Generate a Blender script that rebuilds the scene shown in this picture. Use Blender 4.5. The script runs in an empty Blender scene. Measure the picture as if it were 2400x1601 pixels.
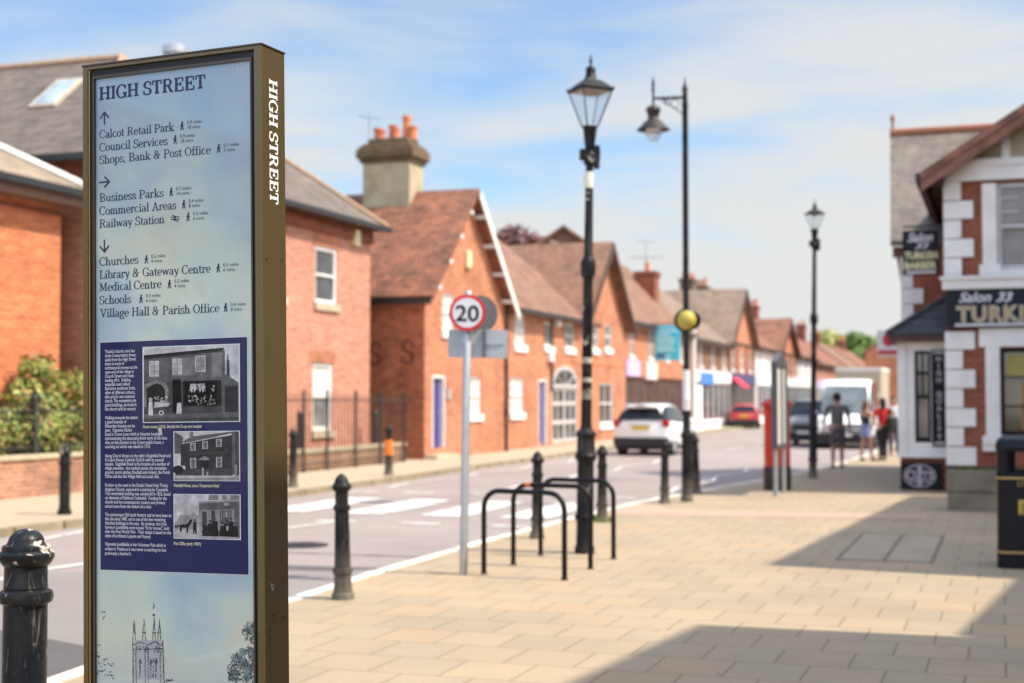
import bpy, bmesh, math, random
from mathutils import Vector, Matrix, Euler

sc = bpy.context.scene
COL = sc.collection
rad = math.radians
rnd = random.Random(11)

# ------------------------------------------------------------------ camera
HC = 1.62                                   # eye height above the pavement
FPX, CX, CY, HZ = 3333.3, 1200.0, 800.5, 936.0
PITCH = math.atan((HZ - CY) / FPX)
cd = bpy.data.cameras.new("camera")
cd.lens, cd.sensor_width = 50.0, 36.0
cd.clip_start, cd.clip_end = 0.1, 3000.0
cam = bpy.data.objects.new("camera", cd)
COL.objects.link(cam)
cam.location = (0, 0, HC)
cam.rotation_euler = (rad(90) + PITCH, 0, 0)
cd.dof.use_dof = True
cd.dof.focus_distance = 4.55
cd.dof.aperture_fstop = 2.7
cd.dof.aperture_blades = 0
sc.camera = cam

# ------------------------------------------------------------------ sun, sky, exposure
SUN_EL = rad(52)
SUN_H = Vector((0.957, -0.288, 0)).normalized()
SUN_DIR = Vector((SUN_H.x * math.cos(SUN_EL), SUN_H.y * math.cos(SUN_EL), math.sin(SUN_EL)))
sl = bpy.data.lights.new("sun", 'SUN')
sl.energy, sl.angle, sl.color = 3.5, rad(0.53), (1.0, 0.925, 0.80)
sun = bpy.data.objects.new("sun", sl)
COL.objects.link(sun)
sun.rotation_euler = SUN_DIR.to_track_quat('Z', 'Y').to_euler()
sun.location = (30, -10, 40)

w = bpy.data.worlds.new("World")
sc.world = w
w.use_nodes = True
nt = w.node_tree
nt.nodes.clear()
N, LK = nt.nodes.new, nt.links.new
wo = N('ShaderNodeOutputWorld')
bg = N('ShaderNodeBackground')
bg.inputs['Strength'].default_value = 0.102
sky = N('ShaderNodeTexSky')
sky.sky_type = 'NISHITA'
sky.sun_disc = False
sky.sun_elevation = SUN_EL
sky.sun_rotation = math.atan2(SUN_H.x, SUN_H.y)
sky.air_density, sky.dust_density, sky.ozone_density = 1.0, 0.9, 1.6
tc = N('ShaderNodeTexCoord')
sep = N('ShaderNodeSeparateXYZ')
LK(tc.outputs['Generated'], sep.inputs[0])
def wmath(op, a, b=None, c=None, clamp=False):
    n = N('ShaderNodeMath'); n.operation = op; n.use_clamp = clamp
    for i, x in enumerate((a, b, c)):
        if x is None: continue
        if isinstance(x, (int, float)): n.inputs[i].default_value = x
        else: LK(x, n.inputs[i])
    return n.outputs[0]
den = wmath('ADD', wmath('MAXIMUM', sep.outputs[2], 0.0), 0.16)
px = wmath('DIVIDE', sep.outputs[0], den)
py = wmath('DIVIDE', sep.outputs[1], den)
comb = N('ShaderNodeCombineXYZ')
LK(px, comb.inputs[0]); LK(py, comb.inputs[1])
def cloud(loc, rot, scale, nscale, detail, rough, lo, hi, dist):
    mp = N('ShaderNodeMapping')
    mp.inputs['Location'].default_value = loc
    mp.inputs['Rotation'].default_value = (0, 0, rot)
    mp.inputs['Scale'].default_value = scale
    LK(comb.outputs[0], mp.inputs[0])
    nz = N('ShaderNodeTexNoise')
    nz.inputs['Scale'].default_value = nscale
    nz.inputs['Detail'].default_value = detail
    nz.inputs['Roughness'].default_value = rough
    nz.inputs['Distortion'].default_value = dist
    LK(mp.outputs[0], nz.inputs['Vector'])
    mr = N('ShaderNodeMapRange'); mr.interpolation_type = 'SMOOTHSTEP'
    mr.inputs['From Min'].default_value = lo
    mr.inputs['From Max'].default_value = hi
    LK(nz.outputs[0], mr.inputs['Value'])
    return mr.outputs[0]
c1 = cloud((1.7, 0.4, 0), rad(38), (0.8, 1.15, 1), 0.75, 5, 0.52, 0.0, 1.0, 0.7)
c2 = cloud((4.1, 2.2, 0), rad(-18), (0.9, 1.4, 1), 2.0, 6, 0.55, 0.0, 1.0, 0.5)
hm = N('ShaderNodeMapRange'); hm.interpolation_type = 'SMOOTHSTEP'   # thicker cloud towards the horizon
hm.inputs['From Min'].default_value = 0.24; hm.inputs['From Max'].default_value = 0.0
LK(sep.outputs[2], hm.inputs['Value'])
rt = N('ShaderNodeMapRange'); rt.interpolation_type = 'SMOOTHSTEP'   # a cloud bank to the north-east
rt.inputs['From Min'].default_value = -0.02; rt.inputs['From Max'].default_value = 0.22
LK(sep.outputs[0], rt.inputs['Value'])
cv = wmath('ADD', wmath('MULTIPLY', c1, 0.62), wmath('MULTIPLY', c2, 0.38))
cv = wmath('ADD', cv, wmath('ADD', wmath('MULTIPLY', rt.outputs[0], 0.145), wmath('MULTIPLY', hm.outputs[0], 0.30)))
cr = N('ShaderNodeMapRange'); cr.interpolation_type = 'SMOOTHSTEP'
cr.inputs['From Min'].default_value = 0.38; cr.inputs['From Max'].default_value = 0.78
LK(cv, cr.inputs['Value'])
cl = wmath('MULTIPLY', cr.outputs[0], 0.95, clamp=True)
mx = N('ShaderNodeMix'); mx.data_type = 'RGBA'
tint = N('ShaderNodeVectorMath'); tint.operation = 'MULTIPLY'; tint.inputs[1].default_value = (0.86, 0.97, 1.04)
LK(sky.outputs[0], tint.inputs[0])
LK(cl, mx.inputs[0]); LK(tint.outputs[0], mx.inputs[6])
mx.inputs[7].default_value = (4.25, 4.25, 4.15, 1)
bh = N('ShaderNodeMapRange'); bh.interpolation_type = 'SMOOTHSTEP'   # fill light added: sky brightened overhead and behind the camera, out of view
bh.inputs['From Min'].default_value = 0.40; bh.inputs['From Max'].default_value = -0.30
LK(sep.outputs[1], bh.inputs['Value'])
zh = N('ShaderNodeMapRange'); zh.interpolation_type = 'SMOOTHSTEP'
zh.inputs['From Min'].default_value = 0.40; zh.inputs['From Max'].default_value = 0.85
LK(sep.outputs[2], zh.inputs['Value'])
gain = wmath('ADD', 1.0, wmath('MULTIPLY', wmath('MAXIMUM', bh.outputs[0], zh.outputs[0]), 1.5))
sc2 = N('ShaderNodeVectorMath'); sc2.operation = 'SCALE'
LK(mx.outputs[2], sc2.inputs[0]); LK(gain, sc2.inputs['Scale'])
LK(sc2.outputs[0], bg.inputs['Color'])
LK(bg.outputs[0], wo.inputs['Surface'])

sc.view_settings.view_transform = 'Standard'
sc.view_settings.look = 'None'
sc.view_settings.exposure = 0.90
sc.view_settings.gamma = 1.0
sc.view_settings.use_curve_mapping = False
try:
    sc.cycles.max_bounces = 6
    sc.cycles.use_denoising = True
    sc.cycles.sample_clamp_indirect = 6.0
except Exception:
    pass

# ------------------------------------------------------------------ layout frame
TH = rad(19.0)                               # the street runs 19 degrees clockwise of the view axis
SV = Vector((math.sin(TH), math.cos(TH), 0))      # along the street
NV = Vector((math.cos(TH), -math.sin(TH), 0))     # across it, towards the right-hand side
def AB(a, b, z=0.0):
    return NV * a + SV * b + Vector((0, 0, z))
def ray(u, v):
    d = Vector(((u - CX) / FPX, -(v - CY) / FPX, -1.0))
    return Matrix.Rotation(rad(90) + PITCH, 3, 'X') @ d
def P(u, v, Y):
    d = ray(u, v)
    return Vector((0, 0, HC)) + d * (Y / d.y)
def G(u, v, z=0.0):
    d = ray(u, v)
    return Vector((0, 0, HC)) + d * ((z - HC) / d.z)
def b_at(u, a):
    k = (u - CX) / FPX
    return a * (math.cos(TH) + math.sin(TH) * k) / (math.cos(TH) * k - math.sin(TH))
def z_at(u, v, a):
    return P(u, v, AB(a, b_at(u, a)).y).z

# ------------------------------------------------------------------ materials
MATS = {}
def _mat(name):
    m = bpy.data.materials.new(name); m.use_nodes = True
    MATS[name] = m
    return m, m.node_tree, m.node_tree.nodes['Principled BSDF']
def _ramp(t, fac, stops):
    r = t.nodes.new('ShaderNodeValToRGB')
    els = r.color_ramp.elements
    while len(els) < len(stops): els.new(0.5)
    for e, (p, c) in zip(els, stops):
        e.position = p; e.color = (c[0], c[1], c[2], 1)
    t.links.new(fac, r.inputs[0])
    return r.outputs[0]
def _noise(t, vec, scale, detail=4, rough=0.55, dist=0.0):
    n = t.nodes.new('ShaderNodeTexNoise')
    n.inputs['Scale'].default_value = scale
    n.inputs['Detail'].default_value = detail
    n.inputs['Roughness'].default_value = rough
    n.inputs['Distortion'].default_value = dist
    t.links.new(vec, n.inputs['Vector'])
    return n.outputs[0]
def _mixc(t, fac, a, b, mode='MIX'):
    m = t.nodes.new('ShaderNodeMix'); m.data_type = 'RGBA'; m.blend_type = mode
    for i, x in ((0, fac), (6, a), (7, b)):
        if isinstance(x, (int, float)): m.inputs[i].default_value = x
        elif isinstance(x, (tuple, list)): m.inputs[i].default_value = (x[0], x[1], x[2], 1)
        else: t.links.new(x, m.inputs[i])
    return m.outputs[2]
def _bump(t, b, h, strength=0.3, dist=0.02):
    n = t.nodes.new('ShaderNodeBump')
    n.inputs['Strength'].default_value = strength
    n.inputs['Distance'].default_value = dist
    t.links.new(h, n.inputs['Height'])
    t.links.new(n.outputs[0], b.inputs['Normal'])
def sc_(c, f):
    return tuple(min(1.0, x * f) for x in c)
def plain(name, col, rough=0.6, metal=0.0, var=0.14, scale=6.0, bump=0.0, coat=0.0, spec=None):
    if name in MATS: return MATS[name]
    m, t, b = _mat(name)
    tcn = t.nodes.new('ShaderNodeTexCoord')
    f = _noise(t, tcn.outputs['Object'], scale, 6, 0.6)
    t.links.new(_ramp(t, f, [(0.28, sc_(col, 1 - var)), (0.72, sc_(col, 1 + var))]), b.inputs['Base Color'])
    b.inputs['Roughness'].default_value = rough
    b.inputs['Metallic'].default_value = metal
    b.inputs['Coat Weight'].default_value = coat
    b.inputs['Coat Roughness'].default_value = 0.08
    if spec is not None: b.inputs['Specular IOR Level'].default_value = spec
    if bump: _bump(t, b, _noise(t, tcn.outputs['Object'], scale * 8, 5), bump, 0.01)
    return m
def _uvz(t, zs=1.0):
    tcn = t.nodes.new('ShaderNodeTexCoord')
    s = t.nodes.new('ShaderNodeSeparateXYZ'); t.links.new(tcn.outputs['Object'], s.inputs[0])
    a = t.nodes.new('ShaderNodeMath'); a.operation = 'ADD'
    t.links.new(s.outputs[0], a.inputs[0]); t.links.new(s.outputs[1], a.inputs[1])
    z = t.nodes.new('ShaderNodeMath'); z.operation = 'MULTIPLY'; z.inputs[1].default_value = zs
    t.links.new(s.outputs[2], z.inputs[0])
    c = t.nodes.new('ShaderNodeCombineXYZ')
    t.links.new(a.outputs[0], c.inputs[0]); t.links.new(z.outputs[0], c.inputs[1])
    return tcn.outputs['Object'], c.outputs[0]
def _brick(t, vec, c1, c2, mo, bw, rh, ms, bias=0.0):
    n = t.nodes.new('ShaderNodeTexBrick')
    t.links.new(vec, n.inputs['Vector'])
    for k, v in (('Color1', c1), ('Color2', c2), ('Mortar', mo)):
        n.inputs[k].default_value = (v[0], v[1], v[2], 1)
    n.inputs['Scale'].default_value = 1.0
    n.inputs['Brick Width'].default_value = bw
    n.inputs['Row Height'].default_value = rh
    n.inputs['Mortar Size'].default_value = ms
    n.inputs['Mortar Smooth'].default_value = 0.3
    n.inputs['Bias'].default_value = bias
    return n
def brick(name, c1, c2, mortar=(0.32, 0.22, 0.15), bw=0.228, rh=0.076, stain=0.35, blotch=(0.5, 0.3, 0.2)):
    if name in MATS: return MATS[name]
    m, t, b = _mat(name)
    obj, uv = _uvz(t)
    n = _brick(t, uv, c1, c2, mortar, bw, rh, 0.010)
    f = _noise(t, obj, 0.9, 6, 0.65)
    st = _ramp(t, f, [(0.3, (1 - stain,) * 3), (0.55, (1.0,) * 3), (0.8, (1.15, 1.1, 1.05))])
    col = _mixc(t, 1.0, n.outputs[0], st, 'MULTIPLY')
    mpn = t.nodes.new('ShaderNodeMapping'); mpn.inputs['Scale'].default_value = (2.2, 2.2, 13.3)
    t.links.new(obj, mpn.inputs[0])
    fs = _noise(t, mpn.outputs[0], 1.0, 3, 0.6)
    col = _mixc(t, 1.0, col, _ramp(t, fs, [(0.32, (0.72, 0.66, 0.64)), (0.5, (1.0,) * 3), (0.68, (1.22, 1.2, 1.15))]), 'MULTIPLY')
    f2 = _noise(t, obj, 3.2, 4, 0.7)
    bl = _ramp(t, f2, [(0.60, (0, 0, 0)), (0.78, (0.45,) * 3)])
    col = _mixc(t, bl, col, blotch)
    t.links.new(col, b.inputs['Base Color'])
    b.inputs['Roughness'].default_value = 0.85
    _bump(t, b, n.outputs[1], -0.5, 0.01)
    return m
def tiles(name, c1, c2, dark=(0.08, 0.05, 0.04), bw=0.17, rh=0.11, zs=1.5, lichen=None, patch=0.5):
    if name in MATS: return MATS[name]
    m, t, b = _mat(name)
    obj, uv = _uvz(t, zs)
    n = _brick(t, uv, c1, c2, dark, bw, rh, 0.011)
    f = _noise(t, obj, 1.3, 7, 0.68)
    col = _mixc(t, 1.0, n.outputs[0], _ramp(t, f, [(0.3, (1 - patch,) * 3), (0.52, (1.0,) * 3), (0.78, (1.25, 1.15, 1.05))]), 'MULTIPLY')
    mps = t.nodes.new('ShaderNodeMapping'); mps.inputs['Scale'].default_value = (3.0, 3.0, 9.0)
    t.links.new(obj, mps.inputs[0])
    fs = _noise(t, mps.outputs[0], 1.0, 4, 0.7)
    col = _mixc(t, 1.0, col, _ramp(t, fs, [(0.34, (1 - patch * .9,) * 3), (0.5, (1.0,) * 3), (0.68, (1 + patch * .7, 1 + patch * .55, 1 + patch * .5))]), 'MULTIPLY')
    if lichen:
        mpn = t.nodes.new('ShaderNodeMapping'); mpn.inputs['Scale'].default_value = (1, 1, 3.5)
        t.links.new(obj, mpn.inputs[0])
        f2 = _noise(t, mpn.outputs[0], 1.5, 5, 0.6)
        col = _mixc(t, _ramp(t, f2, [(0.62, (0, 0, 0)), (0.70, (0.8,) * 3)]), col, lichen)
    t.links.new(col, b.inputs['Base Color'])
    b.inputs['Roughness'].default_value = 0.8
    _bump(t, b, n.outputs[1], -0.7, 0.02)
    return m
def glass_dark(name, col, rough=0.06):
    if name in MATS: return MATS[name]
    m, t, b = _mat(name)
    tcn = t.nodes.new('ShaderNodeTexCoord')
    f = _noise(t, tcn.outputs['Object'], 1.7, 3)
    t.links.new(_ramp(t, f, [(0.3, sc_(col, 0.5)), (0.7, sc_(col, 1.5))]), b.inputs['Base Color'])
    b.inputs['Roughness'].default_value = rough
    b.inputs['Specular IOR Level'].default_value = 0.8
    return m
def clear_glass(name, tint=(0.95, 0.97, 0.98), rough=0.1, trans=0.9, alpha=1.0):
    if name in MATS: return MATS[name]
    m, t, b = _mat(name)
    b.inputs['Base Color'].default_value = (*tint, 1)
    b.inputs['Roughness'].default_value = rough
    b.inputs['Transmission Weight'].default_value = trans
    b.inputs['IOR'].default_value = 1.1
    return m
def ground_mat(name, c, c2, scale, grain=60, crack=None, bump=0.25, rough=0.9):
    if name in MATS: return MATS[name]
    m, t, b = _mat(name)
    tcn = t.nodes.new('ShaderNodeTexCoord'); o = tcn.outputs['Object']
    f = _noise(t, o, scale, 6, 0.62)
    col = _ramp(t, f, [(0.3, c), (0.7, c2)])
    g = _noise(t, o, grain, 4, 0.7)
    col = _mixc(t, 1.0, col, _ramp(t, g, [(0.3, (0.8,) * 3), (0.7, (1.18,) * 3)]), 'MULTIPLY')
    t.links.new(col, b.inputs['Base Color'])
    b.inputs['Roughness'].default_value = rough
    _bump(t, b, g, bump, 0.01)
    return m
def paving(name):
    m, t, b = _mat(name)
    tcn = t.nodes.new('ShaderNodeTexCoord'); o = tcn.outputs['Object']
    mp = t.nodes.new('ShaderNodeMapping'); mp.inputs['Rotation'].default_value = (0, 0, TH)
    t.links.new(o, mp.inputs[0])
    wob = _noise(t, o, 0.6, 3)
    n = _brick(t, mp.outputs[0], (0.385, 0.295, 0.190), (0.36, 0.288, 0.197), (0.235, 0.178, 0.11), 0.45, 0.52, 0.009)
    n2 = _brick(t, mp.outputs[0], (0.0,) * 3, (1.0,) * 3, (0.5,) * 3, 0.45, 0.52, 0.0, 0.0)
    col = _mixc(t, 1.0, n.outputs[0], _ramp(t, n2.outputs[0], [(0.0, (1.04, 0.98, 0.93)), (0.35, (0.93, 0.94, 0.93)), (0.7, (1.0, 0.99, 0.98)), (1.0, (1.10, 1.04, 0.95))]), 'MULTIPLY')
    f = _noise(t, o, 0.55, 6, 0.6)
    col = _mixc(t, 1.0, col, _ramp(t, f, [(0.3, (0.86, 0.86, 0.88)), (0.7, (1.08, 1.06, 1.02))]), 'MULTIPLY')
    g = _noise(t, o, 38, 5, 0.7)
    col = _mixc(t, 1.0, col, _ramp(t, g, [(0.25, (0.86,) * 3), (0.75, (1.1,) * 3)]), 'MULTIPLY')
    f3 = _noise(t, o, 4.0, 5, 0.65)
    col = _mixc(t, _ramp(t, f3, [(0.60, (0, 0, 0)), (0.78, (0.42,) * 3)]), col, (0.20, 0.14, 0.08))
    sp = t.nodes.new('ShaderNodeTexVoronoi'); sp.inputs['Scale'].default_value = 1.1
    t.links.new(o, sp.inputs['Vector'])
    col = _mixc(t, _ramp(t, sp.outputs[0], [(0.018, (0.6,) * 3), (0.030, (0, 0, 0))]), col, (0.08, 0.07, 0.06))
    t.links.new(col, b.inputs['Base Color'])
    b.inputs['Roughness'].default_value = 0.9
    _bump(t, b, n.outputs[1], -0.35, 0.008)
    return m
def worn_black(name, col=(0.006, 0.0065, 0.0075), chip=(0.55, 0.5, 0.42), amt=0.64, scale=5.0, rough=0.38, dust=0.25, top=None, scr=None, foot=None):
    if name in MATS: return MATS[name]
    m, t, b = _mat(name)
    tcn = t.nodes.new('ShaderNodeTexCoord'); o = tcn.outputs['Object']
    d = _noise(t, o, 3.0, 6, 0.65)
    c = _mixc(t, _ramp(t, d, [(0.4, (0, 0, 0)), (0.85, (dust,) * 3)]), col, (0.30, 0.27, 0.22))
    f = _noise(t, o, scale, 7, 0.62, 0.6)
    if top:                                   # paint flakes more on the exposed head
        sz = t.nodes.new('ShaderNodeSeparateXYZ'); t.links.new(o, sz.inputs[0])
        mr = t.nodes.new('ShaderNodeMapRange'); mr.inputs['From Min'].default_value = top[0]; mr.inputs['From Max'].default_value = top[1]; mr.inputs['To Max'].default_value = top[2]
        t.links.new(sz.outputs[2], mr.inputs['Value'])
        ad = t.nodes.new('ShaderNodeMath'); t.links.new(f, ad.inputs[0]); t.links.new(mr.outputs[0], ad.inputs[1]); f = ad.outputs[0]
    msk = _ramp(t, f, [(amt, (0, 0, 0)), (amt + 0.02, (1, 1, 1))])
    c = _mixc(t, msk, c, chip)
    mp = t.nodes.new('ShaderNodeMapping'); mp.inputs['Rotation'].default_value = (0.5, 0.6, 0.4); mp.inputs['Scale'].default_value = (9, 9, 1.6)
    t.links.new(o, mp.inputs[0])
    s = _noise(t, mp.outputs[0], 2.0, 4, 0.7, 1.2)
    c = _mixc(t, _ramp(t, s, [(0.60, (0, 0, 0)), (0.72, ((scr or dust * 1.5),) * 3)]), c, (0.45, 0.42, 0.38))
    if foot:                                  # splashed dirt on the lowest part
        sf = t.nodes.new('ShaderNodeSeparateXYZ'); t.links.new(o, sf.inputs[0])
        mf = t.nodes.new('ShaderNodeMapRange'); mf.inputs['From Min'].default_value = foot; mf.inputs['From Max'].default_value = 0.0; mf.inputs['To Max'].default_value = 0.8
        t.links.new(sf.outputs[2], mf.inputs['Value'])
        mm = t.nodes.new('ShaderNodeMath'); mm.operation = 'MULTIPLY'; t.links.new(mf.outputs[0], mm.inputs[0]); t.links.new(_noise(t, o, 11, 5, .7), mm.inputs[1])
        c = _mixc(t, mm.outputs[0], c, (0.36, 0.31, 0.24))
    t.links.new(c, b.inputs['Base Color'])
    b.inputs['Roughness'].default_value = rough
    b.inputs['Specular IOR Level'].default_value = 0.2
    _bump(t, b, msk, -0.3, 0.003)
    return m

BR_OR = brick("orange_brick", (0.55, 0.19, 0.085), (0.43, 0.135, 0.06), (0.42, 0.24, 0.15), stain=.42, blotch=(0.62, 0.29, 0.16))
BR_ORB = brick("bright_orange_brick", (0.64, 0.18, 0.06), (0.50, 0.12, 0.038), (0.50, 0.26, 0.15), stain=0.25, blotch=(0.40, 0.09, 0.03))
BR_PK = brick("pink_brick", (0.52, 0.225, 0.14), (0.45, 0.18, 0.11), (0.48, 0.28, 0.20), stain=0.15, blotch=(0.58, 0.27, 0.18))
BR_DK = brick("dark_red_brick", (0.30, 0.07, 0.03), (0.23, 0.05, 0.022), (0.22, 0.13, 0.09), stain=0.3, blotch=(0.34, 0.09, 0.04))
BR_OLD = brick("weathered_orange_brick", (0.50, 0.15, 0.06), (0.36, 0.10, 0.045), (0.34, 0.20, 0.12), stain=0.5, blotch=(0.50, 0.22, 0.11))
TL_RED = tiles("red_clay_tiles", (0.32, 0.128, 0.064), (0.21, 0.082, 0.046), (0.10, 0.04, 0.025), lichen=None, patch=0.5)
TL_BRN = tiles("brown_clay_tiles", (0.27, 0.135, 0.08), (0.21, 0.105, 0.062), (0.11, 0.06, 0.04), patch=0.4)
TL_GRY = tiles("grey_brown_tiles", (0.24, 0.165, 0.115), (0.20, 0.135, 0.095), (0.11, 0.08, 0.06), bw=0.3, rh=0.2, patch=0.3)
TL_SLT = tiles("grey_slates", (0.155, 0.122, 0.097), (0.13, 0.102, 0.082), (0.06, 0.047, 0.038), bw=0.3, rh=0.3, zs=1.6, lichen=(0.34, 0.30, 0.23), patch=0.3)
TL_SLD = tiles("dark_slates", (0.07, 0.07, 0.075), (0.055, 0.055, 0.06), (0.02, 0.02, 0.02), bw=0.25, rh=0.22, patch=0.3)
TL_TAN = tiles("tan_tiles", (0.30, 0.23, 0.16), (0.25, 0.19, 0.13), (0.13, 0.10, 0.07), bw=0.3, rh=0.25, patch=0.25)
WHITE = plain("white_paint", (0.80, 0.79, 0.76), 0.45, var=0.05, scale=3)
WHITE_W = plain("weathered_white_paint", (0.74, 0.73, 0.70), 0.6, var=0.12, scale=2.2, bump=0.15)
CREAM = plain("cream_render", (0.62, 0.57, 0.47), 0.85, var=0.08, scale=1.5, bump=0.2)
RENDER_W = plain("white_render", (0.66, 0.63, 0.57), 0.85, var=0.16, scale=1.2, bump=0.2)
STONE = plain("sandstone", (0.46, 0.38, 0.26), 0.9, var=0.2, scale=3, bump=0.4)
CONC = plain("mossy_concrete", (0.20, 0.175, 0.13), 0.95, var=0.35, scale=2.5, bump=0.5)
CEMENT = plain("cement_render", (0.40, 0.33, 0.21), 0.9, var=0.25, scale=2, bump=0.4)
MOSSY = plain("mossy_brick", (0.13, 0.085, 0.045), 0.95, var=0.4, scale=4, bump=0.5)
TERRA = plain("terracotta", (0.55, 0.17, 0.07), 0.8, var=0.25, scale=3)
TIMBER = plain("dark_timber", (0.055, 0.03, 0.02), 0.75, var=0.35, scale=3, bump=0.2)
TIMBER_R = plain("peeling_brown_timber", (0.22, 0.095, 0.06), 0.7, var=0.7, scale=2.6, bump=0.3)
GUTTER = plain("black_gutter", (0.02, 0.02, 0.022), 0.5, var=0.2)
GLASS = glass_dark("window_glass", (0.055, 0.06, 0.06))
GLASS_L = glass_dark("pale_window_glass", (0.26, 0.27, 0.26), 0.12)
BLINDS = plain("net_curtain", (0.62, 0.60, 0.55), 0.9, var=0.12, scale=4)
GREYP = plain("grey_paint", (0.36, 0.34, 0.32), 0.5, var=0.1)
PURPLE = plain("purple_door_paint", (0.06, 0.045, 0.20), 0.35, var=0.1)
BLACKP = worn_black("worn_black_paint", amt=0.68, scale=6.0, rough=0.5, dust=0.10, scr=.2, foot=.45)
BLACKC = worn_black("chipped_black_paint", col=(0.007, 0.009, 0.012), chip=(0.62, 0.55, 0.44), amt=0.66, scale=9.0, rough=0.36, dust=0.08, scr=.42, top=(.86, .96, .125))
BLACKL = worn_black("peeling_black_paint", chip=(0.50, 0.45, 0.36), amt=0.64, scale=7.0, rough=0.45, dust=0.12)
BLACK = plain("black_gloss_paint", (0.006, 0.006, 0.0065), 0.42, var=0.3, scale=8, spec=.22)
IRON = plain("black_iron", (0.03, 0.028, 0.028), 0.6, var=0.3)
GALV = plain("galvanised_steel", (0.42, 0.43, 0.44), 0.42, 0.55, var=0.18, scale=5)
GREYM = plain("grey_sign_back", (0.40, 0.44, 0.49), 0.5, 0.2, var=0.06, scale=3)
RED = plain("post_red_paint", (0.55, 0.022, 0.012), 0.35, var=0.1, coat=0.3)
RUBBER = plain("tyre_rubber", (0.018, 0.018, 0.018), 0.8, var=0.2)
WHITEF = plain("flat_white", (0.80, 0.80, 0.78), 0.6, var=0.03)
BLACKF = plain("flat_black", (0.010, 0.010, 0.011), 0.6, var=0.1, spec=.2)

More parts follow.
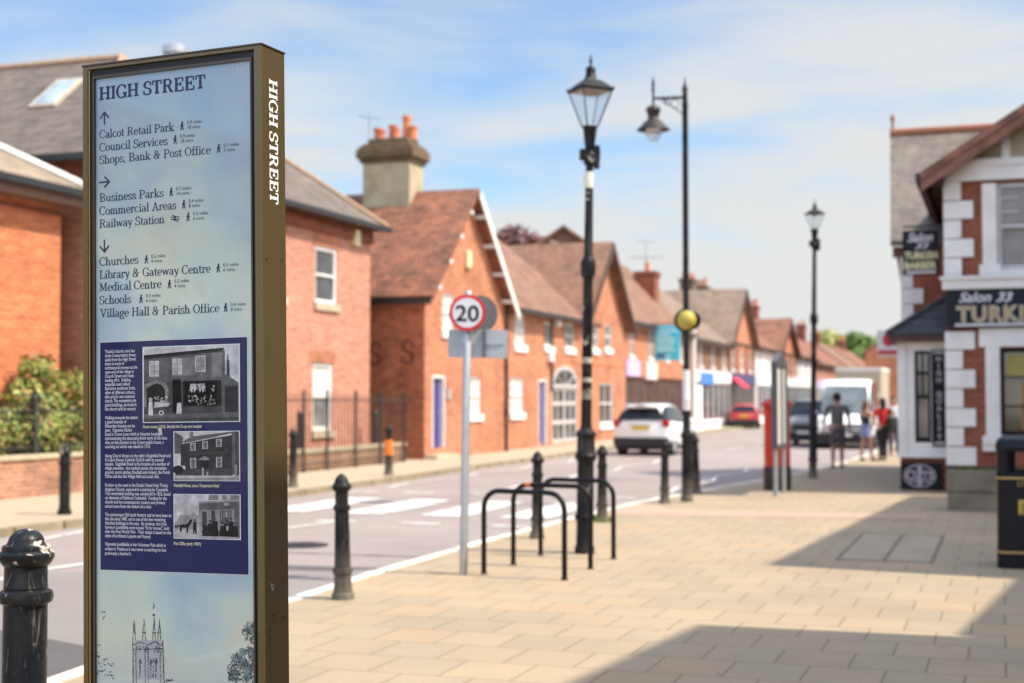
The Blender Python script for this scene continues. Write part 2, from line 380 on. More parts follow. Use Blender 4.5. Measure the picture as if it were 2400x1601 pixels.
# ------------------------------------------------------------------ mesh builder
class MB:
    def __init__(s): s.v, s.f, s.m = [], [], []
    def poly(s, pts, m=0):
        i = len(s.v); s.v += [tuple(p) for p in pts]; s.f.append(tuple(range(i, i + len(pts)))); s.m.append(m); return s
    def mesh(s, vs, fs, m=0):
        i = len(s.v); s.v += [tuple(p) for p in vs]
        for f in fs: s.f.append(tuple(i + k for k in f)); s.m.append(m)
        return s
    def box(s, x0, x1, y0, y1, z0, z1, m=0):
        v = [(x0, y0, z0), (x1, y0, z0), (x1, y1, z0), (x0, y1, z0), (x0, y0, z1), (x1, y0, z1), (x1, y1, z1), (x0, y1, z1)]
        return s.mesh(v, [(3, 2, 1, 0), (4, 5, 6, 7), (0, 1, 5, 4), (1, 2, 6, 5), (2, 3, 7, 6), (3, 0, 4, 7)], m)
    def prism(s, pts, axis, lo, hi, m=0):
        def q(p, h):
            return {'x': (h, p[0], p[1]), 'y': (p[0], h, p[1]), 'z': (p[0], p[1], h)}[axis]
        n = len(pts)
        v = [q(p, lo) for p in pts] + [q(p, hi) for p in pts]
        f = [tuple(range(n)), tuple(range(2 * n - 1, n - 1, -1))] + [(i, i + n, (i + 1) % n + n, (i + 1) % n) for i in range(n)]
        return s.mesh(v, f, m)
    def slab(s, pts, t, m=0):
        """a planar polygon given thickness t along its normal (downwards/inwards)"""
        a = [Vector(p) for p in pts]
        nrm = Vector((0, 0, 0))
        for i in range(len(a)): nrm += a[i].cross(a[(i + 1) % len(a)])
        nrm.normalize(); n = len(a)
        v = a + [p - nrm * t for p in a]
        f = [tuple(range(n)), tuple(range(2 * n - 1, n - 1, -1))] + [((i + 1) % n, i, i + n, (i + 1) % n + n) for i in range(n)]
        return s.mesh(v, f, m)
    def ring(s, path, radii, n=10, m=0, cap=True):
        P_ = [Vector(p) for p in path]
        rings = []
        up = None
        for i, p in enumerate(P_):
            if i == 0: t = P_[1] - p
            elif i == len(P_) - 1: t = p - P_[i - 1]
            else: t = (P_[i + 1] - p).normalized() + (p - P_[i - 1]).normalized()
            t.normalize()
            if up is None: up = Vector((0, 0, 1)) if abs(t.z) < 0.9 else Vector((0, 1, 0))
            x = up.cross(t).normalized(); y = t.cross(x).normalized(); up = y
            r = radii[i] if isinstance(radii, (list, tuple)) else radii
            rings.append([p + (x * math.cos(2 * math.pi * k / n) + y * math.sin(2 * math.pi * k / n)) * r for k in range(n)])
        vs = [q for rg in rings for q in rg]; fs = []
        for i in range(len(rings) - 1):
            for k in range(n):
                fs.append((i * n + k, i * n + (k + 1) % n, (i + 1) * n + (k + 1) % n, (i + 1) * n + k))
        if cap:
            fs.append(tuple(range(n - 1, -1, -1))); L = (len(rings) - 1) * n
            fs.append(tuple(range(L, L + n)))
        return s.mesh(vs, fs, m)
    def lathe(s, prof, n=24, o=(0, 0, 0), m=0, sx=1.0, sy=1.0, rot=0.0):
        vs, fs = [], []
        for r, z in prof:
            for k in range(n):
                a = 2 * math.pi * k / n + rot
                vs.append((o[0] + r * sx * math.cos(a), o[1] + r * sy * math.sin(a), o[2] + z))
        for i in range(len(prof) - 1):
            for k in range(n):
                fs.append((i * n + k, i * n + (k + 1) % n, (i + 1) * n + (k + 1) % n, (i + 1) * n + k))
        fs.append(tuple(range(n - 1, -1, -1))); L = (len(prof) - 1) * n
        fs.append(tuple(range(L, L + n)))
        return s.mesh(vs, fs, m)
    def ball(s, c, r, n=14, m=0, sz=1.0):
        pr = [(max(1e-4, r * math.sin(math.pi * i / n)), -r * sz * math.cos(math.pi * i / n)) for i in range(n + 1)]
        return s.lathe(pr, n * 2, c, m)
    def obj(s, other, M=None, m=0):
        vs = [M @ Vector(v) for v in other.v] if M else other.v
        i = len(s.v); s.v += [tuple(v) for v in vs]
        for f, mm in zip(other.f, other.m): s.f.append(tuple(i + k for k in f)); s.m.append(mm + m)
        return s
    def data(s, name, mats, smooth=None, bevel=0, recalc=True):
        me = bpy.data.meshes.new(name)
        me.from_pydata(s.v, [], s.f)
        mats = mats if isinstance(mats, (list, tuple)) else [mats]
        for x in mats: me.materials.append(x)
        if len(mats) > 1: me.polygons.foreach_set("material_index", s.m)
        if recalc or bevel:
            bm = bmesh.new(); bm.from_mesh(me)
            if recalc: bmesh.ops.recalc_face_normals(bm, faces=bm.faces)
            if bevel:
                es = [e for e in bm.edges if len(e.link_faces) == 2 and e.calc_face_angle(0) > 0.5]
                bmesh.ops.bevel(bm, geom=es, offset=bevel, segments=2, profile=0.5, affect='EDGES')
            bm.to_mesh(me); bm.free()
        if smooth:
            me.polygons.foreach_set("use_smooth", [True] * len(me.polygons))
            try: me.set_sharp_from_angle(angle=rad(smooth))
            except Exception: pass
        me.update()
        return me
    def build(s, name, mats, parent=None, smooth=None, bevel=0, recalc=True, M=None):
        o = bpy.data.objects.new(name, s.data(name, mats, smooth, bevel, recalc))
        COL.objects.link(o)
        if parent: o.parent = parent
        if M is not None: o.matrix_local = M
        return o
def tag(o, label=None, cat=None, group=None, kind=None):
    if label: o['label'] = label
    if cat: o['category'] = cat
    if group: o['group'] = group
    if kind: o['kind'] = kind
    return o
def thing(name, label, cat, loc=(0, 0, 0), rotz=0.0, group=None, rot=None):
    o = bpy.data.objects.new(name, None)
    o.empty_display_size = 0.2
    COL.objects.link(o)
    o.location = loc
    o.rotation_euler = rot if rot else (0, 0, rotz)
    return tag(o, label, cat, group)
def kids(o): return [c for c in bpy.data.objects if c.parent == o]
def copy_tree(o, parent=None):
    c = o.copy(); COL.objects.link(c); c.parent = parent
    for ch in kids(o): copy_tree(ch, c)
    return c
def struct(name, mb, mats, **k):
    return tag(mb.build(name, mats, **k), kind='structure')

# ------------------------------------------------------------------ lettering
_tx = {}
def text_mb(body, size=1.0, align='LEFT', shear=0.0, spacing=1.0, bold=0.0, line=1.0):
    """Blender's own font as a flat mesh in the xy plane, baseline at y = 0"""
    cu = bpy.data.curves.new("lettering", 'FONT')
    cu.body, cu.size, cu.align_x, cu.shear = body, size, align, shear
    cu.space_character, cu.space_line, cu.offset = spacing, line, bold
    cu.resolution_u = 3
    ob = bpy.data.objects.new("lettering", cu); COL.objects.link(ob)
    bpy.context.view_layer.update()
    me = bpy.data.meshes.new_from_object(ob.evaluated_get(bpy.context.evaluated_depsgraph_get()))
    mb = MB().mesh([v.co[:] for v in me.vertices], [tuple(p.vertices) for p in me.polygons])
    bpy.data.objects.remove(ob); bpy.data.curves.remove(cu); bpy.data.meshes.remove(me)
    return mb
def extent(mb):
    xs = [v[0] for v in mb.v]; ys = [v[1] for v in mb.v]
    return min(xs), max(xs), min(ys), max(ys)
# a slab-serif alphabet: L line, A arc, S serif, D dot; weights follow direction (thick stems, thin hairlines)
SLAB = {
 'H': (.92, 'L.2,0,.2,1 L.72,0,.72,1 L.2,.5,.72,.5 S.2,0 S.2,1 S.72,0 S.72,1'),
 'I': (.42, 'L.21,0,.21,1 S.21,0 S.21,1'),
 'G': (.86, 'A.44,.5,.35,.5,40,310 L.70,0,.70,.40 S.68,.42 L.72,.98,.72,.68,t L.66,.14,.72,.3,t'),
 'S': (.66, 'A.33,.745,.22,.245,40,270 A.33,.255,.24,.245,90,-140 L.56,.98,.56,.68,t L.07,.02,.07,.32,t'),
 'T': (.78, 'L.39,0,.39,1 L.06,.97,.72,.97 S.39,0 L.07,.97,.07,.70,t L.71,.97,.71,.70,t'),
 'R': (.88, 'L.2,0,.2,1 A.44,.75,.22,.235,-90,90 L.1,.975,.46,.975 L.2,.515,.46,.515 L.48,.5,.70,.04,T S.2,0 L.66,.03,.84,.03,t'),
 'E': (.80, 'L.2,0,.2,1 L.07,.97,.69,.97 L.07,.03,.71,.03 L.2,.52,.52,.52 L.68,.98,.68,.70,t L.70,.02,.70,.30,t L.52,.38,.52,.66,t'),
 'C': (.78, 'A.43,.5,.35,.5,42,318 L.68,.98,.68,.68,t'),
 'P': (.76, 'L.2,0,.2,1 A.42,.72,.25,.26,-90,90 L.08,.975,.44,.975 L.2,.47,.44,.47 S.2,0'),
 'B': (.80, 'L.2,0,.2,1 A.42,.75,.21,.235,-90,90 A.44,.255,.25,.24,-90,90 L.08,.975,.44,.975 L.2,.51,.46,.51 L.08,.02,.46,.02'),
 'O': (.84, 'A.42,.5,.33,.49,0,360'),
 'L': (.72, 'L.2,0,.2,1 S.2,1 L.07,.03,.65,.03 L.64,.02,.64,.32,t'),
 'M': (1.08, 'L.19,0,.19,1,t L.86,0,.86,1 L.2,1,.52,.12,T L.84,1,.52,.12,t S.19,0 S.86,0 L.08,.97,.24,.97 L.8,.97,.98,.97'),
 'V': (.82, 'L.16,1,.42,.02,T L.70,1,.42,.02,t S.16,1 S.68,1'),
 'A': (.86, 'L.42,1,.14,0,t L.42,1,.70,0,T L.24,.33,.60,.33 S.14,0 S.71,0'),
 'a': (.58, 'A.26,.46,.17,.19,0,160 L.42,.48,.42,.06 A.24,.18,.17,.17,0,360 L.42,.03,.56,.03,t'),
 'b': (.64, 'L.15,0,.15,1.03 L.04,1.01,.15,1.01 A.34,.33,.22,.32,0,360'),
 'c': (.54, 'A.29,.33,.22,.32,45,320'),
 'd': (.64, 'L.48,0,.48,1.03 L.36,1.01,.48,1.01 A.29,.33,.22,.32,0,360 L.48,.03,.6,.03'),
 'e': (.56, 'A.29,.33,.22,.32,0,315 L.08,.35,.50,.35'),
 'f': (.40, 'L.18,0,.18,.8 A.32,.82,.14,.2,60,180 L.03,.63,.36,.63 S.18,0'),
 'g': (.58, 'A.27,.42,.18,.22,0,360 L.4,.58,.54,.66,t A.27,-.13,.22,.15,0,360 L.16,.22,.12,.02,t'),
 'h': (.68, 'L.15,0,.15,1.03 L.04,1.01,.15,1.01 A.33,.42,.17,.22,0,170 L.50,.44,.50,0 S.15,0 S.50,0'),
 'i': (.34, 'L.17,0,.17,.64 L.05,.63,.17,.63 S.17,0 D.17,.88,.085'),
 'k': (.66, 'L.15,0,.15,1.03 L.04,1.01,.15,1.01 L.18,.24,.50,.62,t L.27,.36,.52,.02,T S.15,0 S.53,0 L.42,.63,.6,.63,t'),
 'l': (.34, 'L.17,0,.17,1.03 L.05,1.01,.17,1.01 S.17,0'),
 'm': (1.0, 'L.15,0,.15,.64 L.04,.63,.15,.63 A.31,.42,.16,.22,0,170 L.47,.44,.47,0 A.64,.42,.17,.22,0,170 L.81,.44,.81,0 S.15,0 S.47,0 S.82,0'),
 'n': (.68, 'L.15,0,.15,.64 L.04,.63,.15,.63 A.33,.42,.17,.22,0,170 L.50,.44,.50,0 S.15,0 S.50,0'),
 'o': (.58, 'A.29,.33,.22,.32,0,360'),
 'p': (.64, 'L.15,-.30,.15,.64 L.04,.63,.15,.63 A.34,.33,.22,.32,0,360 S.15,-.30'),
 'r': (.48, 'L.15,0,.15,.64 L.04,.63,.15,.63 A.36,.40,.21,.24,70,175 D.41,.56,.075 S.15,0'),
 's': (.48, 'A.24,.49,.15,.16,40,270 A.24,.165,.17,.155,90,-140 L.40,.64,.40,.46,t L.06,.02,.06,.2,t'),
 't': (.40, 'L.17,.12,.17,.84 L.03,.63,.36,.63 A.29,.14,.12,.12,180,320'),
 'u': (.68, 'L.15,.2,.15,.64 L.04,.63,.15,.63 A.32,.22,.17,.21,180,350 L.50,0,.50,.64 L.39,.63,.50,.63 L.5,.03,.62,.03'),
 'v': (.60, 'L.10,.64,.30,.02,T L.50,.64,.30,.02,t L.01,.63,.2,.63 L.41,.63,.58,.63'),
 'w': (.88, 'L.10,.64,.27,.02,T L.44,.6,.27,.02,t L.44,.64,.61,.02,T L.78,.64,.61,.02,t L.01,.63,.2,.63 L.69,.63,.86,.63'),
 'y': (.60, 'L.10,.64,.31,.02,T L.50,.64,.24,-.26,t D.17,-.25,.07 L.01,.63,.2,.63 L.41,.63,.58,.63'),
 ',': (.28, 'D.12,.05,.08 L.14,.03,.08,-.16,t'),
 '&': (.90, 'A.36,.76,.17,.22,0,360 A.33,.25,.25,.24,80,330 L.27,.60,.66,.04,T L.50,.06,.70,.5,t L.58,.5,.84,.5'),
 ' ': (.32, ''),
}
def slab_mb(body, cap, weight=1.0, slant=0.0, spacing=0.0):
    TK, TN = .138 * weight, .078 * weight
    mb = MB(); x = 0.0; lay = 0
    for ch in body:
        adv, ops = SLAB[ch]
        for op in ops.split():
            kind = op[0]; a = op[1:].split(',')
            if kind == 'L':
                x0, y0, x1, y1 = map(float, a[:4])
                dx, dy = x1 - x0, y1 - y0; L = math.hypot(dx, dy)
                wv = (TK if a[4] == 'T' else TN) if len(a) > 4 else TN + (TK - TN) * abs(dy) / L
                nx, ny = -dy / L * wv / 2, dx / L * wv / 2
                pl = [(x0 + nx, y0 + ny), (x0 - nx, y0 - ny), (x1 - nx, y1 - ny), (x1 + nx, y1 + ny)]
                pls = [pl]
            elif kind == 'A':
                cx, cy, rx, ry, a0, a1 = map(float, a)
                n = max(6, int(abs(a1 - a0) / 22)); pls = []; prev = None
                for i in range(n + 1):
                    t = rad(a0 + (a1 - a0) * i / n)
                    wv = TN + (TK - TN) * abs(math.cos(t)) ** 1.3
                    o_ = (cx + (rx + wv / 2) * math.cos(t), cy + (ry + TN / 2) * math.sin(t))
                    i_ = (cx + (rx - wv / 2) * math.cos(t), cy + (ry - TN / 2) * math.sin(t))
                    if prev: pls.append([prev[0], prev[1], i_, o_])
                    prev = (o_, i_)
            elif kind == 'S':
                cx, cy = map(float, a[:2]); s_ = TN if cy <= 0 else -TN
                y0, y1 = (cy, cy + TN * 1.15) if cy <= 0 or cy < .9 and cy > 0 and False else (cy - TN * 1.15, cy)
                if cy <= 0: y0, y1 = cy, cy + TN * 1.15
                h = .165
                pls = [[(cx - h, y0), (cx + h, y0), (cx + h, y1), (cx - h, y1)]]
            else:
                cx, cy, r = map(float, a)
                pls = [[(cx + r * math.cos(i * .7854), cy + r * math.sin(i * .7854)) for i in range(8)]]
            lay += 1
            for pl in pls:
                mb.poly([((x + p[0] + slant * p[1]) * cap, p[1] * cap, (lay % 7) * 4e-5) for p in pl])
        x += adv + spacing
    return mb, x * cap
# ------------------------------------------------------------------ ground, road, pavements
GROUND = ground_mat("distant_earth", (0.16, 0.15, 0.09), (0.10, 0.12, 0.05), 0.05, 3)
ROADM = ground_mat("mauve_asphalt", (0.25, 0.200, 0.182), (0.315, 0.258, 0.235), 0.35, 55)
ROADG = ground_mat("grey_asphalt", (0.20, 0.175, 0.16), (0.25, 0.22, 0.20), 0.4, 60)
ROADD = ground_mat("dark_asphalt", (0.085, 0.075, 0.072), (0.115, 0.10, 0.095), 0.8, 70)
PAVE = paving("buff_paving_slabs")
PAVEL = ground_mat("worn_footway_tarmac", (0.36, 0.29, 0.20), (0.42, 0.34, 0.245), 0.5, 40)
KERB = plain("pale_kerb_stone", (0.68, 0.62, 0.52), 0.85, var=0.22, scale=1.3, bump=0.3)
KERBD = plain("dirty_kerb_stone", (0.26, 0.21, 0.13), 0.9, var=0.3, scale=2, bump=0.3)
LINE = ground_mat("worn_road_paint", (0.66, 0.63, 0.56), (0.78, 0.75, 0.68), 2.0, 25, bump=0.1, rough=0.7)
def wear(m, lo, hi):
    t = m.node_tree; b = t.nodes['Principled BSDF']; src = b.inputs['Base Color'].links[0].from_socket
    o = t.nodes.new('ShaderNodeTexCoord').outputs['Object']
    mk = _ramp(t, _noise(t, o, 5.5, 6, 0.72), [(lo, (0, 0, 0)), (hi, (1, 1, 1))])
    t.links.new(_mixc(t, mk, src, (0.31, 0.245, 0.22)), b.inputs['Base Color'])
wear(LINE, 0.50, 0.60)
TACT = ground_mat("red_blister_paving", (0.43, 0.28, 0.20), (0.46, 0.31, 0.23), 1.0, 20)
RZ = -0.10
mb = MB()
R_ = 1600
mb.poly([(-R_, -300, RZ - .06), (R_, -300, RZ - .06), (R_, R_ * 1.5, RZ - .06), (-R_, R_ * 1.5, RZ - .06)])
struct("ground", mb, GROUND)
KR = [(-5.2, -30), (-5.2, 6.5), (-5.45, 9), (-5.62, 12), (-5.68, 15.5), (-5.6, 20), (-5.4, 23), (-5.0, 26), (-4.6, 29), (-4.1, 34), (-3.8, 42), (-3.6, 70), (-3.6, 300)]
KL = [(-11.8, -30), (-11.8, 12), (-11.75, 20), (-11.9, 26), (-12.2, 32), (-12.5, 45), (-13.0, 58), (-14.2, 70), (-14.4, 90), (-14.4, 300)]
mb = MB()
mb.poly([AB(a, b, RZ) for a, b in KR][::-1] + [AB(a - .0, b, RZ) for a, b in KL])
struct("road", mb, ROADM)
mb = MB()
mb.poly([AB(a, b, RZ + .004) for a, b in ((-5.2, -20), (-5.2, 6.5), (-5.45, 9), (-5.62, 12), (-5.67, 13.6), (-7.6, 12.9), (-9.6, 11.4), (-11.7, 10.8), (-11.7, -20))])
struct("road_surface", mb, ROADG)
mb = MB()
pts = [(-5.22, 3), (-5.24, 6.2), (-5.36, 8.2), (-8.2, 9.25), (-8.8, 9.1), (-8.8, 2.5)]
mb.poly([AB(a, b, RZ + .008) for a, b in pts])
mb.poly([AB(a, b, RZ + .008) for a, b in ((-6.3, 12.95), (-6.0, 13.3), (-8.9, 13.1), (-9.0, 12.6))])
struct("dark_road_patch", mb, ROADD)  # road colour made darker over one wide patch and one narrow strip
def kerbline(path, wd, side, name, mat, top, paves, pm, edge):
    """kerb stones along a path plus the pavement behind them; side +1 = pavement at larger a"""
    mk = MB()
    for (a0, b0), (a1, b1) in zip(path[:-1], path[1:]):
        n = max(1, int((b1 - b0) / 0.92))
        if b0 > 60 or b1 - b0 > 40: n = max(1, int((b1 - b0) / 6))
        for i in range(n):
            t0, t1 = i / n, (i + 1) / n
            g = 0.006 / max(.3, (b1 - b0) / n)
            A0, A1 = a0 + (a1 - a0) * t0, a0 + (a1 - a0) * (t1 - g)
            B0, B1 = b0 + (b1 - b0) * t0, b0 + (b1 - b0) * (t1 - g)
            h = top + rnd.uniform(-.004, .004)
            q = [AB(A0, B0), AB(A0 + side * wd, B0), AB(A1 + side * wd, B1), AB(A1, B1)]
            vs = [(p.x, p.y, RZ - .05) for p in q] + [(p.x, p.y, h) for p in q]
            mk.mesh(vs, [(4, 5, 6, 7), (0, 1, 5, 4), (1, 2, 6, 5), (2, 3, 7, 6), (3, 0, 4, 7)])
    struct(name, mk, mat, bevel=0)
    mp = MB()
    inner = [AB(a + side * (wd - .004), b, 0) for a, b in path]
    outer = [AB(edge, b, 0) for a, b in path]
    for i in range(len(path) - 1):
        mp.poly([inner[i], outer[i], outer[i + 1], inner[i + 1]])
    struct(paves, mp, pm, recalc=False)
kerbline(KR, .13, 1, "kerb", KERB, .006, "pavement", PAVE, 14.0)
kerbline(KL, .14, -1, "kerb", KERBD, .006, "pavement", PAVEL, -34.0)

def rq(a0, a1, b0, b1, sk=0.0, z=RZ + .010):
    return [AB(a0, b0, z), AB(a1, b0, z), AB(a1 + sk, b1, z), AB(a0 + sk, b1, z)]
mb = MB()
for c in (-6.55, -7.8, -9.1, -10.4):
    mb.poly(rq(c - .36, c + .36, 19.5, 22.6, -.1))
struct("zebra_crossing", mb, LINE)
mb = MB()
for c in (-6.35, -7.6, -8.9, -10.1, -11.2):
    mb.poly(rq(c - .3, c + .3, 18.12, 18.30))
    mb.poly(rq(c - .3, c + .3, 24.05, 24.25))
def zig(a, b0, n, dv=1.9):
    for i in range(n):
        s_ = .28 if i % 2 else -.28
        mb.poly(rq(a - s_ / 2 - .05, a - s_ / 2 + .05, b0 + i * (dv + .12), b0 + i * (dv + .12) + dv, s_))
zig(-9.0, 25.2, 9); zig(-11.4, 25.2, 8); zig(-5.9, 25.6, 5)
zig(-9.0, 2.0, 8); zig(-11.2, 2.0, 8)
for i in range(14): mb.poly(rq(-8.9, -8.8, 48 + i * 6, 51 + i * 6))
for a_, b_, l_ in ((-5.75, 26.5, 1.6), (-6.2, 30, 1.2)): mb.poly(rq(a_ - .05, a_ + .05, b_, b_ + l_, .12))
struct("road_marking", mb, LINE)
mb = MB()
mb.poly([AB(a, b, .004) for a, b in ((-5.45, 19.4), (-1.0, 20.0), (-1.0, 20.9), (-4.6, 20.6), (-5.3, 21.6))])
struct("tactile_paving", mb, TACT)
q = G(703, 1279, RZ); t = thing("manhole_cover", "dark round manhole cover in the road by the zebra crossing", "manhole cover", (q.x, q.y, RZ), TH)
mb = MB().lathe([(.33, -.04), (.33, .014), (.30, .016), (.295, .010)], 28); mb.build("frame", plain("dark_cast_iron", (.03, .027, .025), .6), t, smooth=40)
mb = MB().lathe([(.285, -.04), (.285, .013)], 28)
for i in range(-3, 4): mb.box(-.2, .2, i * .06 - .012, i * .06 + .012, .013, .016)
mb.build("lid", plain("dark_cast_iron", (.03, .027, .025), .6), t)

# ------------------------------------------------------------------ building kit (local frame: x along the street, y away from it)
HROT = math.pi / 2 - TH
def facade(mb, x0, x1, z0, z1, ops, y=0.0, dep=0.13, m=0, flip=False):
    """a wall sheet in the plane y with real recesses at the openings (x0, x1, z0, z1)"""
    dep0 = dep
    xs = sorted({x0, x1} | {o[0] for o in ops} | {o[1] for o in ops})
    zs = sorted({z0, z1} | {o[2] for o in ops} | {o[3] for o in ops})
    for i in range(len(xs) - 1):
        for j in range(len(zs) - 1):
            cx, cz = (xs[i] + xs[i + 1]) / 2, (zs[j] + zs[j + 1]) / 2
            if cx < x0 or cx > x1 or cz < z0 or cz > z1: continue
            if any(o[0] < cx < o[1] and o[2] < cz < o[3] for o in ops): continue
            mb.poly([(xs[i], y, zs[j]), (xs[i + 1], y, zs[j]), (xs[i + 1], y, zs[j + 1]), (xs[i], y, zs[j + 1])], m)
    for o in ops:
        a, b_, c, d = o[:4]
        if c < .2: dep = .30
        else: dep = dep0
        for q in ([(a, y, c), (a, y + dep, c), (a, y + dep, d), (a, y, d)], [(b_, y, c), (b_, y, d), (b_, y + dep, d), (b_, y + dep, c)],
                  [(a, y, d), (a, y + dep, d), (b_, y + dep, d), (b_, y, d)], [(a, y, c), (b_, y, c), (b_, y + dep, c), (a, y + dep, c)]):
            mb.poly(q, m)
        mb.poly([(a, y + dep, c), (b_, y + dep, c), (b_, y + dep, d), (a, y + dep, d)], m)
def window(par, o, y=0.0, bars=(2, 2), mid=True, fm=None, gm=None, sill=True, sm=None, fw=.06, curtain=False, sillh=.14, name="window"):
    a, b_, c, d = o[:4]
    fm = fm or WHITE; gm = gm or GLASS
    f = MB()
    y0, y1 = y + .035, y + .10
    f.box(a, a + fw, y0, y1, c, d); f.box(b_ - fw, b_, y0, y1, c, d)
    f.box(a + fw, b_ - fw, y0 + .002, y1, d - fw, d); f.box(a + fw, b_ - fw, y0 + .002, y1, c, c + fw)
    if mid: f.box(a + fw, b_ - fw, y0 - .012, y1 - .01, (c + d) / 2 - .025, (c + d) / 2 + .025)
    nx, nz = bars
    for i in range(1, nx):
        x = a + (b_ - a) * i / nx; f.box(x - .013, x + .013, y0 + .018, y1 - .012, c + fw, d - fw)
    for j in range(1, nz):
        z = c + (d - c) * j / nz
        if mid and abs(z - (c + d) / 2) < .06: continue
        f.box(a + fw, b_ - fw, y0 + .02, y1 - .014, z - .013, z + .013)
    w_ = f.build(name, fm, par)
    g = MB(); g.box(a + fw * .6, b_ - fw * .6, y1 - .012, y1 + .008, c + fw * .6, d - fw * .6)
    g.build("pane", gm, w_)
    if curtain:
        k = MB(); k.box(a + fw, b_ - fw, y1 - .0135, y1 - .0125, (c + d) / 2 if curtain == 2 else c + fw, d - fw); k.build("blind", BLINDS, w_)
    if sill:
        s_ = MB(); s_.box(a - .09, b_ + .09, y - .07, y + .03, c - sillh, c - .001); s_.build("sill", sm or fm, w_)
    return w_
def door(par, o, y=0.0, m=None, fm=None, hm=None):
    a, b_, c, d = o[:4]
    f = MB(); f.box(a, a + .06, y - .01, y + .29, c, d); f.box(b_ - .06, b_, y - .01, y + .29, c, d); f.box(a + .06, b_ - .06, y - .008, y + .29, d - .06, d)
    y += .05; dr = MB(); dr.box(a + .06, b_ - .06, y + .07, y + .11, c, d - .06)
    wd = b_ - a - .14
    for i in (0, 1):
        for j in (0, 1, 2):
            dr.box(a + .07 + wd * (.12 + .45 * i), a + .07 + wd * (.43 + .45 * i), y + .058, y + .07, c + (d - c) * (.08 + .31 * j), c + (d - c) * (.30 + .31 * j))
    D = dr.build("door", m or PURPLE, par)
    f.build("frame", fm or WHITE, D)
    h = MB().ball((b_ - .15, y + .045, c + 1.0), .035, 6); h.build("handle", hm or GALV, D)
    return D
def gable_roof_x(mb, x0, x1, y0, y1, ze, zr, ov=.3, t=.16, ovx=.25):
    """ridge along x"""
    ym = (y0 + y1) / 2; sl_ = (zr - ze) / (ym - y0); zo = ze - sl_ * ov
    mb.slab([(x0 - ovx, y0 - ov, zo), (x1 + ovx, y0 - ov, zo), (x1 + ovx, ym, zr), (x0 - ovx, ym, zr)], t)
    mb.slab([(x1 + ovx, y1 + ov, zo), (x0 - ovx, y1 + ov, zo), (x0 - ovx, ym, zr), (x1 + ovx, ym, zr)], t)
def gable_roof_y(mb, x0, x1, y0, y1, ze, zr, ov=.3, t=.16, ovy=.3, back=0.0):
    """ridge along y (gable faces the street)"""
    xm = (x0 + x1) / 2; sl_ = (zr - ze) / (xm - x0); zo = ze - sl_ * ov
    mb.slab([(x0 - ov, y1 + back, zo), (x0 - ov, y0 - ovy, zo), (xm, y0 - ovy, zr), (xm, y1 + back, zr)], t)
    mb.slab([(x1 + ov, y0 - ovy, zo), (x1 + ov, y1 + back, zo), (xm, y1 + back, zr), (xm, y0 - ovy, zr)], t)
def hip_front(mb, x0, x1, y0, y1, ze, rise_t, ov=.35, t=.14, fr=1.0):
    """ridge along y, hipped to the street at y0, running back to y1"""
    xm = (x0 + x1) / 2; h = (xm - x0 + ov); zr = ze + h * rise_t
    A, B = (x0 - ov, y0 - ov, ze), (x1 + ov, y0 - ov, ze)
    C, D = (x1 + ov, y1, ze), (x0 - ov, y1, ze)
    R1, R2 = (xm, y0 - ov + h * fr, zr), (xm, y1, zr)
    mb.slab([A, B, R1], t); mb.slab([B, C, R2, R1], t); mb.slab([D, A, R1, R2], t)
    return A, B, R1, R2
def chimney(par, x0, x1, y0, y1, z0, z1, m, pots=2, pm=None, capm=None, band=.22, along='x', potmat=None):
    c = MB()
    c.box(x0, x1, y0, y1, z0, z1)
    st = c.build("chimney", m, par)
    k = MB()
    k.box(x0 - .05, x1 + .05, y0 - .05, y1 + .05, z1 - band, z1 - band * .55)
    k.box(x0 - .09, x1 + .09, y0 - .09, y1 + .09, z1 - band * .55, z1 + .05)
    k.build("cap", capm or m, st)
    for i in range(pots):
        t = (i + .5) / pots
        px_, py_ = (x0 + (x1 - x0) * t, (y0 + y1) / 2) if along == 'x' else ((x0 + x1) / 2, y0 + (y1 - y0) * t)
        h = rnd.uniform(.35, .6)
        q = MB().lathe([(.12, 0), (.115, h * .85), (.14, h * .86), (.14, h), (.10, h), (.10, h * .6)], 12, (px_, py_, z1 + .05))
        q.build("chimney_pot", potmat or TERRA, st, smooth=40)
    return st
def house(name, label, cat, a, b, group=None):
    return thing(name, label, cat, AB(a, b, 0), HROT, group)
def gutter(par, x0, x1, y, z, name="gutter"):
    MB().box(x0, x1, y - .13, y + .01, z - .16, z - .03).build(name, GUTTER, par)

# ---- slate-roofed pink brick house (double pile, hipped to the street)
a0 = -15.76; b0, b1 = 22.45, b_at(866, a0); LX = b1 - b0
H = house("brick_house", "pink brick house with hipped grey slate roofs and a skylight behind the tall sign", "house", a0, b0)
def fx(u, a, bb): return b_at(u, a) - bb
op = []
for (u0, u1, v0, v1) in ((738, 789, 574, 708), (733, 780, 850, 1010)):
    op.append((fx(u0, a0, b0), fx(u1, a0, b0), z_at(u0, v1, a0), z_at(u0, v0, a0)))
w0 = op[0][1] - op[0][0]
for k in (1, 2, 3):
    for o in op[:2]: op.append((o[0] - 2.75 * k, o[1] - 2.75 * k, o[2], o[3]))
mb = MB()
facade(mb, 0, LX, -.2, 6.2, op)
mb.poly([(0, 0, -.2), (0, 0, 6.2), (0, 12, 6.2), (0, 12, -.2)]); mb.poly([(LX, 0, -.2), (LX, 12, -.2), (LX, 12, 6.2), (LX, 0, 6.2)])
mb.poly([(0, 12, -.2), (LX, 12, -.2), (LX, 12, 6.2), (0, 12, 6.2)])
W = mb.build("wall", BR_PK, H, recalc=False)
for o in op: MB().box(o[0] - .12, o[1] + .12, -.012, .0, o[3], o[3] + .30).build("window_lintel", BR_OR, W)
mb = MB()
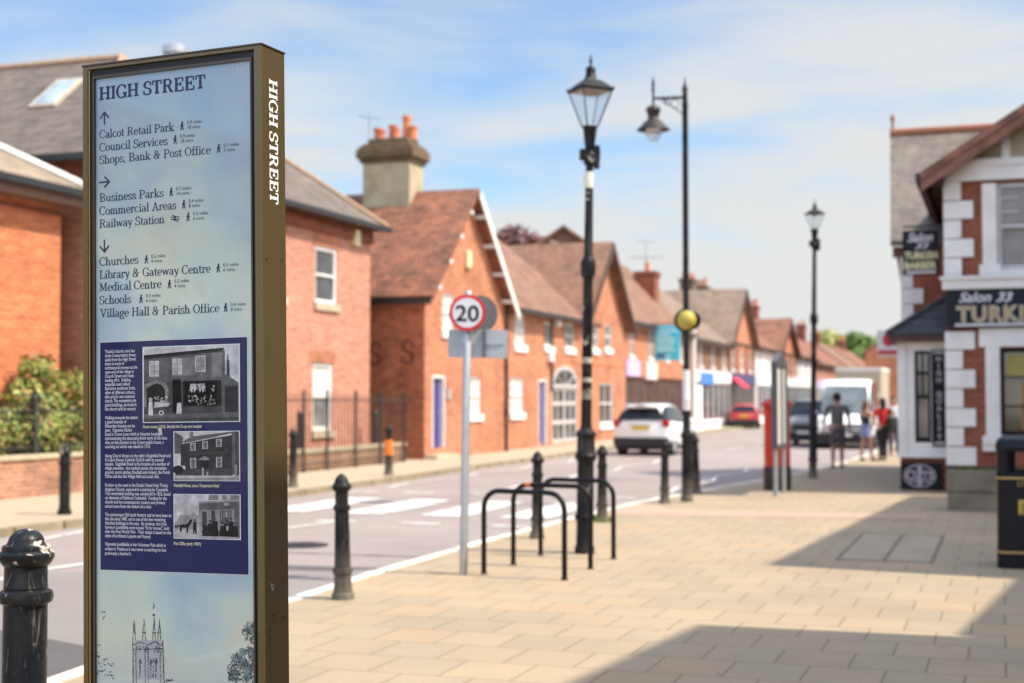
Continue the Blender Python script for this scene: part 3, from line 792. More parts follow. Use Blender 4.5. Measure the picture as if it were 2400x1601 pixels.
mb.box(-.05, LX + .05, -.09, 0, 5.72, 6.02); mb.box(-.09, 0, 0, 12, 5.72, 6.02)
for i in range(int(LX / .23)): mb.box(i * .23, i * .23 + .11, -.14, -.088, 5.86, 6.02)
mb.build("dentil_course", BR_DK, W)
for i, o in enumerate(op): window(H, o, bars=(1, 1), fm=WHITE, gm=GLASS_L if i % 2 else GLASS, sm=STONE, fw=.09, sillh=.18, curtain=2 if i % 2 else 0)
mb = MB()
half = LX / 2
A1 = hip_front(mb, 0, half, 0, 12, 6.18, math.tan(rad(38.5)), fr=.62)
A2 = hip_front(mb, half, LX, 0, 12, 6.18, math.tan(rad(38.5)))
RF = mb.build("roof", TL_SLT, H)
mb = MB()
for A, B, r1, r2 in (A1, A2):
    for p, q in ((A, r1), (B, r1), (r1, r2)):
        mb.ring([Vector(p) + Vector((0, 0, .02)), Vector(q) + Vector((0, 0, .02))], .08, 6)
mb.build("ridge_tile", plain("buff_ridge_tile", (0.34, 0.22, 0.13), .85, var=.2), RF)
mb = MB(); q = P(411, 107, 33.5); Mi = (Matrix.Translation(H.location) @ Matrix.Rotation(HROT, 4, 'Z')).inverted(); q = Mi @ q
MB().lathe([(.20, -1.6), (.20, -.22), (.30, -.20), (.30, -.03), (.24, 0)], 16, tuple(q)).build("roof_vent", GALV, RF, smooth=40)
mb = MB(); gutter(H, -.35, LX + .35, -.36, 6.2)
mb.box(-.48, -.34, -.36, 12, 6.04, 6.17); mb.build("gutter", GUTTER, H)
# skylight in the slope that faces the camera
k = math.tan(rad(38.5))
def slope_pt(u, v):
    o = Vector((0, 0, HC)); d = ray(u, v)
    M = H.matrix_basis.inverted() if False else (Matrix.Translation(H.location) @ Matrix.Rotation(HROT, 4, 'Z')).inverted()
    o2 = M @ o; d2 = M.to_3x3() @ d
    # plane z = 6.18 + k*(x+.35)
    t = (6.18 + k * (o2.x + .35) - o2.z) / (d2.z - k * d2.x)
    return o2 + d2 * t
q = [slope_pt(u, v) for u, v in ((70, 253), (128, 253), (181, 192), (136, 190))]
cx_ = sum((p.x for p in q)) / 4; y_lo = min(p.y for p in q); y_hi = max(p.y for p in q)
x_lo, x_hi = (q[0].x + q[1].x) / 2, (q[2].x + q[3].x) / 2
ya, yb = q[1].y, q[0].y
SK = [(x_lo, ya), (x_lo, yb), (x_hi, yb), (x_hi, ya)]
n_ = Vector((-k, 0, 1)).normalized()
def sp(x, y, up): return Vector((x, y, 6.18 + k * (x + .35))) + n_ * up
mb = MB()
yl, yh = min(ya, yb), max(ya, yb)
mb.slab([sp(x_lo, yh, .06), sp(x_lo, yl, .06), sp(x_hi, yl, .06), sp(x_hi, yh, .06)], .12)
sky_f = mb.build("skylight", plain("skylight_frame", (.45, .38, .28), .5), RF)
mb = MB(); dx_, dy_ = (x_hi - x_lo) * .07, (yh - yl) * .13
mb.slab([sp(x_lo + dx_, yh - dy_, .068), sp(x_lo + dx_, yl + dy_, .068), sp(x_hi - dx_, yl + dy_, .068), sp(x_hi - dx_, yh - dy_, .068)], .02)
mb.build("pane", glass_dark("skylight_glass", (.35, .42, .43), .08), sky_f)
o = MB().box(fx(826, a0, b0) - .14, fx(826, a0, b0) + .14, -.16, 0, z_at(826, 575, a0), z_at(826, 540, a0)).build("alarm_box", plain("cream_plastic", (.72, .62, .36), .5, var=.05), H, bevel=.02)

# ---- orange brick house near the left edge
a0 = -16.2; b1 = b_at(138, a0); b0 = 10.0; LX = b1 - b0
H = house("brick_house", "bright orange brick house with a low tan hipped roof behind the bushes", "house", a0, b0)
op = [(LX - 6.5, LX - 5.3, 1.0, 2.4), (LX - 6.5, LX - 5.3, 3.4, 4.6), (LX - 10, LX - 8.8, 1.0, 2.4), (LX - 10, LX - 8.8, 3.4, 4.6)]
mb = MB(); facade(mb, 0, LX, -.2, 5.42, op)
mb.poly([(LX, 0, -.2), (LX, 8, -.2), (LX, 8, 5.42), (LX, 0, 5.42)]); mb.poly([(0, 0, -.2), (0, 0, 5.42), (0, 8, 5.42), (0, 8, -.2)]); mb.poly([(0, 8, -.2), (LX, 8, -.2), (LX, 8, 5.42), (0, 8, 5.42)])
W = mb.build("wall", BR_ORB, H, recalc=False)
MB().box(-.02, LX + .02, -.02, 0, 4.95, 5.03).build("brick_course", BR_DK, W)
for o in op: window(H, o)
mb = MB(); ov, ze, k = .42, 5.42, math.tan(rad(30)); zr = ze + (4 + ov) * k; h = 4 + ov
mb.slab([(-ov, -ov, ze), (LX + ov, -ov, ze), (LX + ov - h, 4, zr), (-ov + h, 4, zr)], .12)
mb.slab([(LX + ov, -ov, ze), (LX + ov, 8 + ov, ze), (LX + ov - h, 4, zr)], .12)
mb.slab([(LX + ov, 8 + ov, ze), (-ov, 8 + ov, ze), (-ov + h, 4, zr), (LX + ov - h, 4, zr)], .12)
mb.slab([(-ov, 8 + ov, ze), (-ov, -ov, ze), (-ov + h, 4, zr)], .12)
RF = mb.build("roof", TL_TAN, H)
mb = MB()
for p, q in (((LX + ov, -ov, ze), (LX + ov - h, 4, zr)), ((LX + ov - h, 4, zr), (-ov + h, 4, zr)), ((LX + ov, 8 + ov, ze), (LX + ov - h, 4, zr))):
    mb.ring([Vector(p) + Vector((0, 0, .03)), Vector(q) + Vector((0, 0, .03))], .10, 6)
mb.build("hip_tile", plain("pale_hip_tile", (.62, .58, .50), .7, var=.15), RF)
gutter(H, -ov, LX + ov, -ov, ze + .02)
MB().box(-ov + .03, LX + ov - .03, -ov + .02, -ov + .05, ze - .30, ze - .12).build("fascia", plain("brown_fascia", (.20, .11, .075), .6), H)
MB().box(-ov + .03, LX + ov - .03, -ov + .05, 0, ze - .29, ze - .26).build("soffit", plain("brown_soffit", (.17, .10, .07), .7), H)

# ---- tall gabled cottage with the big rendered chimney
a0 = -14.7; b0, b1 = b_at(995, a0), b_at(1185, a0); LX = b1 - b0; ze, zr = 4.62, 7.78
H = house("gabled_cottage", "brick cottage with a steep red tiled roof, white bargeboard and a big rendered chimney", "cottage", a0, b0)
Yf = lambda u: AB(a0, b_at(u, a0)).y
op = []
for (u0, u1, v0, v1) in ((1037, 1063, 686, 775), (1125, 1145, 693, 775), (1099, 1127, 884, 972), (1013, 1042, 880, 1052)):
    op.append((fx(u0, a0, b0), fx(u1, a0, b0), max(.05, z_at(u0, v1, a0)), z_at(u0, v0, a0)))
mb = MB(); facade(mb, 0, LX, -.2, ze, op)
mb.poly([(0, 0, ze), (LX, 0, ze), (LX / 2, 0, zr)])
mb.poly([(LX, 0, -.2), (LX, 11, -.2), (LX, 11, ze), (LX, 0, ze)]); mb.poly([(0, 11, -.2), (LX, 11, -.2), (LX, 11, ze), (LX / 2, 11, zr), (0, 11, ze)])
W = mb.build("wall", BR_OR, H, recalc=False)
mb = MB(); mb.poly([(0, 0, -.2), (0, 0, ze), (0, 11, ze), (0, 11, -.2)])
W2 = mb.build("side_wall", BR_OLD, H, recalc=False)
for o in op[:3]: window(H, o, bars=(2, 4), gm=GLASS_L, curtain=1, sillh=.2)
door(H, op[3])
mb = MB(); gable_roof_y(mb, 0, LX, 0, 11, ze, zr, ov=.22, ovy=.32, t=.14)
RF = mb.build("roof", TL_RED, H)
sl_ = (zr - ze) / (LX / 2)
mb = MB()
for s_ in (1,):
    e = [(-.26, ze - sl_ * .26), (LX / 2, zr)] if not s_ else [(LX + .26, ze - sl_ * .26), (LX / 2, zr)]
    (xa, za), (xb, zb) = e
    mb.prism([(xa, za - .30), (xb, zb - .30), (xb, zb - .06), (xa, za - .06)], 'y', -.40, -.345)
mb.build("bargeboard", WHITE, RF)
mb = MB()
for i in range(4):
    t = .12 + .24 * i; x = LX / 2 + (LX / 2 + .1) * (1 - t) ; z = zr - sl_ * (x - LX / 2)
    for xx in (x, LX - x): MB().box(xx - .075, xx + .075, -.34, 0, z - .31, z - .20).build("purlin_end", WHITE, RF)
MB().box(-.36, -.22, -.3, 11, ze - sl_ * .22 - .22, ze - sl_ * .22 - .06).build("gutter", GUTTER, H)
x = fx(1092, a0, b0); z = z_at(1092, 608, a0)
MB().box(x - .17, x + .17, -.13, 0, z - .25, z + .25).build("alarm_box", plain("cream_plastic", (.72, .62, .36), .5, var=.05), H, bevel=.03)
mb = MB()   # ghost letters of an old painted sign on the shaded side wall
for u_, v_ in ((955, 852), (878, 856), (800, 858)):
    d = ray(u_, v_); M = (Matrix.Translation(H.location) @ Matrix.Rotation(HROT, 4, 'Z')).inverted()
    o2, d2 = M @ Vector((0, 0, HC)), M.to_3x3() @ d
    p = o2 + d2 * (-.006 - o2.x) / d2.x
    g, wd = slab_mb('S', .62, 1.1)
    MB().obj(g, Matrix(((0, 0, -1, -.006), (-1, 0, 0, p.y + wd / 2), (0, 1, 0, p.z), (0, 0, 0, 1)))).build("painted_letter", plain("faded_black_lettering", (.10, .035, .02), .9, var=.4), W2, recalc=False)
cb = .76; yc0, yc1 = 16.35 - 14.7, 17.85 - 14.7
xm = LX / 2
st = MB().box(xm - .52, xm + .52, yc0, yc1, zr - .7, 8.62).build("chimney", CEMENT, H)
mb = MB()
for (g, za, zb) in ((.09, 8.62, 8.74), (.17, 8.74, 9.02), (.10, 9.02, 9.12), (.02, 9.12, 9.2), (-.10, 9.2, 9.36)): mb.box(xm - .52 - g, xm + .52 + g, yc0 - g, yc1 + g, za, zb)
mb.build("cap", MOSSY, st, bevel=.03)
for i, (yy, xx, h) in enumerate(((.10, .22, .44), (.27, -.1, .30), (.43, .22, .50), (.59, -.1, .30), (.75, .15, .74), (.90, .1, .40))):
    y_ = yc1 - (yc1 - yc0) * yy
    MB().lathe([(.13, 0), (.115, h * .82), (.14, h * .84), (.14, h), (.10, h), (.10, h * .5)], 12, (xm + xx, y_, 9.35)).build("chimney_pot", TERRA, st, smooth=40)
mb = MB(); y_ = yc1 - .1
mb.ring([(xm - .3, y_, 9.2), (xm - .3, y_, 10.25)], .018, 6)
mb.ring([(xm - .3, y_ - .35, 9.95), (xm - .3, y_ + .35, 10.1)], .012, 5)
for i in range(6): mb.ring([(xm - .48, y_ - .3 + i * .12, 9.97 + i * .024), (xm - .12, y_ - .3 + i * .12, 9.97 + i * .024)], .008, 4)
mb.build("aerial", GALV, st)
mb = MB(); y_ = -.07
mb.ring([(LX - .1, y_, .0), (LX - .1, y_, 4.4), (LX - .1, -.2, 4.6)], .05, 8)
for z in (1.2, 2.6, 3.9): mb.box(LX - .17, LX - .03, -.13, 0, z, z + .06)
mb.build("drainpipe", GUTTER, H)
MB().box(fx(1050, a0, b0) - .12, fx(1050, a0, b0) + .12, -.05, 0, 1.62, 1.9).build("letter_box", GREYP, H)
MB().box(fx(1013, a0, b0) - .5, fx(1042, a0, b0) + .25, -.35, 0, -.2, .12).build("door_step", STONE, H)

# ---- terrace range plus the second gable (one brick building, two roofs)
a0 = -14.95; b0 = b1 + .02; bg0, bg1 = b_at(1360, a0), b_at(1466, a0)
LX = bg1 - b0; g0 = bg0 - b0; ze, zr = 4.78, 7.95
H = house("brick_terrace", "long orange brick terrace with a clay tiled roof, street gable and arched double door", "terrace", a0, b0)
raw = ((1206, 1231, 733, 808), (1324, 1346, 757, 815), (1276, 1296, 755, 810), (1389, 1402, 760, 817), (1418, 1433, 760, 816), (1196, 1226, 885, 968), (1405, 1436, 898, 994))
op = [(fx(u0, a0, b0), fx(u1, a0, b0), z_at(u0, v1, a0), z_at(u0, v0, a0)) for u0, u1, v0, v1 in raw]
dr1 = (fx(1262, a0, b0), fx(1281, a0, b0), .06, z_at(1270, 890, a0)); op.append(dr1)
ar = (fx(1294, a0, b0), fx(1353, a0, b0), .06, z_at(1300, 905, a0)); op.append(ar)
mb = MB(); facade(mb, 0, LX, -.2, ze, op, dep=.16)
mb.poly([(g0, -.001, ze), (LX, -.001, ze), ((g0 + LX) / 2, -.001, zr - .08)])
mb.poly([(LX, 0, -.2), (LX, 9, -.2), (LX, 9, ze), (LX, 0, ze)]); mb.poly([(0, 9, -.2), (LX, 9, -.2), (LX, 9, ze), (0, 9, ze)])
W = mb.build("wall", BR_OR, H, recalc=False)
MB().box(g0 - 1, LX, -.03, 0, 2.95, 3.08).build("brick_course", BR_ORB, W)
for i, o in enumerate(op[:7]):
    window(H, o, bars=(2, 4) if i in (0, 5) else (2, 1), gm=GLASS_L if i in (0, 5) else GLASS, curtain=1 if i in (0, 5) else 0, fm=WHITE, sillh=.22, mid=(i != 2))
door(H, dr1, m=PURPLE)
# arched double door with a fanlight
x0_, x1_, zb, zt = ar; xm = (x0_ + x1_) / 2; r_ = (x1_ - x0_) / 2
mb = MB()
for xx in (x0_, xm - .09, x1_ - .16): mb.box(xx, xx + (.16 if xx != xm - .09 else .18), .02, .1, zb, zt)
for zz in (zb, zb + (zt - zb) * .33, zb + (zt - zb) * .66, zt - .14): mb.box(x0_ + .16, x1_ - .16, .03, .098, zz, zz + .14)
mb.box((x0_ + xm) / 2 - .05, (x0_ + xm) / 2 + .05, .034, .096, zb, zt); mb.box((x1_ + xm) / 2 - .05, (x1_ + xm) / 2 + .05, .034, .096, zb, zt)
D = mb.build("door", plain("pale_grey_door_paint", (.47, .44, .41), .5, var=.06), H)
MB().box(x0_ + .1, x1_ - .1, .085, .11, zb + .05, zt - .05).build("pane", GLASS, D)
mb = MB(); n = 14; hh = .75
outer = [(xm + r_ * math.cos(math.pi * i / n), zt + hh * math.sin(math.pi * i / n)) for i in range(n + 1)]
inner = [(xm + (r_ - .16) * math.cos(math.pi * i / n), zt + (hh - .14) * math.sin(math.pi * i / n)) for i in range(n + 1)]
for i in range(n): mb.prism([outer[i], outer[i + 1], inner[i + 1], inner[i]], 'y', -.02, .02)
mb.box(x0_, x1_, -.022, .02, zt - .05, zt + .07)
for i in (3, 7, 11): mb.ring([(xm, 0, zt), (inner[i][0], 0, inner[i][1])], .03, 5)
FL = mb.build("fanlight", plain("pale_grey_door_paint", (.47, .44, .41), .5), D)
MB().prism(inner, 'y', -.012, -.006).build("pane", GLASS, FL)
mb = MB(); ym = 3.9
sl1 = (zr - ze) / ym
mb.slab([(0.0, -.35, ze - sl1 * .35), (g0 + 2, -.35, ze - sl1 * .35), (g0 + 2, ym, zr), (-.0, ym, zr)], .14)
mb.slab([(g0 + 2, 2 * ym + .3, ze), (0, 2 * ym + .3, ze), (0, ym, zr), (g0 + 2, ym, zr)], .14)
RF = mb.build("roof", TL_BRN, H)
mb = MB(); gable_roof_y(mb, g0, LX, 0, 9, ze, zr - .05, ov=.3, ovy=.38, t=.14)
RF2 = mb.build("gable_roof", TL_BRN, H)
sl2 = (zr - .05 - ze) / ((LX - g0) / 2); mb = MB()
for xa in (g0 - .3, LX + .3):
    xb = (g0 + LX) / 2; za = ze - sl2 * .3
    mb.prism([(xa, za - .36), (xb, zr - .41), (xb, zr - .10), (xa, za - .08)], 'y', -.45, -.40)
mb.build("bargeboard", TIMBER, RF2)
gutter(H, .1, g0 - .3, -.36, ze - .2)
mb = MB()
for u_ in (1294, 1291): 
    x = fx(u_, a0, b0)
mb.ring([(fx(1290, a0, b0), -.06, 1.9), (fx(1290, a0, b0), -.06, 4.5)], .045, 8); mb.box(fx(1290, a0, b0) - .12, fx(1290, a0, b0) + .12, -.16, 0, 3.05, 3.2)
mb.build("drainpipe", GUTTER, H)
for u_, v_ in ((1302, 752), (1284, 835)):
    x, z = fx(u_, a0, b0), z_at(u_, v_, a0)
    MB().box(x - .18, x + .18, -.2, 0, z - .2, z + .2).build("wall_lamp", WHITE, H, bevel=.04)
x, z = fx(1222, a0, b0), 6.6
MB().box(x - .1, x + .1, 1.95, 2.25, z - .3, z + .45).build("roof_vent", TL_SLD, RF)

# ---- brown gable peeping over the terrace, copper beech behind
ap = P(1320, 528, 66)
H = thing("brick_house", "brown brick gable end rising behind the terrace roof beside the copper beech", "house", (ap.x, ap.y, 0), 0)
mb = MB(); zt_ = ap.z
mb.prism([(-1.75, 0), (1.75, 0), (1.75, zt_ - 1.25), (0, zt_ - .1), (-1.75, zt_ - 1.25)], 'y', 0, 6)
mb.build("wall", brick("brown_brick", (.20, .09, .05), (.17, .075, .04), (.15, .1, .07)), H)
mb = MB(); gable_roof_y(mb, -1.75, 1.75, 0, 6, zt_ - 1.2, zt_, ov=.2, ovy=.25, t=.12)
mb.build("roof", TL_BRN, H)

# ---- row of shops and houses further along (left side of the street)
TIMB = TIMBER
def shop(par, x0, x1, z1, fm, gm, sm, sign=None, awn=None, stall=None, aw=2.4):
    """a shopfront standing 40 mm proud of the wall"""
    f = MB(); n = max(2, int((x1 - x0) / 1.5))
    for i in range(n + 1):
        x = x0 + (x1 - x0) * i / n; f.box(max(x0, x - .07), min(x1, x + .07), -.05, 0, .0, z1)
    f.box(x0 + .07, x1 - .07, -.045, 0, z1 - .12, z1)
    fo = f.build("shopfront", fm, par)
    MB().box(x0 + .02, x1 - .02, -.02, -.004, .5, z1 - .1).build("pane", gm, fo)
    MB().box(x0 + .07, x1 - .07, -.04, 0, 0, .5).build("stall_riser", stall or fm, fo)
    s_ = MB().box(x0 - .05, x1 + .05, -.16, 0, z1, z1 + .62).build("fascia_board", sm, par)
    if awn:
        MB().slab([(x0, -.9, z1 - .25), (x0 + aw, -.9, z1 - .25), (x0 + aw, -.17, z1 + .35), (x0, -.17, z1 + .35)], .03).build("awning", awn, par)
    return fo
def row_house(label, name, b0, b1, a=-15.6, ze=5.0, zr=8.0, wm=None, rm=None, gable=False, ups=2, upw=.95, uz=(3.45, 4.65), shopargs=None, timber=False, chim=None, fm=None, dep=8.0, jetty=None, chm=None):
    H = house(name, label, "building", a, b0, "buildings lining the far part of the street"); L = b1 - b0
    op = []
    for i in range(ups):
        xc = L * (i + .5) / ups; op.append((xc - upw / 2, xc + upw / 2, uz[0], uz[1]))
    if not shopargs:
        for i in range(ups):
            xc = L * (i + .5) / ups
            op.append((xc - .5, xc + .5, .9, 2.3) if i else (xc - .45, xc + .45, .02, 2.1))
    mb = MB(); facade(mb, 0, L, -.2, ze, op)
    if gable: mb.poly([(0, 0, ze), (L, 0, ze), (L / 2, 0, zr)])
    mb.poly([(0, 0, -.2), (0, 0, ze), (0, dep, ze), (0, dep, -.2)]); mb.poly([(L, 0, -.2), (L, dep, -.2), (L, dep, ze), (L, 0, ze)]); mb.poly([(0, dep, -.2), (L, dep, -.2), (L, dep, ze), (0, dep, ze)])
    if not gable:
        for x in (0, L): mb.poly([(x, 0, ze), (x, dep, ze), (x, dep / 2, zr)])
    W = mb.build("wall", wm, H, recalc=False)
    for i, o in enumerate(op):
        if not shopargs and i == ups: door(H, o, m=PURPLE if b0 > 100 else BLACK); continue
        window(H, o, bars=(2, 2), fm=fm or WHITE, gm=GLASS_L if i % 2 else GLASS)
    mb = MB()
    if gable: gable_roof_y(mb, 0, L, 0, dep, ze, zr, ov=.25, ovy=.35)
    else: gable_roof_x(mb, 0, L, 0, dep, ze, zr, ov=.35, ovx=.02)
    RF = mb.build("roof", rm, H)
    if gable:
        s2 = (zr - ze) / (L / 2); mb = MB()
        for xa in (-.25, L + .25): mb.prism([(xa, ze - s2 * .25 - .34), (L / 2, zr - .36), (L / 2, zr - .07), (xa, ze - s2 * .25 - .06)], 'y', -.43, -.37)
        mb.build("bargeboard", TIMB, RF)
    else: gutter(H, 0, L, -.36, ze - .13)
    if timber:
        mb = MB(); n = int(L / .7)
        for i in range(n + 1):
            x = L * i / n
            if any(o[0] - .1 < x < o[1] + .1 for o in op[:ups]): 
                continue
            mb.box(x - .07, x + .07, -.03, 0, 3.2, ze)
        mb.box(0, L, -.035, 0, 3.0, 3.2); mb.box(0, L, -.035, 0, ze - .18, ze)
        mb.build("timber_framing", TIMB, W)
    if shopargs: shop(H, .3, L - .3, 2.6, *shopargs)
    for c in (chim or ()):
        chimney(RF, c[0], c[0] + c[1], dep / 2 - .45, dep / 2 + .45, zr - .5, zr + c[2], chm or BR_DK, pots=c[3], along='y')
    return H
SHOPG = glass_dark("shop_glass", (.05, .055, .06), .08)
BLUEF = plain("blue_fascia", (.05, .20, .60), .5, var=.1)
LILAC = plain("lilac_sign", (.55, .42, .78), .5, var=.06)
GREYF = plain("grey_shopfront", (.20, .20, .19), .5, var=.2)
REDF = plain("red_awning", (.65, .03, .06), .7, var=.15)
NAVYF = plain("navy_fascia", (.06, .06, .14), .5)
bb = [b0 + LX + .02]
# brown tiled, with the turquoise projecting sign
Hn = row_house("brick building with dark timber eaves and a short red chimney beyond the second gable", "brick_shop", bb[0], 71.6, a=-15.1, ze=5.1, zr=8.5, wm=BR_OR, rm=TL_BRN, ups=4, upw=.7, uz=(3.5, 4.7), fm=WHITE, dep=6.5, chim=(),
    shopargs=(plain("brown_shopfront", (.16, .07, .04), .6), SHOPG, BR_OR))
L = 71.6 - bb[0]
MB().box(.1, 2.3, -.2, -.02, 2.62, 3.3).build("name_board", LILAC, Hn)
MB().box(3.6, 5.6, -.22, -.02, 2.5, 3.3).build("wall_plaque", plain("cream_sign", (.66, .62, .55), .6), Hn, bevel=.02)
RFn = [c for c in kids(Hn) if c.name.startswith('roof')][0]
xc = b_at(1518, -17.0) - bb[0]; zt_ = P(1518, 640, AB(-17.0, b_at(1518, -17.0)).y).z
chimney(RFn, xc - .5, xc + .5, 1.4, 2.4, 5.8, zt_, BR_DK, pots=1, along='y')
xc += 1.0; zt_ += 1.1
mb = MB(); mb.ring([(xc, 2.2, 6.5), (xc, 2.2, zt_ + .7)], .03, 6); mb.ring([(xc, 1.3, zt_ - .2), (xc, 3.1, zt_ - .2)], .025, 5); mb.ring([(xc, 1.7, zt_ + .6), (xc, 2.7, zt_ + .6)], .02, 5)
for i in range(7): mb.ring([(xc - .4, 1.4 + i * .27, zt_ - .2), (xc + .4, 1.4 + i * .27, zt_ - .2)], .013, 4)
mb.build("aerial", GALV, Hn)
MB().box(L - .02, L + .55, -.25, .3, -.1, 5.2).build("party_pilaster", plain("pale_pilaster", (.55, .53, .49), .8, var=.1), Hn)
p0, p1 = P(1532, 764, AB(-14.3, 63).y), P(1590, 845, AB(-14.3, 63).y)
wd, hg = (p1.x - p0.x) / math.cos(TH), p0.z - p1.z
S = thing("hanging_sign", "turquoise hanging board with pale lines of writing on a brick shop", "sign", (p0.x + .02, AB(-14.3, 63).y, p1.z), -TH)
MB().box(0, wd, -.06, .06, 0, hg).build("board", plain("turquoise_board", (.06, .50, .60), .5, var=.05), S, bevel=.02)
mb = MB()
for i, (z, l, m) in enumerate(((.86, .8, 0), (.74, .55, 0), (.62, .7, 0), (.52, .7, 0), (.40, .62, 0), (.30, .7, 0), (.12, .55, 0))):
    mb.box(wd * .12, wd * (.12 + l), -.07, -.06, hg * (z - .025), hg * (z + .02))
mb.build("lettering", plain("pale_turquoise", (.62, .80, .82), .6), S)
MB().box(wd * .1, wd * .45, -.07, -.06, hg * .07, hg * .2).build("dark_corner_logo", plain("dark_blue_logo", (.05, .12, .25), .5), S)
MB().box(-.75, wd, -.02, .02, hg + .05, hg + .1).build("bracket", IRON, S)

specs = [
 dict(label="half timbered shop with grey brown roof, white windows and a blue shop fascia", name="timbered_shop", b1=86, ze=5.0, zr=8.3, wm=brick("old_brown_brick", (.34, .15, .09), (.26, .11, .07)), rm=TL_GRY, ups=4, upw=.75, timber=True, shopargs=(WHITE, SHOPG, WHITE), chim=()),
 dict(label="brown roofed shop whose dark bargeboard gable faces the street above a red awning", name="gabled_shop", b1=95.5, ze=5.2, zr=8.7, wm=BR_OR, rm=TL_GRY, gable=True, ups=3, upw=.9, timber=True, shopargs=(GREYF, SHOPG, NAVYF, None, REDF), chim=((6.8, 1.2, .9, 3),), chm=brick("sooty_brick", (.10, .07, .05), (.07, .05, .04))),
 dict(label="white rendered building with a long red tiled roof and two sooty chimneys", name="rendered_house", b1=106, ze=5.3, zr=8.4, wm=RENDER_W, rm=TL_RED, ups=3, upw=.9, shopargs=(WHITE, SHOPG, WHITE), chim=((1.0, 1.2, 1.0, 3), (4.4, 1.1, .7, 2)), chm=brick("sooty_brick", (.10, .07, .05), (.07, .05, .04))),
 dict(label="timber gabled brick house with a tall chimney, beyond the long red tiled roof", name="gabled_house", b1=116, ze=5.2, zr=7.9, wm=BR_OR, rm=TL_RED, gable=True, ups=3, timber=True, shopargs=(plain("black_shopfront", (.03, .03, .03), .4), SHOPG, WHITE), chim=((4.0, 1.2, 1.6, 2),)),
 dict(label="white bow fronted house with a red roof near the lamp post", name="rendered_house", b1=129, ze=5.3, zr=8.1, wm=RENDER_W, rm=TL_RED, ups=3, upw=1.1, shopargs=(GREYF, SHOPG, RENDER_W), chim=((3.0, 1.1, 1.3, 3),)),
 dict(label="red brick house with white sashes and a lilac name board", name="brick_house", b1=143, ze=5.0, zr=8.0, wm=BR_OR, rm=TL_RED, ups=4, upw=.9, shopargs=(WHITE, SHOPG, LILAC), chim=((9.0, 1.1, 1.1, 2),)),
 dict(label="small brick house with orange tiles, between two white fronted houses", name="brick_house", b1=157, ze=5.0, zr=7.8, wm=BR_OR, rm=TL_RED, ups=3, chim=((6.0, 1.2, 1.5, 2),)),
 dict(label="cream fronted house with a brown tiled roof far along the street", name="rendered_house", b1=176, ze=5.1, zr=8.0, wm=CREAM, rm=TL_BRN, ups=4, chim=((4.0, 1.1, .9, 2),)),
 dict(label="last brick house of the row, in front of the pale green tree", name="brick_house", b1=200, ze=5.2, zr=8.2, wm=BR_OR, rm=TL_RED, ups=4, chim=((12.0, 1.1, 1.0, 2),)),
]
b = 72.2
for s_ in specs:
    e = s_.pop('b1'); row_house(s_.pop('label'), s_.pop('name'), b, e - .03, a=-15.6 - .15 * (rnd.random()), **s_); b = e
bq0, bq1 = 71.8, b_at(1646, -14.92)
S = thing("shop_porch", "white boxed porch with a pastel poster on its shaded end, beside the blue shop sign", "porch", AB(-14.92, bq0, 0), HROT)
MB().box(0, bq1 - bq0, 0, .45, 0, 2.35).build("panel", WHITEF, S, bevel=.01)
MB().box(-.02, .0, .1, .42, .45, 2.2).build("poster", plain("pastel_poster", (.66, .50, .72), .6, var=.4, scale=1.4), S)
T2 = [o for o in bpy.data.objects if o.get('label', '').startswith("half timbered shop with")][0]
x0 = b_at(1632, -15.7) - 72.2; x1 = b_at(1662, -15.7) - 72.2
MB().box(x0, x1, -.22, -.165, 2.45, 3.1).build("blue_sign", BLUEF, T2)
# ---- houses on the far side behind the camera (mirrored in the glass of the sign)
row_house("gabled brick house facing the sign from across the road, behind the camera", "brick_house", -9, 0.5, a=-16.2, wm=BR_OR, rm=TL_RED, gable=True, ups=3)
row_house("white rendered house facing the sign from across the road, behind the camera", "rendered_house", -26, -12, a=-16.2, wm=RENDER_W, rm=TL_GRY, ups=4)

# ---- far right-hand houses closing the bend
b = 104
for i, (L, wm, rm, lab) in enumerate(((14, BR_OR, TL_RED, "brick shop at the bend, seen past the barber's white bay"), (13, RENDER_W, TL_BRN, "white shop at the bend with a brown roof, past the barber's bay"), (18, BR_OR, TL_BRN, "brick house at the bend, furthest on the shaded side"))):
    H = thing("brick_shop" if i % 2 == 0 else "rendered_shop", lab, "building", AB(-9.2 + i * .5, b + L, 0), HROT + math.pi)
    op = [(L * (k + .5) / 4 - .5, L * (k + .5) / 4 + .5, 3.4, 4.7) for k in range(4)]
    mb = MB(); facade(mb, 0, L, -.2, 5.1, op)
    for x in (0, L): mb.poly([(x, 0, -.2), (x, 8, -.2), (x, 8, 5.1), (x, 4, 7.6), (x, 0, 5.1)])
    mb.build("wall", wm, H, recalc=False)
    for o in op: window(H, o)
    mb = MB(); gable_roof_x(mb, 0, L, 0, 8, 5.1, 7.6, ovx=.02); mb.build("roof", rm, H)
    shop(H, .3, L - .3, 2.6, WHITE, SHOPG, (REDF, WHITE, BLUEF)[i], None, (None, REDF, None)[i])
    b += L + .05
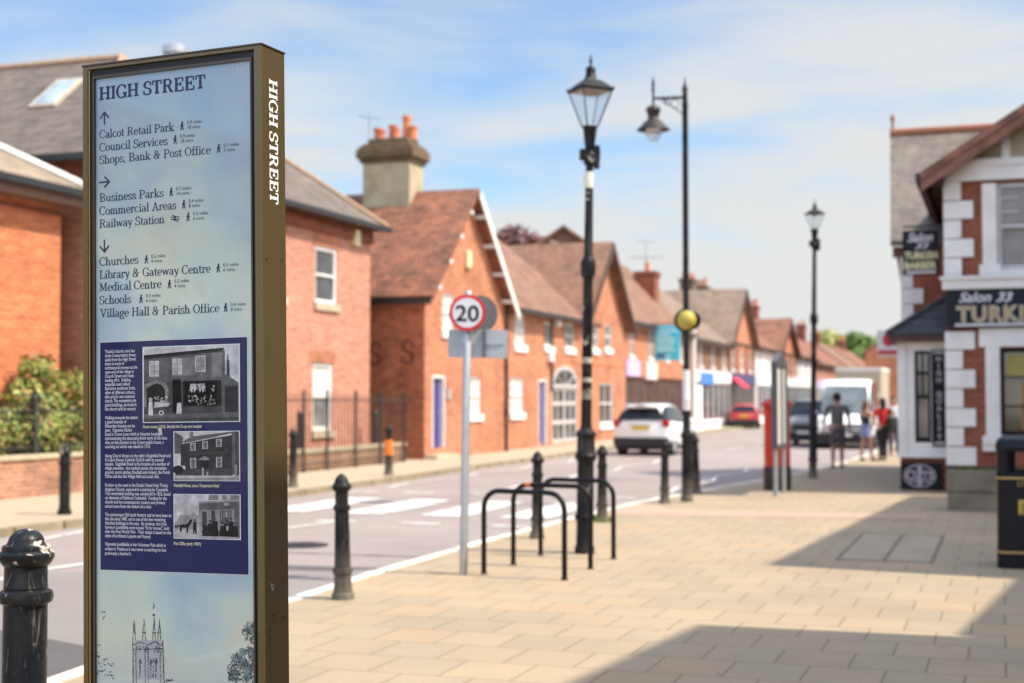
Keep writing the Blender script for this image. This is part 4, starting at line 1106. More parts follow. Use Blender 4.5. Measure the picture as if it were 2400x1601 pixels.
# ------------------------------------------------------------------ the barber's corner building (local frame: x across the street, y along it)
def xa(u, b): 
    k = (u - CX) / FPX
    return b * (math.cos(TH) * k - math.sin(TH)) / (math.cos(TH) + math.sin(TH) * k)
A0, B0 = -0.90, 25.9
def lx(u, y=0.0): return xa(u, B0 + y) - A0
def lz(u, v, y=0.0): return P(u, v, AB(xa(u, B0 + y), B0 + y).y).z
S = thing("corner_shop", "barber's corner building of red brick with white quoins, bay window and brown gable", "shop", AB(A0, B0, 0), -TH)
GOLD = plain("gold_letter", (.40, .30, .13), .45, .3, var=.15)
NAVY = plain("navy_fascia_board", (.006, .010, .016), .5, var=.2, spec=.25)
SILV = plain("silver_letter", (.60, .60, .62), .4, var=.05)
WID = 6.4
z1c, z2c = lz(2230, 427), lz(2230, 382)
zF0, zF1 = lz(2230, 769), lz(2230, 683)
zC1 = lz(2230, 650)
wx0 = lx(2341)
win1 = (wx0, wx0 + 1.55, lz(2341, 632), lz(2341, 430))
win0 = (wx0 + .02, wx0 + 1.75, lz(2343, 1020), lz(2343, 816))
win1b = (WID - win1[1], WID - win1[0], win1[2], win1[3])
win0b = (WID - win0[1], WID - win0[0], win0[2], win0[3])
xe, ze_ = lx(2167, -.35), lz(2167, 402, -.35)
x2, z2 = lx(2400, -.35), lz(2400, 250, -.35)
slp = (z2 - ze_) / (x2 - xe)
zA = ze_ + slp * (WID / 2 - xe)
mb = MB()
facade(mb, 0, WID, -.2, z1c, [win0, win1, win0b, win1b], dep=.2)
mb.poly([(0, 0, -.2), (0, 0, z1c + .2), (0, 10, z1c + .2), (0, 10, -.2)])
mb.poly([(WID, 0, -.2), (WID, 10, -.2), (WID, 10, z1c + .2), (WID, 0, z1c + .2)])
W = mb.build("wall", BR_DK, S, recalc=False)
mb = MB(); zg = ze_ - slp * .0
mb.poly([(0, -.004, z1c), (WID, -.004, z1c), (WID, -.004, ze_ - slp * xe), (WID / 2, -.004, zA - .12), (0, -.004, ze_ - slp * xe)])
mr = MB(); mr.poly([(0, 10, -.2), (WID, 10, -.2), (WID, 10, ze_), (WID / 2, 10, zA - .1), (0, 10, ze_)]); mr.build("rear_wall", BR_DK, W, recalc=False)
mb.build("gable_panel", plain("pebbledash", (.40, .35, .26), .95, var=.2, scale=9, bump=.6), W, recalc=False)
mb = MB()
mb.box(-.03, WID + .03, -.07, -.006, z1c, z2c)
mb.box(.10, WID - .10, -.10, -.072, z2c - .09, z2c + .03)
zt = lz(2300, 362)
for x in (1.02, 2.2, 3.2, 4.2, 5.38):
    mb.box(x - .07, x + .07, -.06, -.006, z2c + .03, z2c + .03 + max(.3, slp * (min(x, WID - x)) - .2))
mb.build("timber_framing", WHITE_W, W)
# quoins, alternating long and short
mb = MB()
def quoins(z0, z1, n, first_long, xs=.27, xl=.47, x0=0.0, y=0.0, sgn=1):
    for i in range(n):
        za, zb = z0 + (z1 - z0) * i / n + .008, z0 + (z1 - z0) * (i + 1) / n - .008
        xx = xl if (i % 2 == 0) == first_long else xs
        a_, b_ = (x0 - .03, x0 + xx) if sgn > 0 else (x0 - xx, x0 + .03)
        mb.box(a_, b_, y - .045, y + .001, za, zb)
zq = [lz(2240, v) for v in (1092, 776)]
for kw in (dict(), dict(x0=WID, sgn=-1)):
    mb = MB(); quoins(zq[0], zq[1], 7, True, **kw); mb.build("quoin", WHITE_W, W, bevel=.012)
    mb = MB(); quoins(lz(2240, 650), z1c, 5, False, **kw); mb.build("quoin", WHITE_W, W, bevel=.012)
MB().box(-.01, WID, -.03, 0, -.1, zq[0] - .01).build("plinth", plain("black_plinth", (.02, .02, .022), .6), W)
mb = MB()
for (o, zs) in ((win1, zC1), (win0, None), (win1b, zC1), (win0b, None)):
    for xx in (o[0] - .24, o[1]):
        zb = o[2] - .28 if zs is None else zs
        mb.box(xx, xx + .24, -.06, 0, zb, o[3] + (.28 if zs is None else 0))
        mb.box(xx - .06, xx + .30, -.075, 0, zb, zb + .2)
    mb.box(o[0] - .30, o[1] + .30, -.10, -.001, o[2] - .16, o[2] - .01)
    if zs is None: mb.box(o[0] - .34, o[1] + .34, -.065, -.001, o[3] + .02, zF0 - .01)
mb.build("window_surround", WHITE_W, W, bevel=.01)
mb = MB(); mb.box(-.06, WID + .06, -.16, 0, zF1 + .02, zC1); mb.box(-.1, WID + .1, -.2, 0, zC1 - .06, zC1)
mb.build("cornice", WHITE_W, W, bevel=.012)
for o in (win1, win1b):
    f = window(S, o, bars=(3, 1), fm=plain("grey_white_frame", (.55, .54, .53), .5), gm=glass_dark("upstairs_glass", (.10, .095, .09), .1), sill=False, fw=.07)
    g = MB()
    for i in range(1, 3):
        z = (o[2] + o[3]) / 2 + (o[3] - o[2]) / 2 * i / 3; g.box(o[0] + .07, o[0] + .36, .05, .088, z - .014, z + .014)
    g.build("glazing_bar", plain("grey_white_frame", (.55, .54, .53), .5), f)
    c = MB(); n = 10   # a pale round-backed chair or screen inside
    c.prism([(o[0] + .12, o[2] + .1), (o[0] + .75, o[2] + .1), (o[0] + .72, o[2] + .5), (o[0] + .5, o[2] + .78), (o[0] + .12, o[2] + .8)], 'y', .0855, .0865)
    c.build("blind", plain("grey_screen", (.28, .26, .25), .8), f)
for o in (win0, win0b):
    f = window(S, o, bars=(2, 3), mid=False, fm=BLACKF, gm=glass_dark("shop_window_glass", (.13, .10, .05), .1), sill=False, fw=.07)
    c = MB(); c.box(o[0] + .35, o[0] + .75, .0855, .0865, o[2] + .1, o[2] + .9); c.build("poster", plain("warm_interior", (.30, .15, .04), .8), f)
    c = MB(); c.box(o[0] + .12, o[0] + 1.6, .0855, .0865, o[3] - .5, o[3] - .12); c.build("blind", plain("yellow_blind", (.34, .29, .09), .8), f)
F_ = MB().box(.0 + lx(2221), WID - .05, -.14, -.001, zF0, zF1).build("fascia_board", NAVY, S)
mb, wd = MB(), 0
MF = lambda x, z, y=-.146: Matrix(((1, 0, 0, x), (0, 0, -1, y), (0, 1, 0, z), (0, 0, 0, 1)))
t1 = text_mb("Salon", .30, shear=.35, bold=.006); e = extent(t1)
def fit(mb_, x0, x1, z0, z1, y):
    e = extent(mb_); sx = (x1 - x0) / (e[1] - e[0]); sy = (z1 - z0) / (e[3] - e[2])
    return Matrix(((sx, 0, 0, x0 - e[0] * sx), (0, 0, -1, y), (0, sy, 0, z0 - e[2] * sy), (0, 0, 0, 1)))
mb.obj(t1, fit(t1, lx(2250), lx(2326), lz(2280, 710), lz(2280, 686), -.146))
t2 = text_mb("33", .30, shear=.35, bold=.008); mb.obj(t2, fit(t2, lx(2337), lx(2376), lz(2350, 709), lz(2350, 686), -.146))
mb.box(lx(2240), WID - .5, -.144, -.1405, lz(2240, 766), lz(2240, 760))
mb.build("lettering", SILV, F_, recalc=False)
big = text_mb("TURKISH BARBER", .5, bold=.010, spacing=1.12); e = extent(big)
sc5 = (lx(2400) - lx(2245)) / (extent(text_mb("TURKI", .5, bold=.010, spacing=1.12))[1])
zt0, zt1 = lz(2300, 754), lz(2300, 717)
mb = MB().obj(big, Matrix(((sc5, 0, 0, lx(2245)), (0, 0, -1, -.147), (0, (zt1 - zt0) / (e[3] - e[2]), 0, zt0), (0, 0, 0, 1))))
mb.build("gold_lettering", GOLD, F_, recalc=False)
big2 = text_mb("TURKISH BARBER", .5, bold=.022, spacing=1.12)
mb = MB().obj(big2, Matrix(((sc5, 0, 0, lx(2245)), (0, 0, -1, -.1435), (0, (zt1 - zt0) / (e[3] - e[2]), 0, zt0), (0, 0, 0, 1))))
mb.build("letter_edge", SILV, F_, recalc=False)
# main roof with bargeboards, dark soffit and rafters
mb = MB(); gx = -xe
zo = ze_
mb.slab([(xe, 10, zo), (xe, -.4, zo), (WID / 2, -.4, zA), (WID / 2, 10, zA)], .10)
mb.slab([(WID - xe, -.4, zo), (WID - xe, 10, zo), (WID / 2, 10, zA), (WID / 2, -.4, zA)], .10)
RF = mb.build("roof", TL_GRY, S)
mb = MB()
for sg in (0, 1):
    X = (lambda x: x) if not sg else (lambda x: WID - x)
    for (d0, d1, yy) in ((-.30, -.03, -.47), (-.17, -.03, -.50), (-.36, -.28, -.485)):
        mb.prism([(X(xe - .02), zo + d0), (X(WID / 2), zA + d0), (X(WID / 2), zA + d1), (X(xe - .02), zo + d1)], 'y', yy, -.41)
mb.build("bargeboard", TIMBER_R, RF)
mb = MB(); mb.box(xe + .02, -.001, -.4, 5.0, z1c + .03, z1c + .06)
for i in range(12): mb.box(xe + .03, -.002, -.3 + i * .42, -.22 + i * .42, z1c - .10, z1c + .028)
mb.box(xe + .0, xe + .06, -.4, 10, zo - .34, zo - .09)
mb.build("soffit", TIMBER, RF)
MB().box(xe - .12, xe - .005, -.38, 10, zo - .16, zo - .03).build("gutter", GUTTER, RF)
# cross wing with its own gable to the street
y0w, y1w = 4.7, 9.5
xl_ = lx(2117, y0w); xv = lx(2092, (y0w + y1w) / 2); xve = lx(2090, y0w - .3)
zwe, zwr = lz(2100, 566, y0w - .3), lz(2095, 315, (y0w + y1w) / 2)
mb = MB()
mb.poly([(xl_, y0w, -.2), (4.2, y0w, -.2), (4.2, y0w, zwe + .1), (xl_, y0w, zwe + .1)])
ym = (y0w + y1w) / 2
mb.poly([(xl_, y0w, -.2), (xl_, y0w, zwe), (xl_, ym, zwr - .1), (xl_, y1w, zwe), (xl_, y1w, -.2)])
mb.poly([(xl_, y1w, -.2), (xl_, y1w, zwe), (4.2, y1w, zwe), (4.2, y1w, -.2)])
W2 = mb.build("wing_wall", BR_DK, S, recalc=False)
mb = MB(); quoins(.3, zwe - .3, 13, True, .22, .42, x0=xl_, y=y0w)
mb.build("quoin", WHITE_W, W2, bevel=.01)
mb = MB()
sw = (zwr - zwe) / (ym - (y0w - .3))
mb.slab([(xve, y0w - .3, zwe), (4.0, y0w - .3, zwe), (4.0, ym, zwr), (xv, ym, zwr)], .12)
mb.slab([(4.0, y1w + .3, zwe), (xve, y1w + .3, zwe), (xv, ym, zwr), (4.0, ym, zwr)], .12)
R2 = mb.build("wing_roof", tiles("weathered_grey_tiles", (.20, .165, .135), (.165, .135, .11), (.09, .075, .06), bw=.28, rh=.18, patch=.3), S)
mb = MB(); mb.ring([(xv, ym, zwr + .02), (4.0, ym, zwr + .02)], .10, 7); mb.build("ridge_tile", plain("red_ridge_tile", (.30, .115, .06), .8, var=.25), R2)
mb = MB().lathe([(.05, 0), (.035, .08), (.025, .2), (.05, .26), (.055, .31), (.03, .36), (.008, .42)], 10, (xv + .06, ym, zwr + .06)); mb.build("finial", MATS["red_ridge_tile"], R2, smooth=50)
mb = MB(); mb.box(xve + .02, xl_ - .002, y0w + .02, y0w + .16, zwe - .3, zwe - .13); mb.prism([(xve + .1, zwe - .3), (xl_ - .002, zwe - .3), (xl_ - .002, zwe - 1.05)], 'y', y0w + .02, y0w + .16)
mb.box(xve + .03, xl_ - .002, y0w - .2, y1w + .2, zwe - .128, zwe - .1)
mb.build("bracket", TIMBER_R, R2)
# bay window on the street side
yb0, yb1 = .5, 3.1
xb = lx(2105, yb0)
Z = lambda v: lz(2150, v, yb0)
zb_b, zb_t = Z(1062), Z(786)
wbay = (lx(2143, yb0), lx(2181, yb0), Z(1037), Z(822))
mb = MB(); facade(mb, xb, -.002, zb_b, zb_t, [wbay], y=yb0, dep=.14)
mb.poly([(xb, yb0, zb_b), (xb, yb0, zb_t), (xb, yb1, zb_t), (xb, yb1, zb_b)][::-1]); mb.poly([(xb, yb1, zb_b), (xb, yb1, zb_t), (0, yb1, zb_t), (0, yb1, zb_b)])
mb.box(xb - .05, -.002, yb0 - .06, yb1 + .05, zb_b - .08, zb_b - .002)
mb.box(xb - .03, -.002, yb0 - .035, yb0 - .001, zb_t - .16, zb_t)
mb.box(xb - .012, xb + .14, yb0 - .03, yb0 - .001, zb_b, zb_t - .17)
BY = mb.build("bay_window", WHITE_W, S, recalc=False)
mb = MB(); 
a_, b_, c_, d_ = wbay
mb.box(a_, a_ + .05, yb0 + .03, yb0 + .1, c_, d_); mb.box(b_ - .05, b_, yb0 + .03, yb0 + .1, c_, d_); mb.box(a_ + .05, b_ - .05, yb0 + .032, yb0 + .1, c_, c_ + .09); mb.box(a_ + .05, b_ - .05, yb0 + .032, yb0 + .1, d_ - .05, d_)
mb.box(a_ + .05, b_ - .05, yb0 + .03, yb0 + .098, (c_ + d_) / 2 - .03, (c_ + d_) / 2 + .03); mb.box((a_ + b_) / 2 - .015, (a_ + b_) / 2 + .015, yb0 + .04, yb0 + .09, (c_ + d_) / 2, d_)
mb.box(a_ + .05, b_ - .05, yb0 + .04, yb0 + .09, c_ + (d_ - c_) * .74, c_ + (d_ - c_) * .77)
mb.build("window_frame", BLACKF, BY)
MB().box(a_ + .03, b_ - .03, yb0 + .088, yb0 + .108, c_ + .03, d_ - .03).build("pane", glass_dark("bay_glass", (.22, .18, .16), .12), BY)
mb = MB(); mb.box(xb + .02, -.002, yb0 + .02, yb1 - .02, -.1, zb_b - .085); mb.build("stall_riser", BR_DK, S)
mb = MB(); xr, yr = lx(2080, yb0 - .2), yb0 - .25; zr0, zr1 = zb_t + .02, lz(2217, 688, yb0)
mb.slab([(xr, yr, zr0), (-.003, yr, zr0), (-.003, yb0 + .75, zr1)], .06)
mb.slab([(xr, yb1 + .25, zr0), (xr, yr, zr0), (-.003, yb0 + .75, zr1), (-.003, yb1 - .7, zr1)], .06)
mb.slab([(-.003, yb1 + .25, zr0), (xr, yb1 + .25, zr0), (-.003, yb1 - .7, zr1)], .06)
BR_ = mb.build("bay_roof", TL_SLD, S)
mb = MB(); mb.box(xr + .03, -.003, yr + .02, yb1 + .2, zr0 - .14, zr0 - .045); mb.build("soffit", TIMBER, BR_)
mb = MB(); mb.ring([(xr, yr, zr0 + .02), (-.003, yb0 + .75, zr1 + .02)], .05, 6); mb.build("hip_tile", TL_SLD, BR_)
# signs of the shop: things of their own, fixed to the building
T_ = lambda x, y, z: AB(A0 + x, B0 + y, z)
def board_sign(name, label, x0, x1, y, z0, z1, mat, t=.05, cat="sign"):
    s = thing(name, label, cat, T_(x0, y, z0), -TH)
    MB().box(0, x1 - x0, -t, 0, 0, z1 - z0).build("board", mat, s, bevel=.008)
    return s, x1 - x0, z1 - z0
x0, x1 = lx(2183, yb0), lx(2218, yb0)
s, wd, hg = board_sign("vertical_sign", "tall narrow black sign with stacked letters down the white bay window", x0, x1, yb0 - .036, Z(1045), Z(820), BLACKF, .03)
mb = MB(); step = hg * .88 / 12
for i, ch in enumerate("HIGH QUALITY"):
    if ch == ' ': continue
    t_ = text_mb(ch, .125, bold=.003); e = extent(t_); xx = (wd - (e[1] - e[0])) / 2 - e[0]
    mb.obj(t_, Matrix(((1, 0, 0, xx), (0, 0, -1, -.034), (0, 1, 0, hg * .94 - step * (i + 1) + .02), (0, 0, 0, 1))))
for zz, sg in ((hg - .09, 1), (.03, -1)):
    mb.poly([(wd / 2 + .105 * math.cos(t) , -.0335, zz + (.02 if sg > 0 else .0) + .05 * abs(math.sin(t)) ** 1) for t in [math.pi * i / 10 for i in range(11)]])
mb.build("lettering", plain("pale_grey_letter", (.42, .42, .45), .6), s, recalc=False)
x0, x1 = lx(2109, yb0), lx(2206, yb0)
s, wd, hg = board_sign("emblem_sign", "black square sign with a white oval emblem, low on the bay's brick base", x0, x1, yb0 - .035, lz(2150, 1146, yb0), lz(2150, 1084, yb0), BLACKF, .04)
mb = MB(); cx_, cz_ = wd * .46, hg * .5
def oval(rx, rz, th, a0=0, a1=360, cx=cx_, cz=cz_, y=-.044):
    n = 36
    for i in range(n):
        t0, t1 = rad(a0 + (a1 - a0) * i / n), rad(a0 + (a1 - a0) * (i + 1) / n)
        mb.poly([(cx + rx * math.cos(t0), y, cz + rz * math.sin(t0)), (cx + rx * math.cos(t1), y, cz + rz * math.sin(t1)), (cx + (rx - th) * math.cos(t1), y, cz + (rz - th) * math.sin(t1)), (cx + (rx - th) * math.cos(t0), y, cz + (rz - th) * math.sin(t0))])
oval(wd * .39, hg * .44, .018); oval(wd * .35, hg * .39, .008)
t_ = text_mb("CUTS", .3, bold=.012); mb.obj(t_, fit(t_, wd * .12, wd * .80, hg * .36, hg * .70, -.045))
mb.box(cx_ - .035, cx_ + .035, -.0465, -.0455, hg * .14, hg * .86)
mb.box(wd * .2, wd * .72, -.0445, -.0440, hg * .27, hg * .33)
mb.build("emblem", plain("pale_lilac_grey", (.40, .37, .42), .6), s, recalc=False)
x0, x1 = lx(2119, 2.1), lx(2205, 2.1)
s, wd, hg = board_sign("hanging_sign", "black hanging sign with silver script over yellow capitals, under the dark eaves", x0, x1, 2.1, lz(2160, 645, 2.1), lz(2160, 541, 2.1), NAVY, .08)
mb = MB()
t_ = text_mb("Salon", .2, shear=.35, bold=.006); mb.obj(t_, fit(t_, wd * .14, wd * .84, hg * .74, hg * .95, -.084))
t_ = text_mb("33", .2, shear=.35, bold=.006); mb.obj(t_, fit(t_, wd * .34, wd * .72, hg * .58, hg * .72, -.084))
mb.box(wd * .1, wd * .9, -.083, -.0805, hg * .03, hg * .09)
mb.build("silver_lettering", SILV, s, recalc=False)
mb = MB()
t_ = text_mb("TURKISH", .2, bold=.008); mb.obj(t_, fit(t_, wd * .05, wd * .95, hg * .35, hg * .52, -.084))
t_ = text_mb("BARBER", .2, bold=.008); mb.obj(t_, fit(t_, wd * .05, wd * .93, hg * .13, hg * .30, -.084))
mb.build("yellow_lettering", plain("pale_yellow_letter", (.72, .70, .38), .5), s, recalc=False)
MB().box(0, -x0 + 0.0, -.05, -.02, hg + .06, hg + .10).build("bracket", IRON, s)
s, wd, hg = board_sign("projecting_sign", "small white and red projecting post sign beyond the barber's bay roof", lx(2057, 9.3), lx(2108, 9.3), 9.3, lz(2080, 836, 9.3), lz(2080, 775, 9.3), WHITEF, .1)
mb = MB(); mb.box(.01, wd - .01, -.106, -.101, hg * .08, hg * .24)
n = 16; cx_, cz_ = wd * .55, hg * .64
mb.poly([(cx_ + wd * .30 * math.cos(2 * math.pi * i / n), -.105, cz_ + hg * .26 * math.sin(2 * math.pi * i / n)) for i in range(n)])
mb.build("red_emblem", plain("sign_red", (.60, .02, .02), .5), s, recalc=False)
MB().box(wd, wd + .35, -.07, -.03, hg * .5, hg * .56).build("bracket", IRON, s)

# ---- the parade on the near right-hand side (outside the picture; it throws the shadows on the paving)
def parade(label, name, a, b0, b1, ze, pitch, wm, rm, fl=2, dl=.12):
    L = (b1 - b0) / math.cos(dl); H = thing(name, label, "shop", AB(a, b1, 0), HROT + math.pi - dl, "shops on the shaded side beside the camera")
    op = []; n = max(1, int(L / 3))
    for k in range(n):
        xc = L * (k + .5) / n
        for f in range(1, fl): op.append((xc - .55, xc + .55, .9 + f * 2.6, 2.3 + f * 2.6))
    mb = MB(); facade(mb, 0, L, -.2, ze, op)
    d = 9; zr = ze + d / 2 * math.tan(rad(pitch))
    for x in (0, L): mb.poly([(x, 0, -.2), (x, d, -.2), (x, d, ze), (x, d / 2, zr), (x, 0, ze)])
    mb.poly([(0, d, -.2), (L, d, -.2), (L, d, ze), (0, d, ze)])
    mb.build("wall", wm, H, recalc=False)
    for o in op: window(H, o)
    shop(H, .25, L - .25, 2.5, WHITE, SHOPG, NAVYF)
    mb = MB(); gable_roof_x(mb, 0, L, 0, d, ze + .02, zr, ov=.10, ovx=-.01); mb.build("roof", rm, H)
af = lambda b: 6.02 + (b - 10.5) * .12
parade("tall brick shop with a red tiled roof, first of the shaded parade", "brick_shop", af(6.1), -8, 6.1, 10.9, 30, BR_OR, TL_RED, 3)
parade("three storey white rendered shop next to the tall brick shop", "rendered_shop", af(10.5), 6.12, 10.5, 10.3, 30, RENDER_W, TL_BRN, 3)
parade("lower brick shop between two taller ones of the shaded parade", "brick_shop", af(14.3), 10.52, 14.3, 8.02, 24, BR_OR, TL_GRY, 2)
parade("dark red brick shop adjoining the barber's building", "brick_shop", 6.10, 14.32, 25.2, 9.6, 30, BR_DK, TL_GRY, 2, dl=.068)
# ------------------------------------------------------------------ bollards
def lean(o, ax=0.0, ay=0.0): o.rotation_euler = (rad(ax), rad(ay), o.rotation_euler[2])
def make_bollard(h, label, loc, group):
    t = thing("bollard", label, "bollard", loc, 0, group)
    pr = [(.088, -.05), (.088, .0), (.085, .045), (.072, .055), (.066, .14), (.063, .20), (.074, .205), (.077, .225), (.074, .245), (.060, .25)]
    MB().lathe(pr, 8, rot=rad(22.5)).build("base", BLACKP, t, smooth=35)
    MB().lathe([(.060, .25), (.0515, .70), (.060, .705), (.063, .725), (.060, .745), (.050, .75), (.048, .85)], 16).build("shaft", BLACKP, t, smooth=35)
    cap = [(.048, .85), (.062, .865), (.072, .885), (.072, .90), (.058, .915), (.052, .93), (.045, .955), (.028, .98), (.010, .995), (.001, .998)]
    MB().lathe(cap, 16).build("cap", BLACKP, t, smooth=35)
    return t
GB = "slim black bollards along the paved kerb"
spots = [((804, 1404), "slim black bollard with a stained grey foot, between the tall sign and the grey post", 0.6, -1.0),
         ((1259, 1262), "slim black bollard behind the cycle stands, before the tall lantern post", -.4, .3),
         ((1411, 1223), "slim black bollard with moss at its foot, just past the lantern post", .2, .3),
         ((1558, 1180), "slim black bollard with a pale chipped foot beside the beacon post", .2, .2),
         ((1632, 1157), "slim black bollard half hidden behind the beacon post", .4, -1.2)]
proto = None
for (uv, lab, lx_, ly_) in spots:
    p = G(*uv)
    if proto is None: o = proto = make_bollard(1.0, lab, p, GB)
    else: o = copy_tree(proto); o.location = p; o['label'] = lab
    o.scale = (1.12, 1.12, 1.02)
    lean(o, lx_, ly_)
p = G(1411, 1223)
mb = MB()
for i in range(70):
    a = rnd.uniform(0, 6.28); r = rnd.uniform(.07, .16); x, y = p.x + r * math.cos(a), p.y + r * math.sin(a); h = rnd.uniform(.03, .09)
    mb.poly([(x - .012, y, 0), (x + .012, y, 0), (x + rnd.uniform(-.03, .03), y + rnd.uniform(-.03, .03), h)])
tag(mb.build("moss", plain("green_moss", (.14, .19, .02), .9, var=.4), recalc=False), "green weeds round the foot of a bollard", "weeds", kind="stuff")
# far-side bollards
spots = [((686, 1143), "plain black bollard on the far footway beside the tall sign's edge", 0, 0),
         ((911, 1114), "black bollard on the far footway wearing an orange sleeve", 0, 0)]
GF = "black bollards on the far footway"
for i, (uv, lab, _, _) in enumerate(spots):
    p = G(*uv); o = copy_tree(proto); o.location = p; o['label'] = lab; o['group'] = GF; o.scale = (1.3, 1.3, 1.08); o.rotation_euler = (0, 0, .3 * i)
    if i == 1: MB().lathe([(.062, .40), (.070, .405), (.070, .69), (.062, .695)], 16).build("orange_sleeve", plain("orange_sleeve", (.85, .20, .03), .5), o, smooth=40)
# stout ball-topped bollards
def make_stout(label, loc, s=1.0):
    t = thing("bollard", label, "bollard", loc, 0, "stout ball topped bollards")
    sh = [(.125, -.05), (.125, .06), (.105, .07), (.095, .12), (.093, .74), (.112, .752), (.118, .772), (.112, .796), (.094, .806)]
    MB().lathe(sh, 32).build("shaft", BLACKC, t, smooth=40)
    MB().lathe([(.0925, .806), (.0925, .815), (.094, .817), (.0925, .82), (.091, .905)], 32).build("neck", BLACKC, t, smooth=40)
    cp = [(.091, .905), (.098, .908), (.112, .925), (.121, .945), (.119, .960), (.106, .968), (.102, .972), (.103, .982), (.098, .994), (.084, .998)]
    cp += [(.079 * math.cos(a), .998 + .066 * math.sin(a)) for a in [rad(8 + 10 * i) for i in range(8)]] + [(.001, 1.064)]
    MB().lathe(cp, 32).build("cap", BLACKC, t, smooth=40)
    return t
b_ = P(60, 1400, 6.15)
o = make_stout("big black ball topped bollard with flaking paint, beside the tall sign", (b_.x, b_.y, 0)); st0 = o
o.scale = (.985, .985, 1.0)
p = G(151, 1206); o = copy_tree(st0); o.location = p; o['label'] = "ball topped black bollard by the low brick wall across the road"; o.scale = (.80, .80, .93); o.rotation_euler = (0, 0, 2)

# ------------------------------------------------------------------ cycle stands
def stand(pL, pR, label, h):
    d = pR - pL; L = d.length; t = thing("cycle_stand", label, "cycle stand", pL, math.atan2(d.y, d.x), "black hoop cycle stands")
    r = .16; pts = [(0, 0, -.05), (0, 0, h - r)] + [(r - r * math.cos(a), 0, h - r + r * math.sin(a)) for a in [rad(15 * i) for i in range(1, 6)]] + [(r, 0, h), (L - r, 0, h)]
    pts += [(L - r + r * math.sin(a), 0, h - r + r * math.cos(a)) for a in [rad(15 * i) for i in range(1, 6)]] + [(L, 0, h - r), (L, 0, -.05)]
    MB().ring(pts, .0245, 14).build("hoop", BLACK, t, smooth=60)
    mb = MB()
    for x in (0, L): mb.lathe([(.034, 0), (.034, .012), (.027, .016)], 14, (x, 0, 0))
    mb.build("foot_collar", IRON, t, smooth=40)
    return t
stand(G(1134, 1346), G(1323, 1360), "black hoop cycle stand standing next to the grey sign post", .775)
o = stand(G(1203, 1324), G(1384, 1334), "middle one of the three hoop stands, with an orange rust mark on its bend", .785)
mb = MB(); mb.ring([(.13, 0, .7835), (.19, 0, .7855)], .0252, 14); mb.build("rust_mark", plain("orange_rust", (.55, .16, .04), .8), o, smooth=60)
stand(G(1267, 1302), G(1438, 1311), "black hoop cycle stand standing next to the lantern post", .79)

# ------------------------------------------------------------------ speed limit sign on its grey post
p = G(1086, 1347)
t = thing("speed_sign", "twenty mile speed limit roundel on a galvanised grey post", "traffic sign", p, -rad(2))
lean(t, 0, .9)
zc = P(1090, 734, p.y).z; D = .172
MB().lathe([(.038, -.05), (.038, P(1090, 690, p.y).z + .02), (.03, P(1090, 690, p.y).z + .03)], 20).build("post", GALV, t, smooth=40)
M90 = Matrix.Rotation(rad(90), 4, 'X')
def disc(r0, r1, y0, y1, n=40):
    m_ = MB(); m_.lathe([(r0, 0), (r0, abs(y1 - y0))], n)
    o_ = MB(); o_.obj(m_, Matrix.Translation((-.0, y0, zc)) @ M90); return o_
BK = disc(D, 0, -.05, -.062).build("sign_plate", plain("grey_plate_back", (.10, .10, .11), .5), t, smooth=40)
disc(D - .002, 0, -.062, -.066).build("red_ring", plain("sign_red", (.60, .02, .02), .5), t, smooth=40)
disc(D * .80, 0, -.066, -.068).build("white_face", plain("white_sign_face", (.66, .68, .72), .4, var=.03), t, smooth=40)
tx = text_mb("20", .2, bold=.004); e = extent(tx)
hgt = .155
sx = .22 / (e[1] - e[0]); sy = hgt / (e[3] - e[2])
MB().obj(tx, Matrix(((sx, 0, 0, -.11 - e[0] * sx), (0, 0, -1, -.0695), (0, sy, 0, zc - hgt / 2), (0, 0, 0, 1)))).build("numerals", BLACKF, t, recalc=False)
# second roundel seen from behind, turned to the other traffic
mb = MB(); mb.lathe([(D, 0), (D, .012)], 40)
o = MB().obj(mb, Matrix.Translation((.115, .10, zc)) @ Matrix.Rotation(rad(28), 4, 'Z') @ M90).build("rear_roundel", plain("grey_plate_back", (.10, .10, .11), .5), t, smooth=40)
mb = MB()
for z in (zc - .08, zc + .08): mb.box(-.05, .14, .035, .05, z - .015, z + .015)
mb.build("sign_clamp", GALV, t)
zp0, zp1 = P(1090, 838, p.y).z, P(1090, 772, p.y).z
x0, x1 = P(1043, 800, p.y).x - p.x, P(1180, 800, p.y).x - p.x
pl = MB().box(x0 - .01, x1, .055, .062, zp0, zp1).build("plate", GREYM, t, bevel=.002)
mb = MB(); mb.box(x0 + .03, x1 - .03, .046, .0548, (zp0 + zp1) / 2 - .006, (zp0 + zp1) / 2 + .006)
mb.build("rail", GALV, pl)
MB().box(.14, .17, -.0, .054, zp0 + .01, zp1 - .005).build("rear_channel", plain("grey_plate_back", (.10, .10, .11), .5), pl)

